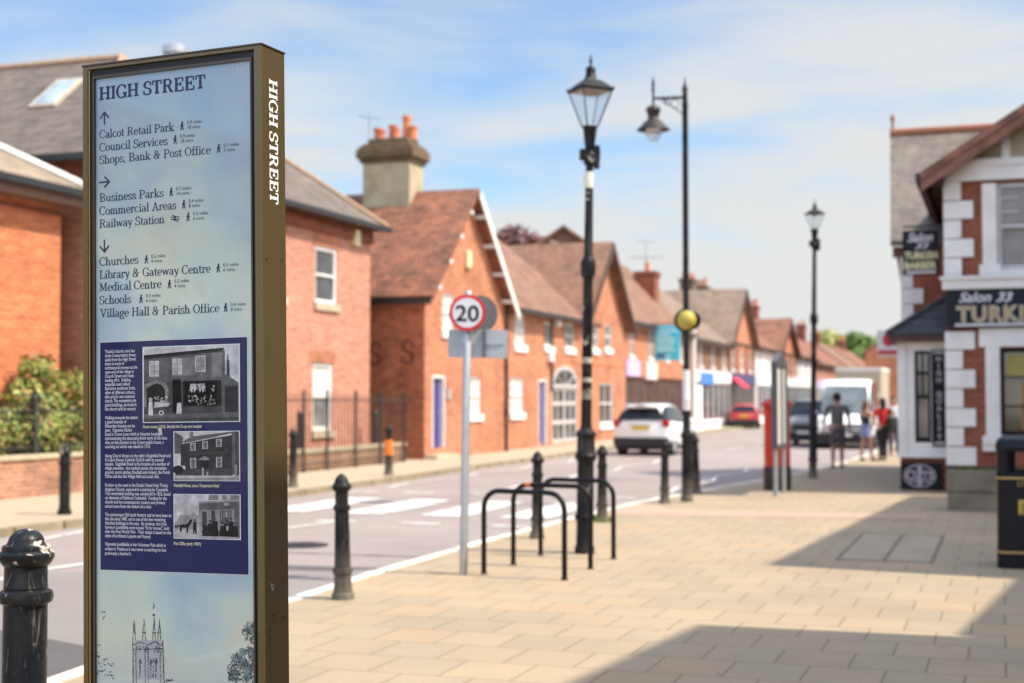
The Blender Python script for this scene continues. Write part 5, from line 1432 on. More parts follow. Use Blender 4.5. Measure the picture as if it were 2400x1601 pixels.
# ------------------------------------------------------------------ street lamps with square lanterns
LGL = clear_glass("lantern_glass", (.93, .95, .96), .22, .97)
def lantern(par, z0, s, rot=0.0):
    """square tapered lantern, base at z0; s = half width at the widest"""
    hb, hw = s * .36, s; zb, zw = z0, z0 + s * 2.2
    R_ = Matrix.Rotation(rot, 4, 'Z')
    def sq(h, z): return [(-h, -h, z), (h, -h, z), (h, h, z), (-h, h, z)]
    mb = MB(); A, B = sq(hb, zb), sq(hw, zw)
    for i in range(4):
        mb.ring([A[i], B[i]], s * .045, 6); mb.ring([A[i], A[(i + 1) % 4]], s * .05, 6); mb.ring([B[i], B[(i + 1) % 4]], s * .055, 6)
    f = MB().obj(mb, R_).build("lantern_frame", BLACK, par)
    mb = MB()
    for i in range(4):
        j = (i + 1) % 4; k = .93
        mb.slab([Vector(A[i]) * 1, Vector(A[j]), Vector(B[j]), Vector(B[i])], .004)
    mb2 = MB().obj(mb, R_ @ Matrix.Diagonal((.95, .95, 1, 1))); mb2.build("glass_pane", LGL, f)
    mb = MB(); E = hw * 1.10; pr = [(E, zw), (E, zw + s * .07), (hw * .96, zw + s * .17), (hw * .74, zw + s * .34), (hw * .52, zw + s * .50), (hw * .40, zw + s * .56), (hw * .38, zw + s * .60)]
    r2 = math.sqrt(2)
    mb.lathe([(r * r2, z) for r, z in pr], 4, rot=rad(45))
    for c in ((1, 1), (1, -1), (-1, 1), (-1, -1)): mb.lathe([(s * .07, 0), (s * .05, s * .1), (s * .01, s * .16)], 6, (c[0] * E * .96, c[1] * E * .96, zw + s * .06))
    STR = Matrix.Translation((0, 0, zw)) @ Matrix.Diagonal((1, 1, 1.19, 1)) @ Matrix.Translation((0, 0, -zw))
    rf = MB().obj(mb, R_ @ STR).build("lantern_roof", BLACK, par)
    zz = zw + s * .58
    mb = MB().lathe([(s * .38, zz), (s * .41, zz + s * .04), (s * .36, zz + s * .09), (s * .30, zz + s * .36), (s * .28, zz + s * .44), (s * .32, zz + s * .48), (s * .30, zz + s * .58), (s * .22, zz + s * .68), (s * .08, zz + s * .74),
        (s * .045, zz + s * .80), (s * .06, zz + s * .85), (s * .11, zz + s * .95), (s * .09, zz + s * 1.03), (s * .04, zz + s * 1.15), (s * .035, zz + s * 1.2), (s * .055, zz + s * 1.23), (s * .005, zz + s * 1.34)], 16)
    MB().obj(mb, STR).build("vent_finial", BLACK, rf, smooth=40)
    mb = MB(); mb.lathe([(hw * .9 * r2, zw - s * .06), (hw * .9 * r2, zw - s * .02)], 4, rot=rad(45) + rot); mb.lathe([(s * .30, zw - s * .30), (s * .34, zw - s * .06)], 16)
    mb.build("reflector", plain("pinkish_reflector", (.50, .40, .34), .5), f, smooth=40)
    return zw
def lamp_post(label, loc, H, s, dia, base, rot, sticker=False, mat=None):
    t = thing("street_lamp", label, "street lamp", loc, 0, "black lantern lamp posts")
    zl = H - s * (2.2 + 1.92 * 1.19)
    r = dia / 2; m = mat or BLACKP
    pr = [(base * 1.15, -.05), (base * 1.15, .06), (base, .08), (base * .96, .34), (base * 1.18, .36), (base * 1.22, .39), (base * 1.0, .42), (base * .95, .96), (base * 1.22, .99), (base * 1.26, 1.03), (base * 1.05, 1.06), (base * 1.02, 1.22), (base * 1.2, 1.24), (base * 1.15, 1.27), (r * 1.3, 1.31), (r * 1.15, 1.36)]
    MB().lathe(pr, 20).build("base", m, t, smooth=35)
    zc_ = .57 * H
    pr = [(r * 1.15, 1.36), (r * 1.05, zc_ - .12), (r * 1.5, zc_ - .10), (r * 1.65, zc_ - .04), (r * 1.65, zc_ + .05), (r * 1.3, zc_ + .09), (r * .98, zc_ + .12), (r * .80, zl - .42), (r * 1.25, zl - .40), (r * 1.4, zl - .34), (r * 1.3, zl - .30), (r * .95, zl - .27), (r * 1.2, zl - .16), (r * 1.55, zl - .02), (r * 1.7, zl)]
    MB().lathe(pr, 20).build("column", m, t, smooth=35)
    mb = MB(); mb.box(-r * 2.2, r * 2.3, -r * .8, r * .8, zl - .36, zl - .24); mb.box(r * .9, r * 2.2, -r * .9, r * .9, zl - .45, zl - .2)
    mb.build("photocell_box", m, t, bevel=.015)
    lantern(t, zl, s, rot)
    if sticker:
        z = P(1376, 420, loc.y).z; MB().lathe([(r * .99, z - .1), (r * 1.03, z - .098), (r * 1.03, z + .07), (r * .98, z + .072)], 16, (-.008, -.015, 0)).build("label_band", plain("cream_label", (.70, .66, .55), .6, var=.2), t, smooth=40)
        for z_, l in ((1.62, .10), (1.8, .05), (2.0, .06)): MB().lathe([(r * 1.10, z_), (r * 1.14, z_ + .002), (r * 1.13, z_ + l), (r * 1.09, z_ + l + .002)], 16).build("tape_remnant", plain("torn_tape", (.42, .38, .30), .8, var=.5, scale=14), t, smooth=40)
    return t
p = G(1370, 1297); H_ = P(1384, 127, p.y).z
o = lamp_post("tall lantern lamp post with torn tape remnants, beside the cycle stands", p, H_, .174, .098, .092, rad(24), True, BLACKL); lean(o, 0, .85)
p = G(1905, 1121); H_ = P(1916, 466, p.y).z
o = lamp_post("smaller lantern lamp post near the people, past the red pillar box", p, H_, .140, .10, .085, rad(18)); lean(o, 0, .9)

# ------------------------------------------------------------------ beacon post with a pendant lantern
p = G(1610, 1176); Yp = p.y
zt = P(1610, 195, Yp).z; zb = P(1610, 751, Yp).z; za = P(1610, 228, Yp).z
t = thing("beacon_post", "tall black crossing post with a yellow globe and a bracketed pendant lantern", "street lamp", p, 0)
pr = [(.10, -.05), (.10, .08), (.085, .1), (.08, 1.0), (.095, 1.02), (.095, 1.07), (.065, 1.12), (.058, 1.35), (.075, 1.37), (.075, 1.42), (.05, 1.46), (.046, zt - .4), (.055, zt - .38), (.045, zt - .3), (.04, zt - .12), (.055, zt - .10), (.02, zt - .02), (.005, zt + .1)]
MB().lathe(pr, 20).build("column", BLACKP, t, smooth=35)
c = MB(); c.ball((0, -.05, zb), .155, 12); gl = c.build("yellow_globe", plain("yellow_globe", (.42, .34, .05), .6, var=.03), t, smooth=60)
mb = MB()
n = 32; yb = -.0
for i in range(n):
    t0, t1 = 2 * math.pi * i / n, 2 * math.pi * (i + 1) / n
    q = lambda r, tt, y: (r * math.cos(tt), y, zb + r * math.sin(tt))
    mb.mesh([q(.155, t0, -.06), q(.155, t1, -.06), q(.19, t1, -.03), q(.19, t0, -.03), q(.155, t0, .03), q(.155, t1, .03), q(.19, t1, .03), q(.19, t0, .03)], [(0, 1, 2, 3), (7, 6, 5, 4), (3, 2, 6, 7), (4, 5, 1, 0)])
mb.build("collar", BLACK, t, smooth=40)
mb = MB(); mb.obj(MB().lathe([(.15, 0), (.15, .16), (.12, .2)], 24), Matrix.Translation((.10, .08, zb)) @ Matrix.Rotation(rad(-80), 4, 'X') @ Matrix.Rotation(0, 4, 'Z')); mb.build("rear_housing", BLACK, t, smooth=40)
z0, z1 = P(1610, 990, Yp).z, P(1610, 868, Yp).z
MB().lathe([(.05, z0), (.058, z0 + .005), (.058, (z0 + z1) / 2 - .06), (.0585, (z0 + z1) / 2 - .058), (.0585, (z0 + z1) / 2 - .04), (.058, (z0 + z1) / 2 - .038), (.058, z1 - .005), (.05, z1)], 20).build("notice", plain("white_notice", (.74, .73, .72), .6, var=.06), t, smooth=30)
xl = P(1531, 235, Yp).x - p.x; ax = (xl, 0)
mb = MB(); mb.ring([(0, 0, za), (xl, 0, za - .02)], .022, 8); mb.ring([(-.02, 0, za - .28), (xl * .75, 0, za - .03)], .010, 6)
for (cx_, cz_, r_) in ((-.16, za - .10, .07), (-.29, za - .075, .04)):
    mb.ring([(cx_ + r_ * math.cos(a), 0, cz_ + r_ * math.sin(a)) for a in [rad(30 * i) for i in range(12)]], .008, 5)
mb.ring([(xl, 0, za + .14), (xl, 0, za - .2)], .018, 8)
mb.lathe([(.03, 0), (.018, .06), (.028, .1), (.004, .24)], 10, (xl, 0, za + .1))
mb.build("bracket_arm", BLACKP, t, smooth=40)
zp = P(1530, 254, Yp).z
pr = [(.02, zp + .06), (.10, zp + .02), (.12, zp - .02), (.11, zp - .06), (.09, zp - .12), (.085, zp - .16), (.10, zp - .19), (.15, zp - .22), (.185, zp - .27), (.265, zp - .34), (.272, zp - .35), (.255, zp - .352), (.18, zp - .30), (.05, zp - .28)]
sh = MB().lathe([(r, z) for r, z in pr], 28, (xl, 0, 0)).build("lamp_shade", plain("brown_black_shade", (.025, .018, .015), .5), t, smooth=40)
MB().lathe([(.13, zp - .345), (.135, zp - .36), (.12, zp - .43), (.085, zp - .50), (.03, zp - .54), (.002, zp - .545)], 24, (xl, 0, 0)).build("glass_bowl", clear_glass("frosted_bowl", (.9, .92, .93), .35, .75), sh, smooth=60)

# ------------------------------------------------------------------ pillar box, notice board
p = G(1822, 1148)
t = thing("pillar_box", "red pillar box with a black base behind the notice board", "post box", p, 0)
MB().lathe([(.245, -.05), (.245, .40), (.235, .42)], 32).build("base", plain("black_box_base", (.025, .022, .02), .5), t, smooth=40)
MB().lathe([(.232, .42), (.232, 1.42), (.25, 1.44), (.25, 1.47), (.232, 1.48)], 32).build("body", RED, t, smooth=40)
MB().lathe([(.24, 1.48), (.275, 1.50), (.28, 1.55), (.262, 1.57), (.20, 1.62), (.10, 1.655), (.001, 1.665)], 32).build("cap", RED, t, smooth=40)
MB().box(-.12, .12, -.245, -.2, 1.28, 1.33).build("slot", BLACKF, t)
MB().box(-.14, .14, -.242, -.2, .55, 1.15).build("door", RED, t, bevel=.01)
p1, p2 = G(1818, 1163), G(1837, 1155)
d = p2 - p1; L = d.length
t = thing("notice_board", "two posted notice board seen nearly edge on, with white sheets behind glass", "notice board", p1, math.atan2(d.y, d.x))
zt, zb = P(1820, 848, p1.y).z, P(1820, 1052, p1.y).z
GP = plain("grey_green_post", (.30, .32, .30), .5, var=.1)
for x in (0, L): MB().lathe([(.038, -.05), (.038, zt + .02)], 14, (x, 0, 0)).build("post", GP, t, smooth=40)
DG = plain("dark_grey_frame", (.07, .07, .075), .45)
mb = MB(); x0, x1 = -.10, L + .22
mb.box(x0, x1, -.05, .05, zb, zb + .07); mb.box(x0, x1, -.05, .05, zt - .07, zt)
for x in (x0, (x0 + x1) / 2 - .035, x1 - .07): mb.box(x, x + .07, -.05, .05, zb + .07, zt - .07)
mb.prism([(x0, zt), (x1, zt), ((x0 + x1) / 2, zt + .17)], 'y', -.05, .05)
mb.build("frame", DG, t)
MB().box(x0 + .07, x1 - .07, -.02, .02, zb + .07, zt - .07).build("backing", plain("white_sheet", (.62, .60, .58), .7, var=.1), t)

# ------------------------------------------------------------------ litter bin, planter, cover
p = G(2332, 1332)
p = p + NV * .02
w_ = .62; t = thing("litter_bin", "black litter bin with gold bands and a domed hood by the edge of the shade", "litter bin", p + NV * (w_ / 2) + SV * (w_ / 2), -TH)
def rsq(h, r, n=5):
    pts = []
    for cx_, cy_, a0_ in ((h - r, h - r, 0), (-h + r, h - r, 90), (-h + r, -h + r, 180), (h - r, -h + r, 270)):
        for i in range(n): a = rad(a0_ + 90 * i / (n - 1)); pts.append((cx_ + r * math.cos(a), cy_ + r * math.sin(a)))
    return pts
h = w_ / 2
GLB = plain("black_bin_plastic", (.005, .006, .009), .35, var=.2, spec=.22)
GLD = plain("gold_band", (.42, .28, .09), .4, .3)
mb = MB(); mb.prism(rsq(h, .09), 'z', 0, .145); mb.prism(rsq(h - .004, .09), 'z', .165, .855); B_ = mb.build("body", GLB, t, smooth=40)
mb = MB(); mb.prism(rsq(h + .004, .09), 'z', .145, .165); mb.prism(rsq(h + .004, .09), 'z', .855, .875); mb.build("gold_band", GLD, t, smooth=40)
mb = MB()
for sx_, sy_ in ((1, 1), (1, -1), (-1, 1), (-1, -1)): mb.prism([(sx_ * h + (x - sx_ * .09), sy_ * h + (y - sy_ * .09)) for x, y in [(.09 * math.cos(rad(30 * i)), .09 * math.sin(rad(30 * i))) for i in range(12)]], 'z', .875, 1.12)
mb.box(-h + .03, h - .03, -h + .005, -h + .05, .875, .92); mb.box(-h + .03, h - .03, h - .05, h - .005, .875, .92); mb.box(-h + .005, -h + .05, -h + .04, h - .04, .875, .92); mb.box(h - .05, h - .005, -h + .04, h - .04, .875, .92)
mb.build("hood_pillar", GLB, t, smooth=40)
mb = MB(); prev = None
for (s_, z) in ((1.0, 1.12), (1.02, 1.15), (1.0, 1.20), (.93, 1.235), (.80, 1.255), (.3, 1.27)):
    ring_ = [(x * s_, y * s_, z) for x, y in rsq(h, .09)]
    if prev: n = len(ring_); mb.mesh(prev + ring_, [(i, (i + 1) % n, (i + 1) % n + n, i + n) for i in range(n)])
    else: mb.poly(ring_)
    prev = ring_
mb.poly(prev); mb.build("hood", GLB, t, smooth=50)
mb = MB(); mb.box(-h + .1, h - .1, -h + .04, -h + .045, .56, .72); mb.build("label_recess", BLACKF, t)
tx = text_mb("LITTER", .075); e = extent(tx)
MB().obj(tx, Matrix(((1, 0, 0, -(e[0] + e[1]) / 2), (0, 0, -1, -h - .0015), (0, 1, 0, .79), (0, 0, 0, 1)))).build("lettering", GLD, t, recalc=False)
mb = MB(); mb.box(-h + .20, h - .20, -h - .002, -h + .003, .52, .66); pn = mb.build("sticker", plain("yellow_sticker", (.48, .34, .05), .5, var=.15), t)
mb = MB(); mb.box(-h + .24, -h + .25, -h - .0035, -h - .002, .55, .63); mb.box(-.02, .03, -h - .0035, -h - .002, .55, .63); mb.box(-h + .22, h - .22, -h - .0035, -h - .002, .53, .54); mb.build("sticker_print", BLACKF, pn)

p = G(2221, 1197)
t = thing("planter", "mossy two course concrete trough planter standing in front of the white quoins", "planter", p, -TH)
mb = MB(); mb.box(0, 1.5, 0, .6, -.02, .27); mb.build("lower_course", CONC, t, bevel=.015)
mb = MB(); W_, D_ = 1.53, .62
for (x0, x1, y0, y1) in ((-.015, W_ - .015, -.012, .07), (-.015, W_ - .015, D_ - .08, D_), (-.015, .075, .07, D_ - .08), (W_ - .1, W_ - .015, .07, D_ - .08)): mb.box(x0, x1, y0, y1, .278, .575)
mb.build("trough", CONC, t, bevel=.012)
MB().box(.075, W_ - .1, .07, D_ - .08, .28, .53).build("soil", plain("dark_soil", (.05, .035, .02), .95, var=.4, bump=.5), t)
mb = MB()
for i in range(90):
    x, y = rnd.uniform(.1, 1.4), rnd.uniform(.1, .5); hh = rnd.uniform(.03, .12)
    mb.poly([(x - .02, y, .53), (x + .02, y, .53), (x + rnd.uniform(-.05, .05), y + rnd.uniform(-.05, .05), .53 + hh)])
mb.build("weeds", plain("green_moss", (.14, .19, .02), .9), t, recalc=False)
mb = MB(); q = [G(2205, 1256), G(2005, 1254), G(1968, 1312), G(2200, 1316)]
aa = [(NV.dot(x), SV.dot(x)) for x in q]; a0_, a1_ = (aa[1][0] + aa[2][0]) / 2, (aa[0][0] + aa[3][0]) / 2; b0_, b1_ = min(x[1] for x in aa[2:]), max(x[1] for x in aa[:2])
t = thing("access_cover", "recessed paved access cover with two panels in the shaded paving", "access cover", AB(a0_, b0_, 0), -TH)
W_, D_ = a1_ - a0_, b1_ - b0_
mb = MB(); f = .035
for (x0, x1, y0, y1) in ((0, W_, 0, f), (0, W_, D_ - f, D_), (0, f, f, D_ - f), (W_ - f, W_, f, D_ - f), (W_ / 2 - f / 2, W_ / 2 + f / 2, f, D_ - f)): mb.box(x0, x1, y0, y1, -.03, .007)
mb.build("frame", plain("mossy_steel_frame", (.17, .15, .10), .7, .2, var=.4), t)
for i in (0, 1):
    x0 = f + i * (W_ / 2 - f / 2 + .0); x1 = x0 + W_ / 2 - 1.5 * f
    mb = MB(); mb.box(x0 + .004, x1 - .004, f + .004, D_ - f - .004, -.03, .004); mb.build("panel", plain("grey_cover_slab", (.345, .28, .195), .9, var=.18, scale=3, bump=.3), t)
# ------------------------------------------------------------------ the tall wayfinding sign
SW, SD = 0.70, 0.142
YAW, LEAN = rad(-22.0), rad(-0.95)
RM = Euler((0, LEAN, YAW), 'XYZ').to_matrix()
TR = P(612, 100, 4.5)
SH = TR.z / RM[2][2] - RM[2][0] * SW + .01
loc = TR - RM @ Vector((SW, 0, SH))
T = thing("totem_sign", "tall bronze information totem headed HIGH STREET with directions, history text and old photographs", "sign", loc, rot=(0, LEAN, YAW))
MI = RM.transposed()
def fpt(u, v, y=0.0):
    """point of the sign's front plane (local x, z) under a picture position"""
    o = MI @ (Vector((0, 0, HC)) - loc); d = MI @ ray(u, v)
    q = o + d * ((y - o.y) / d.y); return q.x, q.z
def spt(u, v):
    o = MI @ (Vector((0, 0, HC)) - loc); d = MI @ ray(u, v)
    q = o + d * ((SW - o.x) / d.x); return q.y, q.z
BRONZE = plain("bronze_paint", (.145, .105, .042), .36, .55, var=.10, scale=2.0, coat=.15)
BRONZD = plain("dark_bronze_trim", (.085, .064, .045), .35, .5, var=.15)
GASK = plain("black_gasket", (.006, .006, .006), .6)
YP = .014                                   # depth of the glass face behind the frame's front
mb = MB(); mb.box(0, SW, .03, SD, -.3, SH - .006)
mb.box(0, .020, .0, .03, -.3, SH - .006); mb.box(SW - .028, SW, .0, .03, -.3, SH - .006)
mb.box(.020, SW - .028, .0, .03, SH - .018, SH - .006)
CB = mb.build("cabinet", BRONZE, T, bevel=.0015)
MB().box(-.003, SW + .003, -.003, SD + .003, SH - .006, SH).build("top_plate", BRONZD, CB, bevel=.001)
mb = MB(); mb.box(.0201, .026, .004, .029, .3, SH - .0181); mb.build("edge_strip", plain("gold_edge", (.40, .27, .09), .3, .7), CB)
mb = MB(); mb.box(.026, .036, .010, .029, .3, SH - .0181); mb.box(SW - .040, SW - .028, .010, .029, .3, SH - .0181); mb.box(.036, SW - .040, .010, .029, SH - .040, SH - .0181)
mb.build("gasket", GASK, CB)
mb = MB(); mb.box(.036, .043, .005, .029, .3, SH - .040); mb.box(SW - .046, SW - .040, .005, .029, .3, SH - .040); mb.box(.043, SW - .046, .005, .029, SH - .049, SH - .040)
mb.build("inner_trim", BRONZD, CB)
for u, v in ((625, 607), (660, 610), (640, 1443), (631, 1475), (664, 1449), (632, 1495)):
    y, z = spt(u, v)
    if 0 < y < SD: MB().obj(MB().lathe([(.0042, -.002), (.0042, .0012), (.002, .0016)], 10), Matrix.Translation((SW, y, z)) @ Matrix.Rotation(rad(90), 4, 'Y')).build("screw", plain("screw_head", (.05, .045, .04), .4, .6), CB, smooth=40)
y, z = spt(637, 1376)
mb = MB(); mb.lathe([(.0075, 0), (.0075, .003), (.006, .004)], 16, sx=1.5); k_ = MB().obj(mb, Matrix.Translation((SW, y, z)) @ Matrix.Rotation(rad(90), 4, 'Y')).build("lock_plate", plain("chrome_lock", (.62, .62, .64), .2, .9), CB, smooth=40)
MB().box(SW + .004, SW + .0052, y - .001, y + .001, z - .006, z + .004).build("keyhole", BLACKF, k_)
# white lettering running down the narrow side
(yA, zA_), (yB, zB_) = spt(640, 187), spt(640, 478)
(yl_, _), (yr_, _) = spt(631, 330), spt(650, 330)
capS = abs(yr_ - yl_)
g, wd = slab_mb("HIGH STREET", capS, 1.4, spacing=.0)
sx = (zA_ - zB_) / wd
ML = lambda x: Matrix(((0, 0, 1, x), (0, 1, 0, min(yl_, yr_)), (-sx, 0, 0, zA_), (0, 0, 0, 1)))
MB().obj(g, ML(SW + .0012)).build("side_lettering", plain("white_letter", (.82, .82, .80), .5, var=.02), CB, recalc=False)
# the face
m, t_, b_ = _mat("watercolour_sky_print")
tcn = t_.nodes.new('ShaderNodeTexCoord'); o_ = tcn.outputs['Object']
mpn = t_.nodes.new('ShaderNodeMapping'); mpn.inputs['Scale'].default_value = (1.0, 1.0, 1.0); mpn.inputs['Location'].default_value = (.35, 0, .52); t_.links.new(o_, mpn.inputs[0])
f1 = _noise(t_, mpn.outputs[0], 2.1, 3, .5, .5)
c_ = _ramp(t_, f1, [(.30, (.31, .44, .52)), (.44, (.43, .55, .54)), (.54, (.53, .62, .53)), (.66, (.61, .63, .48))])
f2 = _noise(t_, mpn.outputs[0], 6.5, 5, .6, .8)
c_ = _mixc(t_, 1.0, c_, _ramp(t_, f2, [(.3, (.92, .94, .97)), (.7, (1.06, 1.05, 1.03))]), 'MULTIPLY')
sx_ = t_.nodes.new('ShaderNodeSeparateXYZ'); t_.links.new(o_, sx_.inputs[0])
mrz = t_.nodes.new('ShaderNodeMapRange'); mrz.inputs['From Min'].default_value = 2.05; mrz.inputs['From Max'].default_value = 2.75; t_.links.new(sx_.outputs[2], mrz.inputs['Value'])
c_ = _mixc(t_, _ramp(t_, mrz.outputs[0], [(0, (0, 0, 0)), (1, (.75,) * 3)]), c_, (.17, .27, .41))
mrz2 = t_.nodes.new('ShaderNodeMapRange'); mrz2.inputs['From Min'].default_value = .88; mrz2.inputs['From Max'].default_value = .60; t_.links.new(sx_.outputs[2], mrz2.inputs['Value'])
c_ = _mixc(t_, _ramp(t_, mrz2.outputs[0], [(0, (0, 0, 0)), (1, (.45,) * 3)]), c_, (.20, .32, .50))
t_.links.new(c_, b_.inputs['Base Color'])
b_.inputs['Roughness'].default_value = .45; b_.inputs['Coat Weight'].default_value = .8; b_.inputs['Coat Roughness'].default_value = .03
SKYP = m
FACE = MB().box(.043, SW - .046, YP, .029, .3, SH - .049).build("display_panel", SKYP, T)
INK = plain("navy_ink", (.010, .016, .075), .5, var=.05)
INKG = plain("grey_navy_ink", (.045, .055, .10), .5, var=.1)
YT = YP - .0008
def MFc(x, z, y=YT, sx=1.0, sz=1.0): return Matrix(((sx, 0, 0, x), (0, 0, -1, y), (0, sz, 0, z), (0, 0, 0, 1)))
def slab_line(dst, body, uA, vA, uB, vB, cap, weight=1.0):
    """a line of slab lettering between two baseline positions"""
    xA, z0 = fpt(uA, vA, YP); xB, z1 = fpt(uB, vB, YP)
    g, wd = slab_mb(body, cap, weight)
    dst.obj(g, MFc(xA, (z0 + z1) / 2, YT, (xB - xA) / wd, 1.0))
    return xB, (z0 + z1) / 2
def capz(u, v0, v1): return fpt(u, v0, YP)[1] - fpt(u, v1, YP)[1]
mb = MB()
slab_line(mb, "HIGH STREET", 232, 233, 482, 209, capz(350, 189, 220), 1.35)
mb.build("heading", INK, FACE, recalc=False)
S_ = 1.0208
lines = [("Calcot Retail Park", 228, 318, 400, 300.5), ("Council Services", 228, 348.5, 385, 332), ("Shops, Bank & Post Office", 228, 377, 484, 353),
         ("Business Parks", 228, 463.5, 376, 452), ("Commercial Areas", 228, 494, 405, 480), ("Railway Station", 228, 524, 378, 512),
         ("Churches", 228, 610.5, 318, 605), ("Library & Gateway Centre", 228, 641, 484, 625), ("Medical Centre", 228, 669, 371, 661), ("Schools", 228, 699, 301, 695.5), ("Village Hall & Parish Office", 230, 729.5, 504, 716)]
walk = [(418, 289, "0.9 miles", "18 mins"), (402, 320.5, "0.9 miles", "18 mins"), (502, 341, "0.1 miles", "2 mins"), (393, 441, "0.7 miles", "14 mins"), (422, 469, "0.4 miles", "8 mins"), (432, 498, "0.3 miles", "6 mins"),
        (336, 595.5, "0.2 miles", "4 mins"), (501, 615.5, "0.3 miles", "6 mins"), (389, 652.5, "0.2 miles", "4 mins"), (324, 686, "0.3 miles", "6 mins"), (518, 706, "0.4 miles", "8 mins")]
mb = MB()
cap_ = capz(300, 295, 314.5)
for s_, u0, v0, u1, v1 in lines: slab_line(mb, s_, u0 * S_, v0 * S_, u1 * S_, v1 * S_, cap_, .95)
mb.build("destination_list", INK, FACE, recalc=False)
def stroke2(dst, pts, wd, y, lay=0):
    for i, ((x0, z0), (x1, z1)) in enumerate(zip(pts[:-1], pts[1:])):
        dx, dz = x1 - x0, z1 - z0; L = math.hypot(dx, dz) or 1e-6
        nx, nz = -dz / L * wd / 2, dx / L * wd / 2; e = wd * .3 / L
        x0_, z0_, x1_, z1_ = x0 - dx * e, z0 - dz * e, x1 + dx * e, z1 + dz * e
        yy = y - (i % 4) * 3e-5 - lay * 1e-5
        dst.poly([(x0_ + nx, yy, z0_ + nz), (x0_ - nx, yy, z0_ - nz), (x1_ - nx, yy, z1_ - nz), (x1_ + nx, yy, z1_ + nz)])
for k_, (u, v, ang) in enumerate(((240, 271.5, 0), (240, 418, -90), (240, 565, 180))):
    cx_, cz_ = fpt(u * S_, v * S_, YP); r = .020
    pts = [[(0, -1), (0, .95)], [(-.85, .05), (0, 1), (.85, .05)]]
    mb = MB(); a = rad(ang)
    for k, pl in enumerate(pts): stroke2(mb, [(cx_ + r * (x * math.cos(a) - z * math.sin(a)), cz_ + r * (x * math.sin(a) + z * math.cos(a))) for x, z in pl], .0055, YT - k * 1e-4)
    mb.build("direction_arrow", INK, FACE, recalc=False)
mb = MB(); mt = MB()
for u, v, a_, b__ in walk:
    x, z = fpt(u * S_, v * S_, YP); h = .026
    P2 = lambda q: [(x + h * i, z + h * j) for i, j in q]
    mb.poly([(x + .0036 * math.cos(i * .7854) + h * .05, YT, z + h * .43 + .0036 * math.sin(i * .7854)) for i in range(8)])
    stroke2(mb, P2([(.03, .28), (.0, -.05)]), .0055, YT - 1e-4); stroke2(mb, P2([(.0, -.05), (.13, -.25), (.2, -.5)]), .0034, YT - 2e-4); stroke2(mb, P2([(.0, -.05), (-.08, -.27), (-.2, -.5)]), .0034, YT - 3e-4)
    stroke2(mb, P2([(.03, .24), (.15, .08), (.25, .02)]), .0026, YT - 4e-4); stroke2(mb, P2([(.03, .24), (-.14, .1), (-.17, -.06)]), .0026, YT - 5e-4)
    for s_, dz in ((a_, .0035), (b__, -.0125)):
        mt.obj(text_mb(s_, .0165), MFc(x + .019, z + dz, YT))
mb.build("walking_figure_icon", INK, FACE, recalc=False)
mt.build("distance_lettering", INKG, FACE, recalc=False)
# two crossed-arrow bars of the railway symbol
x, z = fpt(402 * S_, 501 * S_, YP); h = .017; mb = MB()
for q, l in (([(-1, .32), (1, .32)], 0), ([(-1, -.32), (1, -.32)], 1), ([(-.75, .95), (.35, .32)], 2), ([(.35, .32), (-.45, -.32)], 3), ([(-.45, -.32), (.75, -.95)], 4)):
    stroke2(mb, [(x + h * i * .95, z + h * j * .70) for i, j in q], .0030, YT - l * 6e-5)
mb.build("railway_symbol", INK, FACE, recalc=False)
# ---- the navy history board
(xa0, za1), (xa1, za1b) = fpt(235, 804, YP), fpt(578, 789, YP)
(_, za0), (_, za0b) = fpt(235, 1335, YP), fpt(582, 1347, YP)
BX0, BX1, BZ1, BZ0 = xa0, fpt(581, 1100, YP)[0], (za1 + za1b) / 2, (za0 + za0b) / 2
m, t_, b_ = _mat("navy_print")
tcn = t_.nodes.new('ShaderNodeTexCoord'); f1 = _noise(t_, tcn.outputs['Object'], 3, 3)
t_.links.new(_ramp(t_, f1, [(.3, (.014, .021, .085)), (.7, (.022, .028, .10))]), b_.inputs['Base Color'])
b_.inputs['Roughness'].default_value = .5; b_.inputs['Specular IOR Level'].default_value = .1; b_.inputs['Coat Weight'].default_value = .28; b_.inputs['Coat Roughness'].default_value = .03
mb = MB(); mb.box(BX0 - .0022, BX1 + .0022, YP - .0004, YP + .001, BZ0 - .0022, BZ1 + .0022); mb.build("board_border", plain("pale_border", (.62, .68, .70), .5), FACE)
BOARD = MB().box(BX0, BX1, YP - .0010, YP + .001, BZ0, BZ1).build("history_board", m, FACE)
WINK = plain("white_ink", (.70, .70, .72), .5, var=.03)
YINK = plain("cream_italic_ink", (.66, .62, .42), .5, var=.03)
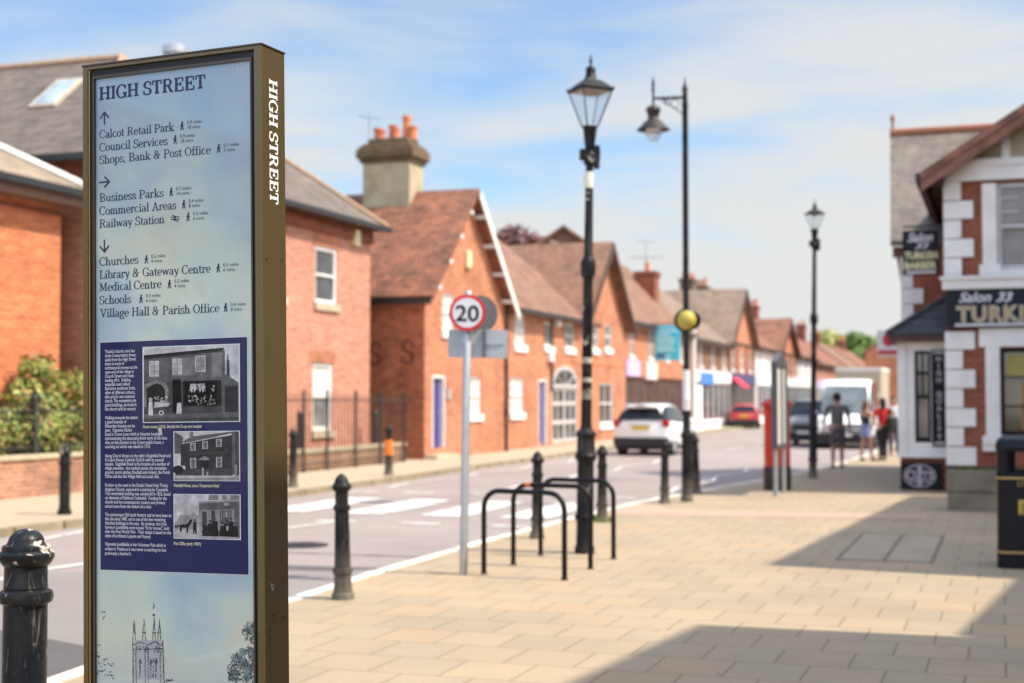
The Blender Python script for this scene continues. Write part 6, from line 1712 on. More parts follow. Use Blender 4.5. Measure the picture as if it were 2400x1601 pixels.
paras = [(242, 316, 807, ["Theale's historic core has", "three Conservation Areas;", "aside from the High Street", "there is much of", "architectural interest to the", "west end of the village in", "Church Street and roads", "leading off it.  Building", "materials used reflect", "Berkshire traditions brick,", "often of different colours,", "tiles and (in one instance)", "thatch. The exceptions are", "grand buildings, particularly", "the church and its rectory."], 939),
 (242, 385, 959, ["Walking towards the station", "a good example of", "Edwardian housing can be", "seen.  Opposite Station", "Road is Crown Lane which is Victorian housing", "demonstrating the decorative brick work of the time.", "Also on this Junction is the Crown public house, a", "coaching inn which was rebuilt in 1710."], 1025),
 (242, 392, 1046, ["Along Church Street on the right is Englefield Road and", "St Luke's Roman Catholic Church with its unusual", "steeple.  Englefield Road is the location of a number of", "village amenities - the medical centre, the recreation", "ground, sports pitches (football and cricket), the Parish", "Office and also the Village Hall and social club."], 1093),
 (242, 392, 1113, ["Further to the west is the Grade I listed Holy Trinity", "Anglican Church, captured in a painting by Constable.", "This remarkable building was completed in 1832, based", "on elements of Salisbury Cathedral.  Funding for the", "church and the contemporary rectory and primary", "school came from the widow of a vicar."], 1161),
 (242, 394, 1180, ["The picturesque Old Lamb Hotel is said to have been on", "this site since 1487, and is one of the few remaining", "thatched buildings in the area.  By contrast, the brick", "homes in Lambfields were houses \"fit for heroes\", built", "after the First World War.  Their design is based on the", "styles of architects Lutyens and Voysey."], 1228),
 (242, 382, 1247, ["Opposite Lambfields is the Volunteer Pub which is", "unique in Theale as it was never a coaching inn but", "previously a butcher's."], 1268)]
mb = MB(); YB = YP - .0018
for u0, u1, vA, ls, vB in paras:
    kx = (fpt(u1 * S_, vA * S_, YP)[0] - fpt(u0 * S_, vA * S_, YP)[0]) / max(extent(text_mb(s_, .0158))[1] for s_ in ls)
    for i, s_ in enumerate(ls):
        v = vA + (vB - vA) * i / (len(ls) - 1)
        x, z = fpt(u0 * S_, (v + .008 * max(0, v - 1100)) * S_, YP); mb.obj(text_mb(s_, .0158, bold=.00016), MFc(x, z - .0058, YB, kx))
mb.build("paragraph_lettering", WINK, BOARD, recalc=False)
mb = MB()
for s_, u, v, u9 in (("Flower grocers (1910)- Site that the Co-op now occupies", 328, 979.5, 464), ("Westfield House, once a Temperance Hotel", 399, 1114, 504), ("Post Office (early 1900's)", 399, 1247, 463)):
    x, z = fpt(u * S_, v * S_, YP); tm = text_mb(s_, .0145, shear=.22, bold=.0003); mb.obj(tm, MFc(x, z - .0055, YB, (fpt(u9 * S_, v * S_, YP)[0] - x) / extent(tm)[1]))
mb.build("caption_lettering", YINK, BOARD, recalc=False)
GREYS = [plain("print_grey_%d" % (i * 10), (v * .8, v * .785, v * .765), .6, var=.38, scale=32, coat=.10, spec=.08) for i, v in enumerate((.012, .03, .055, .09, .15, .24, .36, .50, .66))]
def photo(label, u0, v0, u1, v1, shapes, bgi):
    """a printed black and white photograph: layered flat shapes in 0..1 coordinates"""
    (xa_, za_), (xb_, zb_) = fpt(u0 * S_, v0 * S_, YP), fpt(u1 * S_, v1 * S_, YP)
    (_, za2), (_, zb2) = fpt(u1 * S_, (v0 - (u1 - u0) * .035) * S_, YP), fpt(u0 * S_, v1 * S_, YP)
    W_, H_ = xb_ - xa_, za_ - zb_
    mb = MB(); mb.box(xa_, xb_, YP - .0016, YP, zb_, za_); fr = mb.build("photo_print", [plain("photo_border", (.72, .76, .76), .4)], BOARD); fr['label'] = label
    mb = MB(); b = .012
    q = lambda x, z, l: (xa_ + W_ * (b + x * (1 - 2 * b)), YP - .0018 - l * 2.2e-5, zb_ + H_ * (b + z * (1 - 2 * b)))
    mb.poly([q(0, 0, 0), q(1, 0, 0), q(1, 1, 0), q(0, 1, 0)], bgi)
    for l, (gi, pts) in enumerate(shapes, 1): mb.poly([q(x, z, l) for x, z in pts], gi)
    mb.build("picture", GREYS, fr, recalc=False)
def rc(g, x0, x1, z0, z1): return (g, [(x0, z0), (x1, z0), (x1, z1), (x0, z1)])
def win(x0, x1, z0, z1, g=7, d=5, n=3):
    o = [rc(8, x0, x1, z0, z1), rc(g, x0 + .01, x1 - .01, z0 + .012, z1 - .012)]
    for j in range(1, n): o.append(rc(d, x0 + .01, x1 - .01, z0 + (z1 - z0) * j / n - .004, z0 + (z1 - z0) * j / n + .004))
    o.append(rc(d, (x0 + x1) / 2 - .004, (x0 + x1) / 2 + .004, z0, z1)); return o
def blob(g, x, z, rx, rz, n=8, ph=0): return (g, [(x + rx * math.cos(6.283 * i / n + ph), z + rz * math.sin(6.283 * i / n + ph)) for i in range(n)])
rp = random.Random(5)
sh = [(3, [(0, 0), (.84, 0), (.845, .95), (0, .88)]), (4, [(0, .55), (.84, .50), (.84, .93), (0, .86)]), (5, [(.30, .60), (.55, .62), (.55, .85), (.30, .84)]), (5, [(.72, .58), (.83, .58), (.83, .90), (.72, .90)]), (1, [(0, .86), (.85, .945), (.85, .965), (0, .90)]), (2, [(0, .84), (.84, .92), (.84, .945), (0, .865)]),
      (4, [(.845, .0), (1, .0), (1, .5), (.97, .53), (.86, .62)]), (2, [(.845, .1), (.99, .1), (.99, .46), (.86, .46)]), (3, [(.875, .60), (.91, .58), (.905, .80), (.88, .80)]), rc(4, .883, .897, .8, .87)]
sh += win(.06, .165, .61, .82) + win(.31, .41, .63, .845) + win(.55, .66, .655, .87, 6)
sh += [(5, [(.0, .50), (.06, .53), (.15, .56), (.24, .52), (.27, .44), (.26, .2), (0, .2)]), (1, [(.03, .45), (.08, .49), (.14, .52), (.20, .49), (.23, .42), (.23, .2), (.03, .2)]), rc(0, .31, .40, .12, .56), rc(1, .42, .82, .20, .54), rc(0, .44, .78, .22, .52), rc(4, .83, .86, .1, .94), rc(5, 0, .85, .085, .10), (4, [(0, 0), (1, 0), (1, .12), (0, .09)]), rc(3, 0, 1, 0, .05)]
sh += [(8, [(.11, .19), (.27, .21), (.28, .25), (.12, .27)]), (8, [(.05, .09), (.10, .09), (.095, .27), (.055, .27)]), blob(7, .075, .30, .022, .03), (8, [(.35, .10), (.41, .11), (.40, .25), (.36, .25)]), blob(8, .19, .12, .03, .035), blob(2, .19, .12, .015, .02)]
for x in (.53, .62): sh += [(8, [(x - .03, .50), (x + .03, .50), (x + .035, .43), (x + .01, .38), (x, .44), (x - .02, .38), (x - .035, .44)])]
for i in range(70): sh.append(blob(rp.choice((4, 5, 6, 7, 8)), rp.uniform(.48, .76), rp.uniform(.22, .34) if i % 3 else rp.uniform(.40, .5), rp.uniform(.005, .013), rp.uniform(.006, .018), 6, i))
for i in range(20): sh.append(blob(rp.choice((6, 7, 8)), rp.uniform(.12, .26), rp.uniform(.25, .34), rp.uniform(.006, .014), rp.uniform(.008, .016), 6, i))
photo("old photograph of a grocer's shop hung with goods", 328, 797, 552, 968.5, sh, 8)
sh = [(4, [(0, .55), (.12, .55), (.14, .9), (0, 1)]), (2, [(.10, .3), (.18, .3), (.18, .78), (.10, .72)]), (2, [(.17, .14), (.90, .12), (.90, .93), (.17, .76)]), (4, [(.13, .79), (.25, .90), (.9, 1), (.95, 1), (.93, .97), (.17, .77)]), (3, [(.93, .1), (1, .1), (1, 1), (.93, 1)]), (4, [(.89, .12), (.94, .12), (.94, .97), (.89, .96)]), rc(5, .24, .30, .86, 1), (3, [(.17, .52), (.9, .58), (.9, .60), (.17, .54)])]
for x, z in ((.25, .61), (.44, .645), (.65, .69)): sh += win(x, x + .085, z, z + .16, 5, 2, 2)
for x, z in ((.25, .25), (.65, .27)): sh += win(x, x + .09, z, z + .21, 5, 2, 3)
sh += [(1, [(.40, .14), (.53, .14), (.53, .42), (.40, .42)]), (6, [(.37, .42), (.47, .50), (.56, .44), (.55, .415)]), (3, [(.02, .1), (.9, .1), (.9, .25), (.02, .22)]), rc(7, .43, .46, .1, .26), rc(6, .5, .53, .1, .18), (6, [(0, 0), (1, 0), (1, .07), (0, .05)]), blob(1, .06, .22, .09, .09), rc(6, .93, .97, .06, .32)]
for i in range(60): sh.append(rc(rp.choice((2, 3, 3, 4)), *(lambda x, z: (x, x + .03, z, z + .006))(rp.uniform(.18, .86), rp.uniform(.14, .62))))
photo("old photograph of a plain brick house with a porch", 399, 990.5, 552, 1105, sh, 8)
sh = [(7, [(0, 0), (1, 0), (1, .4), (0, .4)]), (6, [(.38, .2), (.60, .3), (.40, .78), (.38, .80)]), (4, [(.38, .84), (1, .90), (1, .03), (.42, .12)]), (6, [(.38, .80), (1, .86), (1, .90), (.36, .83)]), (5, [(.52, .88), (1, .9), (1, 1), (.54, 1)]), rc(7, .68, .74, .88, 1), rc(7, .80, .86, .9, 1), rc(7, .76, .83, .76, .82), (6, [(.40, .2), (.92, .2), (.92, .68), (.40, .65)]), rc(3, .43, .50, .25, .62), rc(3, .57, .63, .25, .64), rc(4, .70, .88, .35, .65), rc(7, .79, .81, .5, .62), (6, [(0, .30), (.10, .55), (.2, .52), (.3, .6), (.38, .5), (.34, .2), (0, .2)])]
for x0 in (.72, .76, .84): sh.append(rc(6, x0, x0 + .008, .35, .65))
sh += [(1, [(.08, .30), (.20, .33), (.24, .42), (.28, .44), (.27, .36), (.22, .25), (.21, .13), (.19, .13), (.19, .24), (.12, .24), (.11, .12), (.09, .12)]), (2, [(0, .28), (.08, .30), (.07, .24), (0, .24)]), (1, [(.29, .10), (.31, .10), (.315, .22), (.325, .10), (.345, .10), (.345, .38), (.29, .38)]), blob(3, .317, .42, .02, .028), rc(6, .30, .34, .445, .455)]
for i, x in enumerate((.48, .55, .63, .74, .80, .87, .93)):
    hh = .30 + .05 * (i % 3); sh += [(1, [(x - .05, .06), (x + .05, .06), (x + .035, hh), (x - .035, hh)]), blob(4, x, hh + .045, .02, .03), rc(1, x - .025, x + .025, hh + .065, hh + .08)]
for i in range(10): sh.append(blob(2, .50 + .03 * math.cos(i), .12 + .03 * math.sin(i), .006, .02, 6, i))
sh += [(7, [(0, .0), (.5, .0), (.40, .09), (0, .16)]), rc(7, .80, .83, .2, .3)]
photo("old photograph of a post office with a horse and staff outside", 399, 1134, 553.5, 1240, sh, 8)
# ---- ink drawing of a church tower, birds and a tree at the foot of the panel
mb = MB(); rd = random.Random(3); ly = [0]
def F2(u, v): return fpt(u * S_, v * S_, YP)
def wob(pts, wd=.0022, jit=.0012, rep=1):
    for r_ in range(rep):
        q = []
        for (u0, v0), (u1, v1) in zip(pts[:-1], pts[1:]):
            n = max(2, int(math.hypot(u1 - u0, v1 - v0) / 4))
            for i in range(n): q.append((u0 + (u1 - u0) * i / n, v0 + (v1 - v0) * i / n))
        q.append(pts[-1]); ly[0] = (ly[0] + 1) % 9
        q = [F2(u, v) for u, v in q]; q = [(x + rd.uniform(-jit, jit), z + rd.uniform(-jit, jit)) for x, z in q]
        for a, b in zip(q[:-1], q[1:]):
            if rd.random() < .88: stroke2(mb, [a, b], wd * rd.uniform(.7, 1.5), YT - ly[0] * 4e-5)
WASH = MB()
pl = [F2(u, v) for u, v in ((305, 1560), (306, 1500), (311, 1470), (368, 1470), (372, 1500), (375, 1560))]
WASH.poly([(x, YP - .0003, z) for x, z in pl])
for x_, t0, b0 in ((308, 1425, 1470), (331, 1421, 1470), (354, 1419, 1470), (366, 1423, 1470)):
    wob([(x_, t0), (x_ - 3.5, b0)]); wob([(x_, t0), (x_ + 3.5, b0)]); wob([(x_ - 4, b0 - 18), (x_ + 4, b0 - 18)])
wob([(353, 1385), (355, 1392), (352, 1396)], .003); wob([(353, 1411), (354, 1413)], .005)
wob([(304, 1482), (320, 1474), (340, 1480), (356, 1473), (374, 1483)]); wob([(305, 1491), (374, 1489)], rep=2); wob([(305, 1470), (306, 1568)], rep=2); wob([(374, 1470), (377, 1568)], rep=3)
for x_ in (312, 333, 340, 368): wob([(x_, 1495), (x_ + 1, 1568)])
for x_ in (322, 347, 353, 359): wob([(x_, 1515), (x_ - 1, 1555)], .0030); wob([(x_ - 3, 1522), (x_, 1512), (x_ + 3, 1522)])
for i in range(26): u = rd.uniform(306, 374); v = rd.uniform(1474, 1492); wob([(u, v), (u + rd.uniform(-3, 3), v + rd.uniform(3, 9))], .0022)
for i in range(34): u = rd.uniform(208, 260); v = 1490 + (u - 208) * .5 + rd.uniform(0, 45); wob([(u, v), (u + rd.uniform(2, 5), v + rd.uniform(-3, 3))], .0022)
wob([(232, 1405), (240, 1404), (242, 1408)]); wob([(241, 1413), (236, 1422)]); wob([(220, 1475), (224, 1481), (231, 1482)]); wob([(212, 1568), (228, 1540), (236, 1542)])
for i in range(300):
    u = rd.uniform(520, 590); v = rd.uniform(1430, 1566)
    if (u - 592) ** 2 / 72 ** 2 + (v - 1560) ** 2 / 78 ** 2 > 1 and not ((u - 590) ** 2 / 34 ** 2 + (v - 1452) ** 2 / 26 ** 2 < 1): continue
    r = rd.uniform(2, 7); a0 = rd.uniform(0, 6); wob([(min(592, u + r * math.cos(a0 + k * .6)), v + r * math.sin(a0 + k * .6)) for k in range(5)], .0018)
for i in range(26):
    wob([(378 + i * 1.2 + rd.uniform(-1, 1), 1560 + rd.uniform(-3, 6)), (384 + i * 1.2, 1562)], .0018) if i < 12 else None
mb.build("church_drawing", plain("drawing_ink", (.075, .075, .09), .6, var=.3), FACE, recalc=False)
WASH.build("tower_wash", plain("grey_wash", (.40, .43, .41), .6, var=.1), FACE, recalc=False)
mb = MB()
for u, v, r in ((577, 1447, 13), (590, 1432, 10), (545, 1512, 12), (561, 1525, 14), (582, 1500, 16), (587, 1530, 15), (540, 1548, 12), (570, 1550, 14), (590, 1560, 12), (560, 1498, 10)):
    q = [F2(min(592, u + r * rd.uniform(.7, 1.2) * math.cos(k * .6)), v + r * rd.uniform(.7, 1.2) * math.sin(k * .6)) for k in range(10)]
    mb.poly([(x, YP - .00035, z) for x, z in q])
mb.build("tree_wash", plain("green_grey_wash", (.20, .26, .24), .6, var=.3, scale=30), FACE, recalc=False)
mb = MB()
for u, v, l in ((545, 155, 7), (552, 160, 3)):
    stroke2(mb, [F2(u, v), F2(u + l * .4, v + l)], .004, YT)
x, z = F2(368, 992); mb.poly([(x - .008, YB - .0004, z + .012), (x + .006, YB - .0004, z + .016), (x + .010, YB - .0004, z - .012), (x - .004, YB - .0004, z - .006)])
mb.build("scuff", plain("pale_scuff", (.62, .55, .46), .7, var=.3), FACE, recalc=False)
# ------------------------------------------------------------------ foliage
def leaves(name, par, lobes, n, size, mats, seed, squash=.8):
    r = random.Random(seed); mb = MB()
    for i in range(n):
        cx, cy, cz, R0 = lobes[i % len(lobes)]
        while True:
            x, y, z = r.uniform(-1, 1), r.uniform(-1, 1), r.uniform(-1, 1); d2 = x * x + y * y + z * z
            if d2 < 1 and (d2 > .30 or r.random() < .35): break
        k = R0 * (1 + r.uniform(-.12, .22))
        p = Vector((cx + x * k, cy + y * k, cz + z * k * squash))
        nrm = Vector((x + r.uniform(-.8, .8), y + r.uniform(-.8, .8), z + r.uniform(-.4, 1.2))).normalized()
        u = nrm.orthogonal().normalized(); v = nrm.cross(u); a = r.uniform(0, 6.28)
        u, v = u * math.cos(a) + v * math.sin(a), v * math.cos(a) - u * math.sin(a)
        s_ = size * r.uniform(.6, 1.4)
        mb.poly([p - u * s_, p + v * s_ * .42 - u * s_ * .1, p + u * s_, p - v * s_ * .42 - u * s_ * .1], r.randrange(len(mats)))
    return mb.build(name, mats, par, recalc=False)
def leafmat(name, c):
    m = plain(name, c, .6, var=.4, scale=3)
    m.node_tree.nodes['Principled BSDF'].inputs['Subsurface Weight'].default_value = 0.0
    return m
BARK = plain("bark", (.10, .075, .05), .9, var=.3, bump=.5)
def tree(name, label, loc, H, R, mats, seed, n=5200, leaf=.30, group=None):
    t = thing(name, label, "tree", loc, 0, group); r = random.Random(seed)
    mb = MB(); th = H - R * 1.3
    mb.ring([(0, 0, -.2), (.1, 0, th * .5), (0, .05, th), (.05, 0, H - R * .6)], [R * .09, R * .07, R * .055, R * .02], 8)
    lobes = []
    for i in range(9):
        a = 6.28 * i / 9 + r.uniform(-.3, .3); d = R * r.uniform(.35, .7); z = H - R * r.uniform(.55, 1.5)
        lobes.append((d * math.cos(a), d * math.sin(a), z, R * r.uniform(.32, .5)))
        mb.ring([(0, 0, th * .8), (d * .5 * math.cos(a), d * .5 * math.sin(a), (th + z) / 2), (d * math.cos(a), d * math.sin(a), z)], [R * .04, R * .025, R * .01], 6)
    lobes.append((0, 0, H - R * .55, R * .5))
    mb.build("trunk", BARK, t, smooth=60)
    leaves("crown", t, lobes, n, leaf, mats, seed)
    return t
COP = [leafmat("copper_leaf_a", (.13, .035, .03)), leafmat("copper_leaf_b", (.09, .025, .028)), leafmat("copper_leaf_c", (.17, .06, .04))]
GRN = [leafmat("green_leaf_a", (.12, .21, .035)), leafmat("green_leaf_b", (.08, .15, .028)), leafmat("green_leaf_c", (.18, .26, .05))]
YGR = [leafmat("yellow_green_leaf_a", (.42, .40, .10)), leafmat("yellow_green_leaf_b", (.34, .35, .09)), leafmat("yellow_green_leaf_c", (.48, .43, .13))]
q = P(1205, 512, 82); tree("copper_beech", "copper beech tree with dark red leaves behind the terrace roof", (q.x, q.y, 0), q.z, 2.6, COP, 4, 7000, .22)
q = P(1262, 545, 86); tree("copper_beech", "smaller dark red tree between the copper beech and the brown gable", (q.x, q.y, 0), q.z, 1.3, COP, 9, 2500, .18)
q = P(1944, 764, 250); tree("pale_tree", "pale yellow green tree far down the street behind the roofs", (q.x, q.y, 0), q.z, 5.5, YGR, 5, 6000, .5)
q = P(2008, 768, 235); tree("green_tree", "round bright green tree at the far end of the street", (q.x, q.y, 0), q.z, 3.8, GRN, 6, 6000, .42)
q = P(2048, 798, 240); tree("green_tree", "lower green tree next to the red and white post sign", (q.x, q.y, 0), q.z, 4.6, GRN, 8, 5000, .45)
q = P(2100, 815, 245); tree("green_tree", "broad green tree mostly hidden behind the barber's building", (q.x, q.y, 0), q.z, 6, GRN, 12, 5000, .5)

# ------------------------------------------------------------------ garden wall, railings and shrubs across the road
wa = -15.25
def wthing(name, label, cat, a, b, g=None): return thing(name, label, cat, AB(a, b, 0), HROT, g)
L = 15.5
t = wthing("garden_wall", "low red brick garden wall with a pale stone coping beneath the shrubs", "wall", wa, 9.0)
GW = brick("garden_brick", (.46, .19, .10), (.36, .14, .08), (.42, .33, .24), stain=.5, blotch=(.55, .34, .22))
MB().box(0, L, 0, .23, -.1, .62).build("wall", GW, t)
mb = MB()
n = 17
for i in range(n): mb.box(L * i / n + .004, L * (i + 1) / n - .004, -.04, .27, .621, .70)
mb.build("coping", STONE, t, bevel=.012)
def railing(label, a, b, L, z0, z1, posts, n, dy=0.0, heavy=None, bar=.012):
    t = wthing("railing", label, "railing", a, b)
    mb = MB()
    for z in (z0 + .12, z1 - .12): mb.box(0, L, dy - .012, dy + .012, z - .016, z + .016)
    mb.build("rail", IRON, t)
    mb = MB()
    for i in range(n):
        x = L * (i + .5) / n; mb.box(x - bar / 2, x + bar / 2, dy - bar / 2 , dy + bar / 2, z0 + .02, z1)
        mb.prism([(x - bar, z1), (x + bar, z1), (x, z1 + .05)], 'y', dy - .004, dy + .004)
    mb.build("baluster", IRON, t)
    for x in posts:
        w_ = heavy or .05; mb = MB(); mb.box(x - w_ / 2, x + w_ / 2, dy - w_ / 2, dy + w_ / 2, 0 if not heavy else z0 - .02, z1 + .06); mb.ball((x, dy, z1 + .09), w_ * .7, 8); mb.build("post", IRON, t, smooth=40)
    return t
bx = b_at(82, wa - .12) - 9.0
railing("black spiked railing on the low brick garden wall", wa - .12, 9.0, L, .70, 1.55, [bx - 4, bx - 2, bx, bx + 2], 130, heavy=.10)
wl = -14.75; bA, bB = b_at(650, wl), b_at(950, wl)
t = wthing("forecourt_wall", "low stone capped plinth wall in front of the pink brick house", "wall", wl, bA - 3)
L2 = bB - bA + 3
MB().box(0, L2, 0, .23, -.1, .40).build("wall", brick("buff_plinth_brick", (.44, .24, .14), (.38, .20, .12), (.4, .3, .2)), t)
MB().box(-.02, L2 + .02, -.04, .27, .401, .50).build("coping", STONE, t, bevel=.012)
railing("thin black railing in front of the pink brick house", wl + .10, bA - 3, L2, .05, 1.72, [fx(u, wl + .1, bA - 3) for u in (713, 768, 834, 893, 948)], 60, bar=.014)
for u, lab in ((703, "short black post inside the thin railing, near the tall sign"), (880, "short black post inside the thin railing, near its end")):
    a = wl - .6; q = AB(a, b_at(u, a), 0); t = thing("post", lab, "post", q); mb = MB(); mb.lathe([(.07, 0), (.07, 1.25), (.08, 1.26), (.06, 1.32), (.001, 1.36)], 14); mb.build("shaft", IRON, t, smooth=40)
SHR = [leafmat("shrub_leaf_a", (.20, .25, .045)), leafmat("shrub_leaf_b", (.11, .17, .03)), leafmat("shrub_leaf_c", (.34, .30, .08)), leafmat("shrub_leaf_d", (.30, .17, .06)), leafmat("shrub_leaf_e", (.30, .33, .08)), leafmat("shrub_leaf_f", (.16, .22, .04))]
def shrub(label, u, vtop, a, lobes, n, leaf, seed, mats=None):
    b = b_at(u, a); q = AB(a, b, 0); t = thing("shrub", label, "shrub", q, HROT); h = P(u, vtop, q.y).z
    mb = MB()
    for i in range(7):
        an = i * .9; mb.ring([(.08 * math.cos(an), .06 * math.sin(an), 0), (.16 * math.cos(an), .12 * math.sin(an), h * .5), (.3 * math.cos(an), .18 * math.sin(an), h * .85)], [.02, .014, .006], 5)
    mb.build("stem", BARK, t)
    leaves("foliage", t, [(x, y, z * h, r_) for x, y, z, r_ in lobes], n, leaf, mats or SHR, seed, .95)
shrub("tall leafy shrub with yellowish new leaves against the bright orange brick wall", 88, 815, wa - .45, [(0, 0, .84, .33), (.3, 0, .72, .36), (-.35, 0, .66, .34), (.1, -.1, .55, .34), (-.1, -.15, .42, .36)], 1900, .075, 1)
shrub("low bushy shrub filling the gap behind the spiked railing", 130, 905, wa - .40, [(-1.4, 0, .62, .34), (-.8, 0, .7, .36), (-.2, -.1, .62, .38), (.4, 0, .66, .38), (.9, 0, .75, .36), (-.4, .1, .4, .4), (.4, -.1, .36, .36)], 2900, .06, 2)
shrub("narrow leafy shrub between the spiked railing and the tall sign", 178, 855, wa - .45, [(.0, 0, .84, .28), (.25, 0, .66, .32), (-.25, 0, .58, .34), (.6, 0, .5, .4)], 1700, .065, 3)
shrub("low shrub with pale leaves at the end of the spiked railing", 12, 935, wa - .40, [(-.4, 0, .6, .36), (.1, 0, .7, .34), (.5, 0, .6, .3)], 1400, .06, 7)

# ------------------------------------------------------------------ vehicles
CARGL = glass_dark("car_glass", (.012, .013, .017), .05); CARGL.node_tree.nodes["Principled BSDF"].inputs["Specular IOR Level"].default_value = .4
def car(name, label, cat, loc, rotz, Lc, W_, H_, col, stations, rear=True, plate=None, group=None, wheel=.33, lights=((.60, .02, .02),), clad=True):
    """stations: (x, z_sill, z_belt, z_roof, half_belt, half_roof) from the tail (x = 0) to the nose; z_roof = z_belt where there is no cabin"""
    t = thing(name, label, cat, loc, rotz, group)
    body, glass = MB(), MB()
    rings = []
    for (x, zs, zb, zr, hb, hr) in stations:
        zm = (zs + zb) / 2
        r = [(x, hb * .93, zs), (x, hb, zs + .12), (x, hb * 1.0, zm), (x, hb * .985, zb - .06), (x, hb * .95, zb)]
        if zr > zb + .02: r += [(x, hr + (hb * .93 - hr) * .5, zb + (zr - zb) * .5), (x, hr, zr - .07), (x, hr * .86, zr), (x, 0, zr + .015)]
        else: r += [(x, hb * .90, zb + .01), (x, hb * .8, zb + .02), (x, hb * .6, zb + .03), (x, 0, zb + .04)]
        rings.append(r)
    n = len(rings[0])
    for i in range(len(rings) - 1):
        for sgn in (1, -1):
            A = [(p[0], p[1] * sgn, p[2]) for p in rings[i]]; B = [(p[0], p[1] * sgn, p[2]) for p in rings[i + 1]]
            cab = stations[i][3] > stations[i][2] + .02 and stations[i + 1][3] > stations[i + 1][2] + .02
            for k in range(n - 1):
                f = [A[k], B[k], B[k + 1], A[k + 1]]
                if sgn < 0: f = f[::-1]
                (glass if cab and k in (4, 5) and 0 < i < len(rings) - 2 else body).poly(f)
    for idx in (0, -1):
        r = rings[idx]; full = r + [(p[0], -p[1], p[2]) for p in r[::-1][1:]]
        body.poly(full if idx == 0 else full[::-1])
    # welding the strips keeps the shading continuous
    paint = plain(name + "_paint_" + "%02d" % int(col[1] * 99), col, .28, var=.03, coat=.8)
    bo = body.build("body", paint, t, smooth=38)
    bm = bmesh.new(); bm.from_mesh(bo.data); bmesh.ops.remove_doubles(bm, verts=bm.verts, dist=.002); bmesh.ops.recalc_face_normals(bm, faces=bm.faces); bm.to_mesh(bo.data); bm.free()
    if glass.v: glass.build("side_window", CARGL, t, smooth=60)
    for fx_ in (.185, .815):
        for sgn in (1, -1):
            wx, wy = Lc * fx_, sgn * (W_ / 2 - .11)
            m_ = MB().lathe([(wheel * .6, -.11), (wheel * .97, -.11), (wheel, -.08), (wheel, .08), (wheel * .97, .11), (wheel * .6, .11)], 28)
            wo_ = MB().obj(m_, Matrix.Translation((wx, wy, wheel)) @ Matrix.Rotation(rad(90), 4, 'X')).build("wheel", RUBBER, t, smooth=40)
            m_ = MB().lathe([(.001, -.02), (wheel * .15, .09), (wheel * .62, .085), (wheel * .64, .10)], 20)
            MB().obj(m_, Matrix.Translation((wx, wy + sgn * .012, wheel)) @ Matrix.Rotation(rad(-90 * sgn), 4, 'X')).build("rim", GALV, wo_, smooth=40)
            if clad:
                a = MB()
                for k in range(12):
                    t0, t1 = math.pi * k / 12, math.pi * (k + 1) / 12; r0, r1 = wheel * 1.02, wheel * 1.17
                    yy = sgn * (W_ / 2 + .004); yi = sgn * (W_ / 2 - .24)
                    P4 = [(wx + r0 * math.cos(t0), wheel + r0 * math.sin(t0)), (wx + r1 * math.cos(t0), wheel + r1 * math.sin(t0)), (wx + r1 * math.cos(t1), wheel + r1 * math.sin(t1)), (wx + r0 * math.cos(t1), wheel + r0 * math.sin(t1))]
                    a.mesh([(x, yy, z) for x, z in P4] + [(x, yi, z) for x, z in P4], [(0, 1, 2, 3), (0, 3, 7, 4), (1, 5, 6, 2)])
                a.build("wheel_arch", plain("black_cladding", (.018, .018, .02), .6), t)
    MB().box(.12, Lc - .12, -W_ / 2 + .06, W_ / 2 - .06, .18, stations[1][1] + .05).build("underbody", plain("black_cladding", (.018, .018, .02), .6), t)
    for sgn in (1, -1):
        MB().ball((Lc * .66, sgn * (W_ / 2 + .08), stations[len(stations) // 2][2] + .05), .09, 8).build("mirror", paint, t, smooth=60)
    return t
PLY = plain("yellow_plate", (.62, .46, .03), .5, var=.05)
PLW = plain("white_plate", (.7, .7, .68), .5, var=.05)
LRED = plain("red_lamp", (.42, .012, .012), .2, coat=.6)
LWHT = plain("clear_lamp", (.65, .65, .66), .15, coat=.8)
CLAD = plain("black_cladding", (.018, .018, .02), .6)
# white crossover seen from behind
q = G(1432, 1068, RZ); Lc, W_ = 4.1, 1.76
st = [(0.0, .52, .92, .92, .76, .6), (.05, .44, 1.03, 1.055, .86, .64), (.30, .36, 1.05, 1.49, .88, .60), (.62, .34, 1.05, 1.57, .885, .61), (1.5, .32, 1.0, 1.58, .885, .62), (2.25, .32, .98, 1.52, .885, .60), (2.95, .32, .98, 1.04, .88, .58), (3.3, .32, .98, .98, .87, .6), (3.8, .34, .90, .90, .83, .6), (4.02, .40, .76, .76, .74, .5), (4.1, .46, .62, .62, .62, .4)]
cl_ = q + NV * (W_ / 2 + .05)
C1 = car("white_car", "white crossover car driving away past the arched door, rear window and yellow plate showing", "car", (cl_.x, cl_.y, RZ), HROT - rad(1), Lc, W_, 1.57, (.80, .79, .76), st)
def rear_kit(t, zb, zr, hb, hr, x0, x1, zs, plate_z, lamp, dark=True):
    MB().slab([(x0 + .0, hb * .86, zb + .03), (x0 + .0, -hb * .86, zb + .03), (x1, -hr * .84, zr - .09), (x1, hr * .84, zr - .09)][::-1], .02).build("rear_window", CARGL, t, bevel=.004)
    b = MB(); b.box(-.035, .10, -.27, .27, plate_z - .06, plate_z + .06); b.build("number_plate", PLY, t)
    for sgn in (1, -1):
        m_ = MB(); m_.prism([(sgn * hb * .74, lamp[0]), (sgn * hb * .99, lamp[0] - .02), (sgn * hb * .96, lamp[1]), (sgn * hb * .78, lamp[1])], 'x', -.02, .26); m_.build("tail_lamp", LRED, t, bevel=.01)
    if dark:
        b = MB(); b.box(-.04, .3, -hb * .97, hb * .97, zs - .14, zs + .12); b.build("rear_bumper", CLAD, t, bevel=.03)
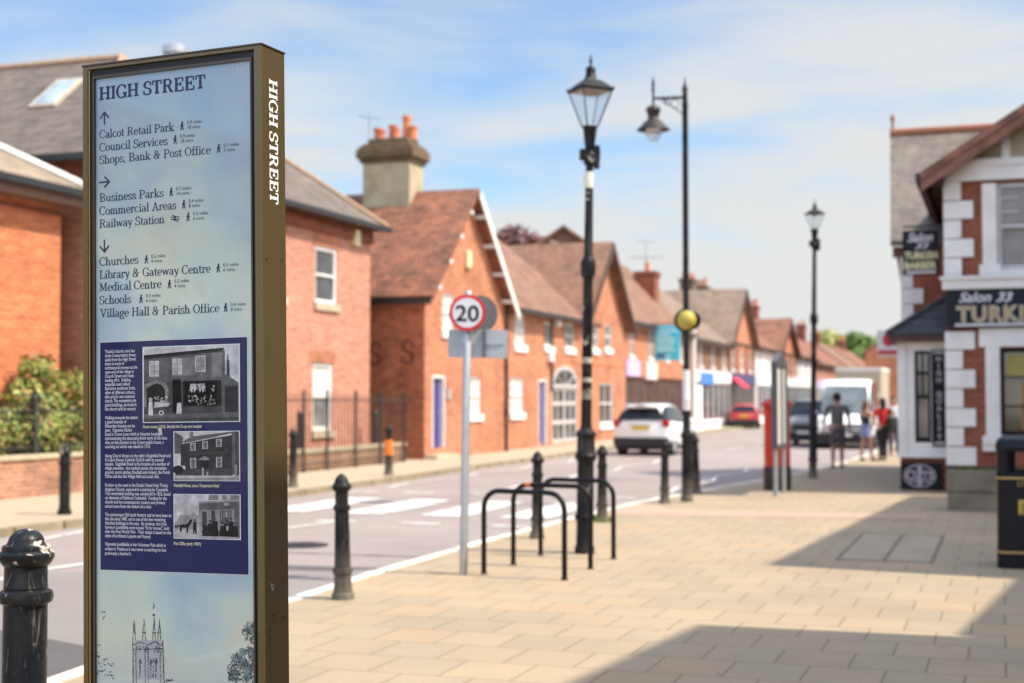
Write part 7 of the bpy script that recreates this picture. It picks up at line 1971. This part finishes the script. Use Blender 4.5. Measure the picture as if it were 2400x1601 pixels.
rear_kit(C1, 1.06, 1.53, .88, .60, .03, .255, .44, .86, (.90, 1.10))
MB().box(.0, .32, -.52, .52, 1.535, 1.565).build("spoiler", MATS["white_car_paint_78"], C1, bevel=.01)
MB().box(-.02, .02, -.14, .14, 1.515, 1.535).build("brake_lamp", LRED, C1)
mb = MB(); mb.box(-.03, .06, -.34, .34, .93, .955); mb.build("boot_trim", plain("chrome_trim", (.5, .5, .5), .2, .8), C1)
# red hatchback parked further along
q = G(1752, 1005, RZ); W_ = 1.74
st = [(0.0, .48, .86, .86, .74, .6), (.05, .42, .94, .96, .82, .6), (.45, .32, .97, 1.37, .87, .58), (.8, .31, .95, 1.44, .87, .58), (1.4, .30, .93, 1.45, .87, .59), (2.1, .30, .92, 1.40, .87, .57), (2.85, .30, .92, .97, .86, .55), (3.3, .30, .90, .90, .85, .6), (3.8, .32, .80, .80, .80, .6), (4.05, .42, .62, .62, .64, .4)]
C2 = car("red_car", "red hatchback parked by the grey shopfront on the far side", "car", (q.x - .2, q.y, RZ), HROT + rad(8), 4.05, W_, 1.45, (.56, .035, .03), st, clad=False)
rear_kit(C2, .97, 1.42, .86, .58, .02, .40, .42, .74, (.80, .95))
# dark pickup-like car seen from the front, left of the van
q = G(1885, 1046, RZ)
st = [(0.0, .5, .9, .9, .78, .6), (.1, .42, 1.0, 1.45, .86, .62), (.4, .36, 1.02, 1.68, .88, .64), (1.8, .34, 1.02, 1.72, .89, .65), (2.5, .34, 1.02, 1.66, .89, .63), (3.1, .34, 1.03, 1.10, .88, .6), (3.9, .36, 1.0, 1.0, .86, .6), (4.25, .42, .92, .92, .80, .6), (4.35, .5, .72, .72, .72, .5)]
d = q + SV * 4.35
C3 = car("grey_car", "grey car facing the camera between the pillar box and the white van", "car", (d.x, d.y, RZ), HROT + math.pi, 4.35, 1.78, 1.7, (.22, .205, .19), st)
for sgn in (1, -1): MB().obj(MB().lathe([(.10, 0), (.10, .05), (.06, .07)], 16), Matrix.Translation((4.27, sgn * .62, .80)) @ Matrix.Rotation(rad(90), 4, 'Y')).build("headlight", LWHT, C3, smooth=40)
MB().box(4.29, 4.37, -.45, .45, .56, .82).build("grille", CLAD, C3, bevel=.02)
MB().slab([(3.15, -.72, 1.12), (3.15, .72, 1.12), (2.56, .56, 1.66), (2.56, -.56, 1.66)], .03).build("windscreen", CARGL, C3)
MB().box(4.36, 4.385, -.26, .26, .46, .56).build("number_plate", PLW, C3)
# white van facing the camera
q = G(1966, 1053, RZ); W_ = 2.06
st = [(0.0, .5, 1.2, 2.30, .98, .86), (.1, .40, 1.2, 2.42, 1.0, .88), (2.8, .40, 1.2, 2.44, 1.0, .88), (3.7, .40, 1.2, 2.42, 1.0, .86), (4.05, .40, 1.2, 2.28, 1.0, .82), (4.75, .40, 1.16, 1.22, .99, .80), (5.1, .42, 1.05, 1.05, .96, .7), (5.3, .46, .86, .86, .90, .6), (5.36, .52, .74, .74, .84, .5)]
d = q + SV * 5.36
V = car("white_van", "white panel van parked facing the camera behind the walking people", "van", (d.x, d.y, RZ), HROT + math.pi + rad(2), 5.36, W_, 2.44, (.80, .80, .78), st, wheel=.35, clad=False)
MB().slab([(4.80, -.84, 1.27), (4.80, .84, 1.27), (4.17, .72, 2.20), (4.17, -.72, 2.20)], .05).build("windscreen", glass_dark("van_windscreen", (.13, .15, .15), .08), V, bevel=.006)
for sgn in (1, -1): MB().prism([(sgn * .62, .78), (sgn * .93, .84), (sgn * .93, 1.06), (sgn * .66, 1.0)], 'x', 5.02, 5.30).build("headlight", LWHT, V, bevel=.02)
mb = MB()
for z in (.60, .70, .80): mb.box(5.26, 5.385, -.58, .58, z, z + .06)
mb.build("grille", CLAD, V, bevel=.01)
MB().box(5.22, 5.42, -.92, .92, .40, .57).build("bumper", CLAD, V, bevel=.03)
MB().box(5.41, 5.435, -.26, .26, .44, .55).build("number_plate", PLW, V)
# beige box lorry behind it
q = G(2010, 1010, RZ); t = thing("box_lorry", "beige box lorry body standing behind the white van's roof", "lorry", (AB(-6.7, 72, RZ).x, AB(-6.7, 72, RZ).y, RZ), HROT + math.pi)
MB().box(-5, 0, -1.1, 1.1, .9, 3.25).build("box_body", plain("beige_box", (.36, .30, .22), .7, var=.1), t, bevel=.04)
MB().box(-5.02, .03, -1.13, 1.13, 3.1, 3.3).build("roof_rim", plain("cream_rim", (.6, .57, .48), .6), t)
MB().box(.05, 1.7, -1.0, 1.0, .5, 2.1).build("cab", plain("beige_cab", (.40, .36, .30), .4), t, bevel=.1)
MB().slab([(1.72, -.85, 1.2), (1.72, .85, 1.2), (1.71, .8, 1.95), (1.71, -.8, 1.95)], .02).build("windscreen", CARGL, t)
for x in (.9, -1.2, -4.0):
    for y in (-.95, .95): MB().obj(MB().lathe([(.3, -.14), (.45, -.14), (.45, .14), (.3, .14)], 20), Matrix.Translation((x, y, .45)) @ Matrix.Rotation(rad(90), 4, 'X')).build("wheel", RUBBER, t, smooth=40)
MB().box(-5, .05, -.5, .5, .6, .9).build("chassis", CLAD, t)
# a few parked cars glinting beyond
for i, (a, b, c, lab) in enumerate(((-4.6, 64, (.55, .56, .58), "silver car parked behind the people, in the shade of the bay"), (-4.8, 82, (.62, .60, .56), "pale car parked beyond the silver one"))):
    st2 = [(0.0, .48, .86, .86, .74, .6), (.05, .42, .94, .96, .82, .6), (.20, .36, .96, 1.20, .86, .58), (.50, .32, .97, 1.40, .87, .58), (1.4, .30, .93, 1.45, .87, .59), (2.1, .30, .92, 1.40, .87, .57), (2.85, .30, .92, .97, .86, .55), (3.3, .30, .90, .90, .85, .6), (3.8, .32, .80, .80, .80, .6), (4.05, .42, .62, .62, .64, .4)]
    k = AB(a, b + 4, RZ); c_ = car("silver_car" if not i else "pale_car", lab, "car", k, HROT + math.pi, 4.05, 1.74, 1.45, c, st2, clad=False)
    MB().slab([(2.90, -.66, 1.0), (2.90, .66, 1.0), (2.20, .5, 1.40), (2.20, -.5, 1.40)], .03).build("windscreen", CARGL, c_)
    for sgn in (1, -1): MB().box(3.86, 4.0, sgn * .62 - .14, sgn * .62 + .14, .62, .74).build("headlight", LWHT, c_)

# ------------------------------------------------------------------ people
SKIN = plain("skin", (.42, .24, .17), .5, var=.08)
SKIND = plain("tanned_skin", (.34, .18, .12), .5, var=.08)
def skinmesh(pts, edges, rad_, sub=2, root=0):
    me = bpy.data.meshes.new("skin"); me.from_pydata(pts, edges, []); me.update()
    o = bpy.data.objects.new("skin", me); COL.objects.link(o)
    m = o.modifiers.new("s", 'SKIN'); m.use_smooth_shade = True
    if not me.skin_vertices: me.attributes  # the layer comes with the modifier
    bm = bmesh.new(); bm.from_mesh(me); lay = bm.verts.layers.skin.verify(); bm.verts.ensure_lookup_table()
    for i, v in enumerate(bm.verts):
        r = rad_[i]; v[lay].radius = (r, r) if not isinstance(r, tuple) else r; v[lay].use_root = (i == root)
    bm.to_mesh(me); bm.free()
    s_ = o.modifiers.new("u", 'SUBSURF'); s_.levels = s_.render_levels = sub
    bpy.context.view_layer.update()
    out = bpy.data.meshes.new_from_object(o.evaluated_get(bpy.context.evaluated_depsgraph_get()))
    mb = MB().mesh([v.co[:] for v in out.vertices], [tuple(p.vertices) for p in out.polygons])
    bpy.data.objects.remove(o); bpy.data.meshes.remove(me); bpy.data.meshes.remove(out)
    return mb
def chain(pts, rads, sub=2): return skinmesh(pts, [(i, i + 1) for i in range(len(pts) - 1)], rads, sub)
def person(label, loc, rotz, H, pose, skin, hair, hairlen, top, bottom, shoes, sleeves='short', legs='long', f=1.0, group="people walking along the shaded pavement"):
    """faces local +y; pose gives foot (y, lift) and hand (x, y, z) for the two sides, in units of height"""
    t = thing("person", label, "person", loc, rotz, group); h = H
    V = lambda x, y, z: (x * h, y * h, z * h)
    hip, kn = .51, .28
    J = {'pelvis': (0, 0, .53), 'waist': (0, .0, .61), 'chest': (0, .0, .72), 'neckb': (0, .005, .815), 'neck': (0, .012, .85)}
    names, pts, rr, ed = [], [], [], []
    def add(n, p, r, par=None):
        names.append(n); pts.append(V(*p)); rr.append(tuple(q * h for q in r) if isinstance(r, tuple) else r * h)
        if par: ed.append((names.index(par), len(names) - 1))
    add('pelvis', J['pelvis'], (.078 * f, .058)); add('waist', J['waist'], (.070 * f, .050), 'pelvis'); add('chest', J['chest'], (.080 * f, .056), 'waist'); add('neckb', J['neckb'], (.045, .035), 'chest'); add('neck', J['neck'], .029, 'neckb')
    add('head0', (0, .018, .885), .040, 'neck'); add('head1', (0, .016, .925), (.046, .054), 'head0'); add('head2', (0, .010, .968), (.040, .046), 'head1')
    L_ = {}
    for s_, sd in ((-1, 'l'), (1, 'r')):
        fy, lift = pose['foot'][sd]; hx, hy, hz = pose['hand'][sd]
        add('hip' + sd, (s_ * .052 * f, 0, .50), .052 * f, 'pelvis')
        ky = fy * .55 + .03; kz = kn + lift * .5
        add('knee' + sd, (s_ * .055, ky, kz), .034, 'hip' + sd); add('calf' + sd, (s_ * .056, (ky + fy) / 2 - .008, .20 + lift * .8), .033, 'knee' + sd); add('ankle' + sd, (s_ * .056, fy, .045 + lift), .019, 'calf' + sd); add('toe' + sd, (s_ * .066, fy + .085, .018 + lift * .5), .018, 'ankle' + sd)
        add('shl' + sd, (s_ * .105 * f, 0, .80), .036, 'neckb')
        ex, ey, ez = s_ * (.132 * f + max(0, hx - .14) * .45), hy * .35 - .03, (.80 + hz) / 2 + .01
        add('elb' + sd, (ex, ey, ez), .024, 'shl' + sd); add('wr' + sd, (s_ * hx, hy, hz), .016, 'elb' + sd); dv = Vector((s_ * hx - ex, hy - ey, hz - ez)).normalized()
        pl = Vector((s_ * hx, hy, hz)) + dv * .035; add('palm' + sd, tuple(pl), (.016, .022), 'wr' + sd); L_[sd] = (pl, dv, s_)
    body = skinmesh(pts, ed, rr, 2)
    for sd, (pl, dv, s_) in L_.items():           # five fingers on each hand, slightly curled
        side = Vector((0, 1, 0)); inn = Vector((-s_, 0, 0))
        for k, (o_, ln) in enumerate(((-.016, .040), (-.005, .047), (.006, .044), (.016, .034))):
            a = pl + side * o_ + dv * .008; b = a + dv * ln * .5; c = b + (dv + inn * .5).normalized() * ln * .55
            body.obj(chain([tuple(x * h) for x in (a, b, c)], [.0052 * h, .0048 * h, .0040 * h], 1))
        a = pl - side * .012 - dv * .012; b = a - side * .018 + dv * .015; c = b + dv * .018 + inn * .006
        body.obj(chain([tuple(x * h) for x in (a, b, c)], [.0062 * h, .0056 * h, .0045 * h], 1))
    g = MB()
    body.lathe([(.001, -.014), (.008, -.010), (.009, -.002), (.005, .012), (.001, .018)], 8, (0, .066, .918)) if False else None
    nose = MB().lathe([(.010, -.010), (.008, 0), (.003, .018)], 6, (0, 0, 0)); body.obj(nose, Matrix.Translation(V(0, .068, .915)) @ Matrix.Scale(h, 4))
    for s_ in (-1, 1): body.obj(MB().ball((0, 0, 0), .014 * h, 5, sz=1.4), Matrix.Translation(V(s_ * .047, .008, .922)))
    Bd = body.build("body", skin, t, smooth=80)
    e = MB()
    for s_ in (-1, 1): e.ball(V(s_ * .018, .062, .935), .0055 * h, 5)
    e.build("eye", BLACKF, Bd)
    e = MB(); e.box(-.014 * h, .014 * h, .064 * h, .070 * h, .889 * h, .893 * h); e.build("mouth", plain("lips", (.30, .10, .08), .5), Bd)
    ix = lambda n: pts[names.index(n)]
    up = lambda p, dx=0, dy=0, dz=0: (p[0] + dx * h, p[1] + dy * h, p[2] + dz * h)
    # hair
    hm_ = MB().ball(V(0, .004, .945), .056 * h, 8, sz=1.02)
    hm_.v = [(x, min(y, .036 * h) if z < .962 * h else min(y, .05 * h), z) for x, y, z in hm_.v]
    if hairlen: hm_.obj(chain([V(0, -.03, .95), V(0, -.042, .90), V(0, -.045, .90 - hairlen)], [.042 * h, .046 * h, .022 * h], 2))
    hm_.build("hair", hair, t, smooth=80)
    # top
    tp = [up(ix('pelvis'), 0, 0, .02), ix('waist'), ix('chest'), up(ix('neckb'), 0, 0, -.005)]; tr = [(.086 * f * h, .066 * h), (.078 * f * h, .060 * h), (.088 * f * h, .066 * h), (.046 * h, .04 * h)]; te = [(0, 1), (1, 2), (2, 3)]
    if sleeves:
        for sd in 'lr':
            i0 = len(tp); sh_, el_, wr_ = Vector(ix('shl' + sd)), Vector(ix('elb' + sd)), Vector(ix('wr' + sd))
            tp += [tuple(sh_), tuple(sh_.lerp(el_, .75))]; tr += [.045 * h, .036 * h]; te += [(3, i0), (i0, i0 + 1)]
            if sleeves == 'long': tp += [tuple(el_), tuple(el_.lerp(wr_, .9))]; tr += [.032 * h, .026 * h]; te += [(i0 + 1, i0 + 2), (i0 + 2, i0 + 3)]
    skinmesh(tp, te, tr, 2).build("top", top, t, smooth=80)
    # trousers, shorts or skirt
    if legs == 'skirt':
        MB().lathe([(.082 * f * h, .615 * h), (.098 * f * h, .54 * h), (.11 * f * h, .44 * h), (.112 * f * h, .40 * h), (.104 * h, .405 * h), (.09 * h, .5 * h)], 24, sy=.8).build("skirt", bottom, t, smooth=60)
    else:
        bp = [up(ix('pelvis'), 0, 0, .06), ix('pelvis')]; br = [(.078 * f * h, .058 * h), (.088 * f * h, .068 * h)]; be = [(0, 1)]
        for sd in 'lr':
            i0 = len(bp); hp, k_, c_, a_ = (Vector(ix(n + sd)) for n in ('hip', 'knee', 'calf', 'ankle'))
            bp += [tuple(hp), tuple(k_)]; br += [.062 * f * h, .044 * h]; be += [(1, i0), (i0, i0 + 1)]
            if legs == 'long': bp += [tuple(c_), tuple(a_ + Vector((0, 0, .005 * h)))]; br += [.040 * h, .034 * h]; be += [(i0 + 1, i0 + 2), (i0 + 2, i0 + 3)]
        skinmesh(bp, be, br, 2).build("trousers" if legs == 'long' else "shorts", bottom, t, smooth=80)
    for sd in 'lr':
        a_, to = Vector(ix('ankle' + sd)), Vector(ix('toe' + sd))
        chain([tuple(a_ + Vector((0, -.02 * h, -.022 * h))), tuple(a_.lerp(to, .5) + Vector((0, 0, -.006 * h))), tuple(to + Vector((0, .006 * h, .002 * h)))], [.024 * h, .026 * h, .020 * h], 2).build("shoe", shoes, t, smooth=80)
    return t
C = lambda n, c: plain(n, c, .85, var=.15, scale=9)
facing = HROT - math.pi / 2
q = G(1963, 1098)
person("man in a grey tee shirt and long dark shorts, walking past the lantern post", (q.x, q.y, 0), -rad(14), 1.78, dict(foot=dict(l=(-.05, 0), r=(.05, 0)), hand=dict(l=(.175, .06, .49), r=(.16, .07, .48))), SKIND, C("dark_hair", (.02, .014, .01)), 0, C("dark_grey_cotton", (.125, .115, .10)), C("charcoal_shorts", (.085, .075, .08)), C("grey_trainers", (.11, .10, .10)), legs='shorts', f=1.12)
q = G(2030, 1080)
person("woman in a black top and pale blue denim skirt with brown hair", (q.x, q.y, 0), -rad(62), 1.58, dict(foot=dict(l=(-.06, .0), r=(.07, 0)), hand=dict(l=(.15, .12, .56), r=(.15, .16, .56))), SKIN, C("auburn_hair", (.12, .05, .03)), .07, C("black_cotton", (.02, .02, .022)), C("pale_denim", (.20, .22, .42)), C("dark_sandals", (.05, .04, .04)), sleeves=None, legs='skirt')
q = G(2070, 1080)
t = person("woman in a red top and black trousers with dark bag", (q.x, q.y, 0), rad(8), 1.66, dict(foot=dict(l=(-.05, 0), r=(.06, 0)), hand=dict(l=(.16, .05, .52), r=(.15, .1, .60))), SKIND, C("black_hair", (.012, .01, .01)), .09, C("red_cotton", (.46, .012, .012)), C("black_trousers", (.012, .012, .018)), C("black_shoes", (.015, .015, .015)), sleeves='short', f=1.05)
bg = thing("shoulder_bag", "dark green black bag hanging at the red topped woman's side", "bag", (q.x + .24, q.y - .06, .78), rad(15))
MB().prism(rsq(.16, .05), 'z', 0, .36).build("bag_body", C("dark_green_canvas", (.02, .024, .018)), bg, smooth=40, bevel=.01)
mb = MB(); mb.ring([(-.12, 0, .35), (-.10, .02, .58), (-.02, .04, .60), (.10, 0, .35)], .014, 6); mb.build("strap", C("dark_strap", (.02, .02, .02)), bg, smooth=60)
q = G(2096, 1068)
person("person in a white shirt and dark trousers beyond the red topped woman", (q.x, q.y, 0), rad(170), 1.72, dict(foot=dict(l=(-.05, 0), r=(.06, 0)), hand=dict(l=(.17, .04, .5), r=(.17, .06, .5))), SKIN, C("dark_brown_hair", (.03, .02, .015)), .03, C("white_cotton", (.62, .62, .64)), C("plum_trousers", (.05, .03, .045)), C("black_shoes", (.015, .015, .015)), sleeves='short')
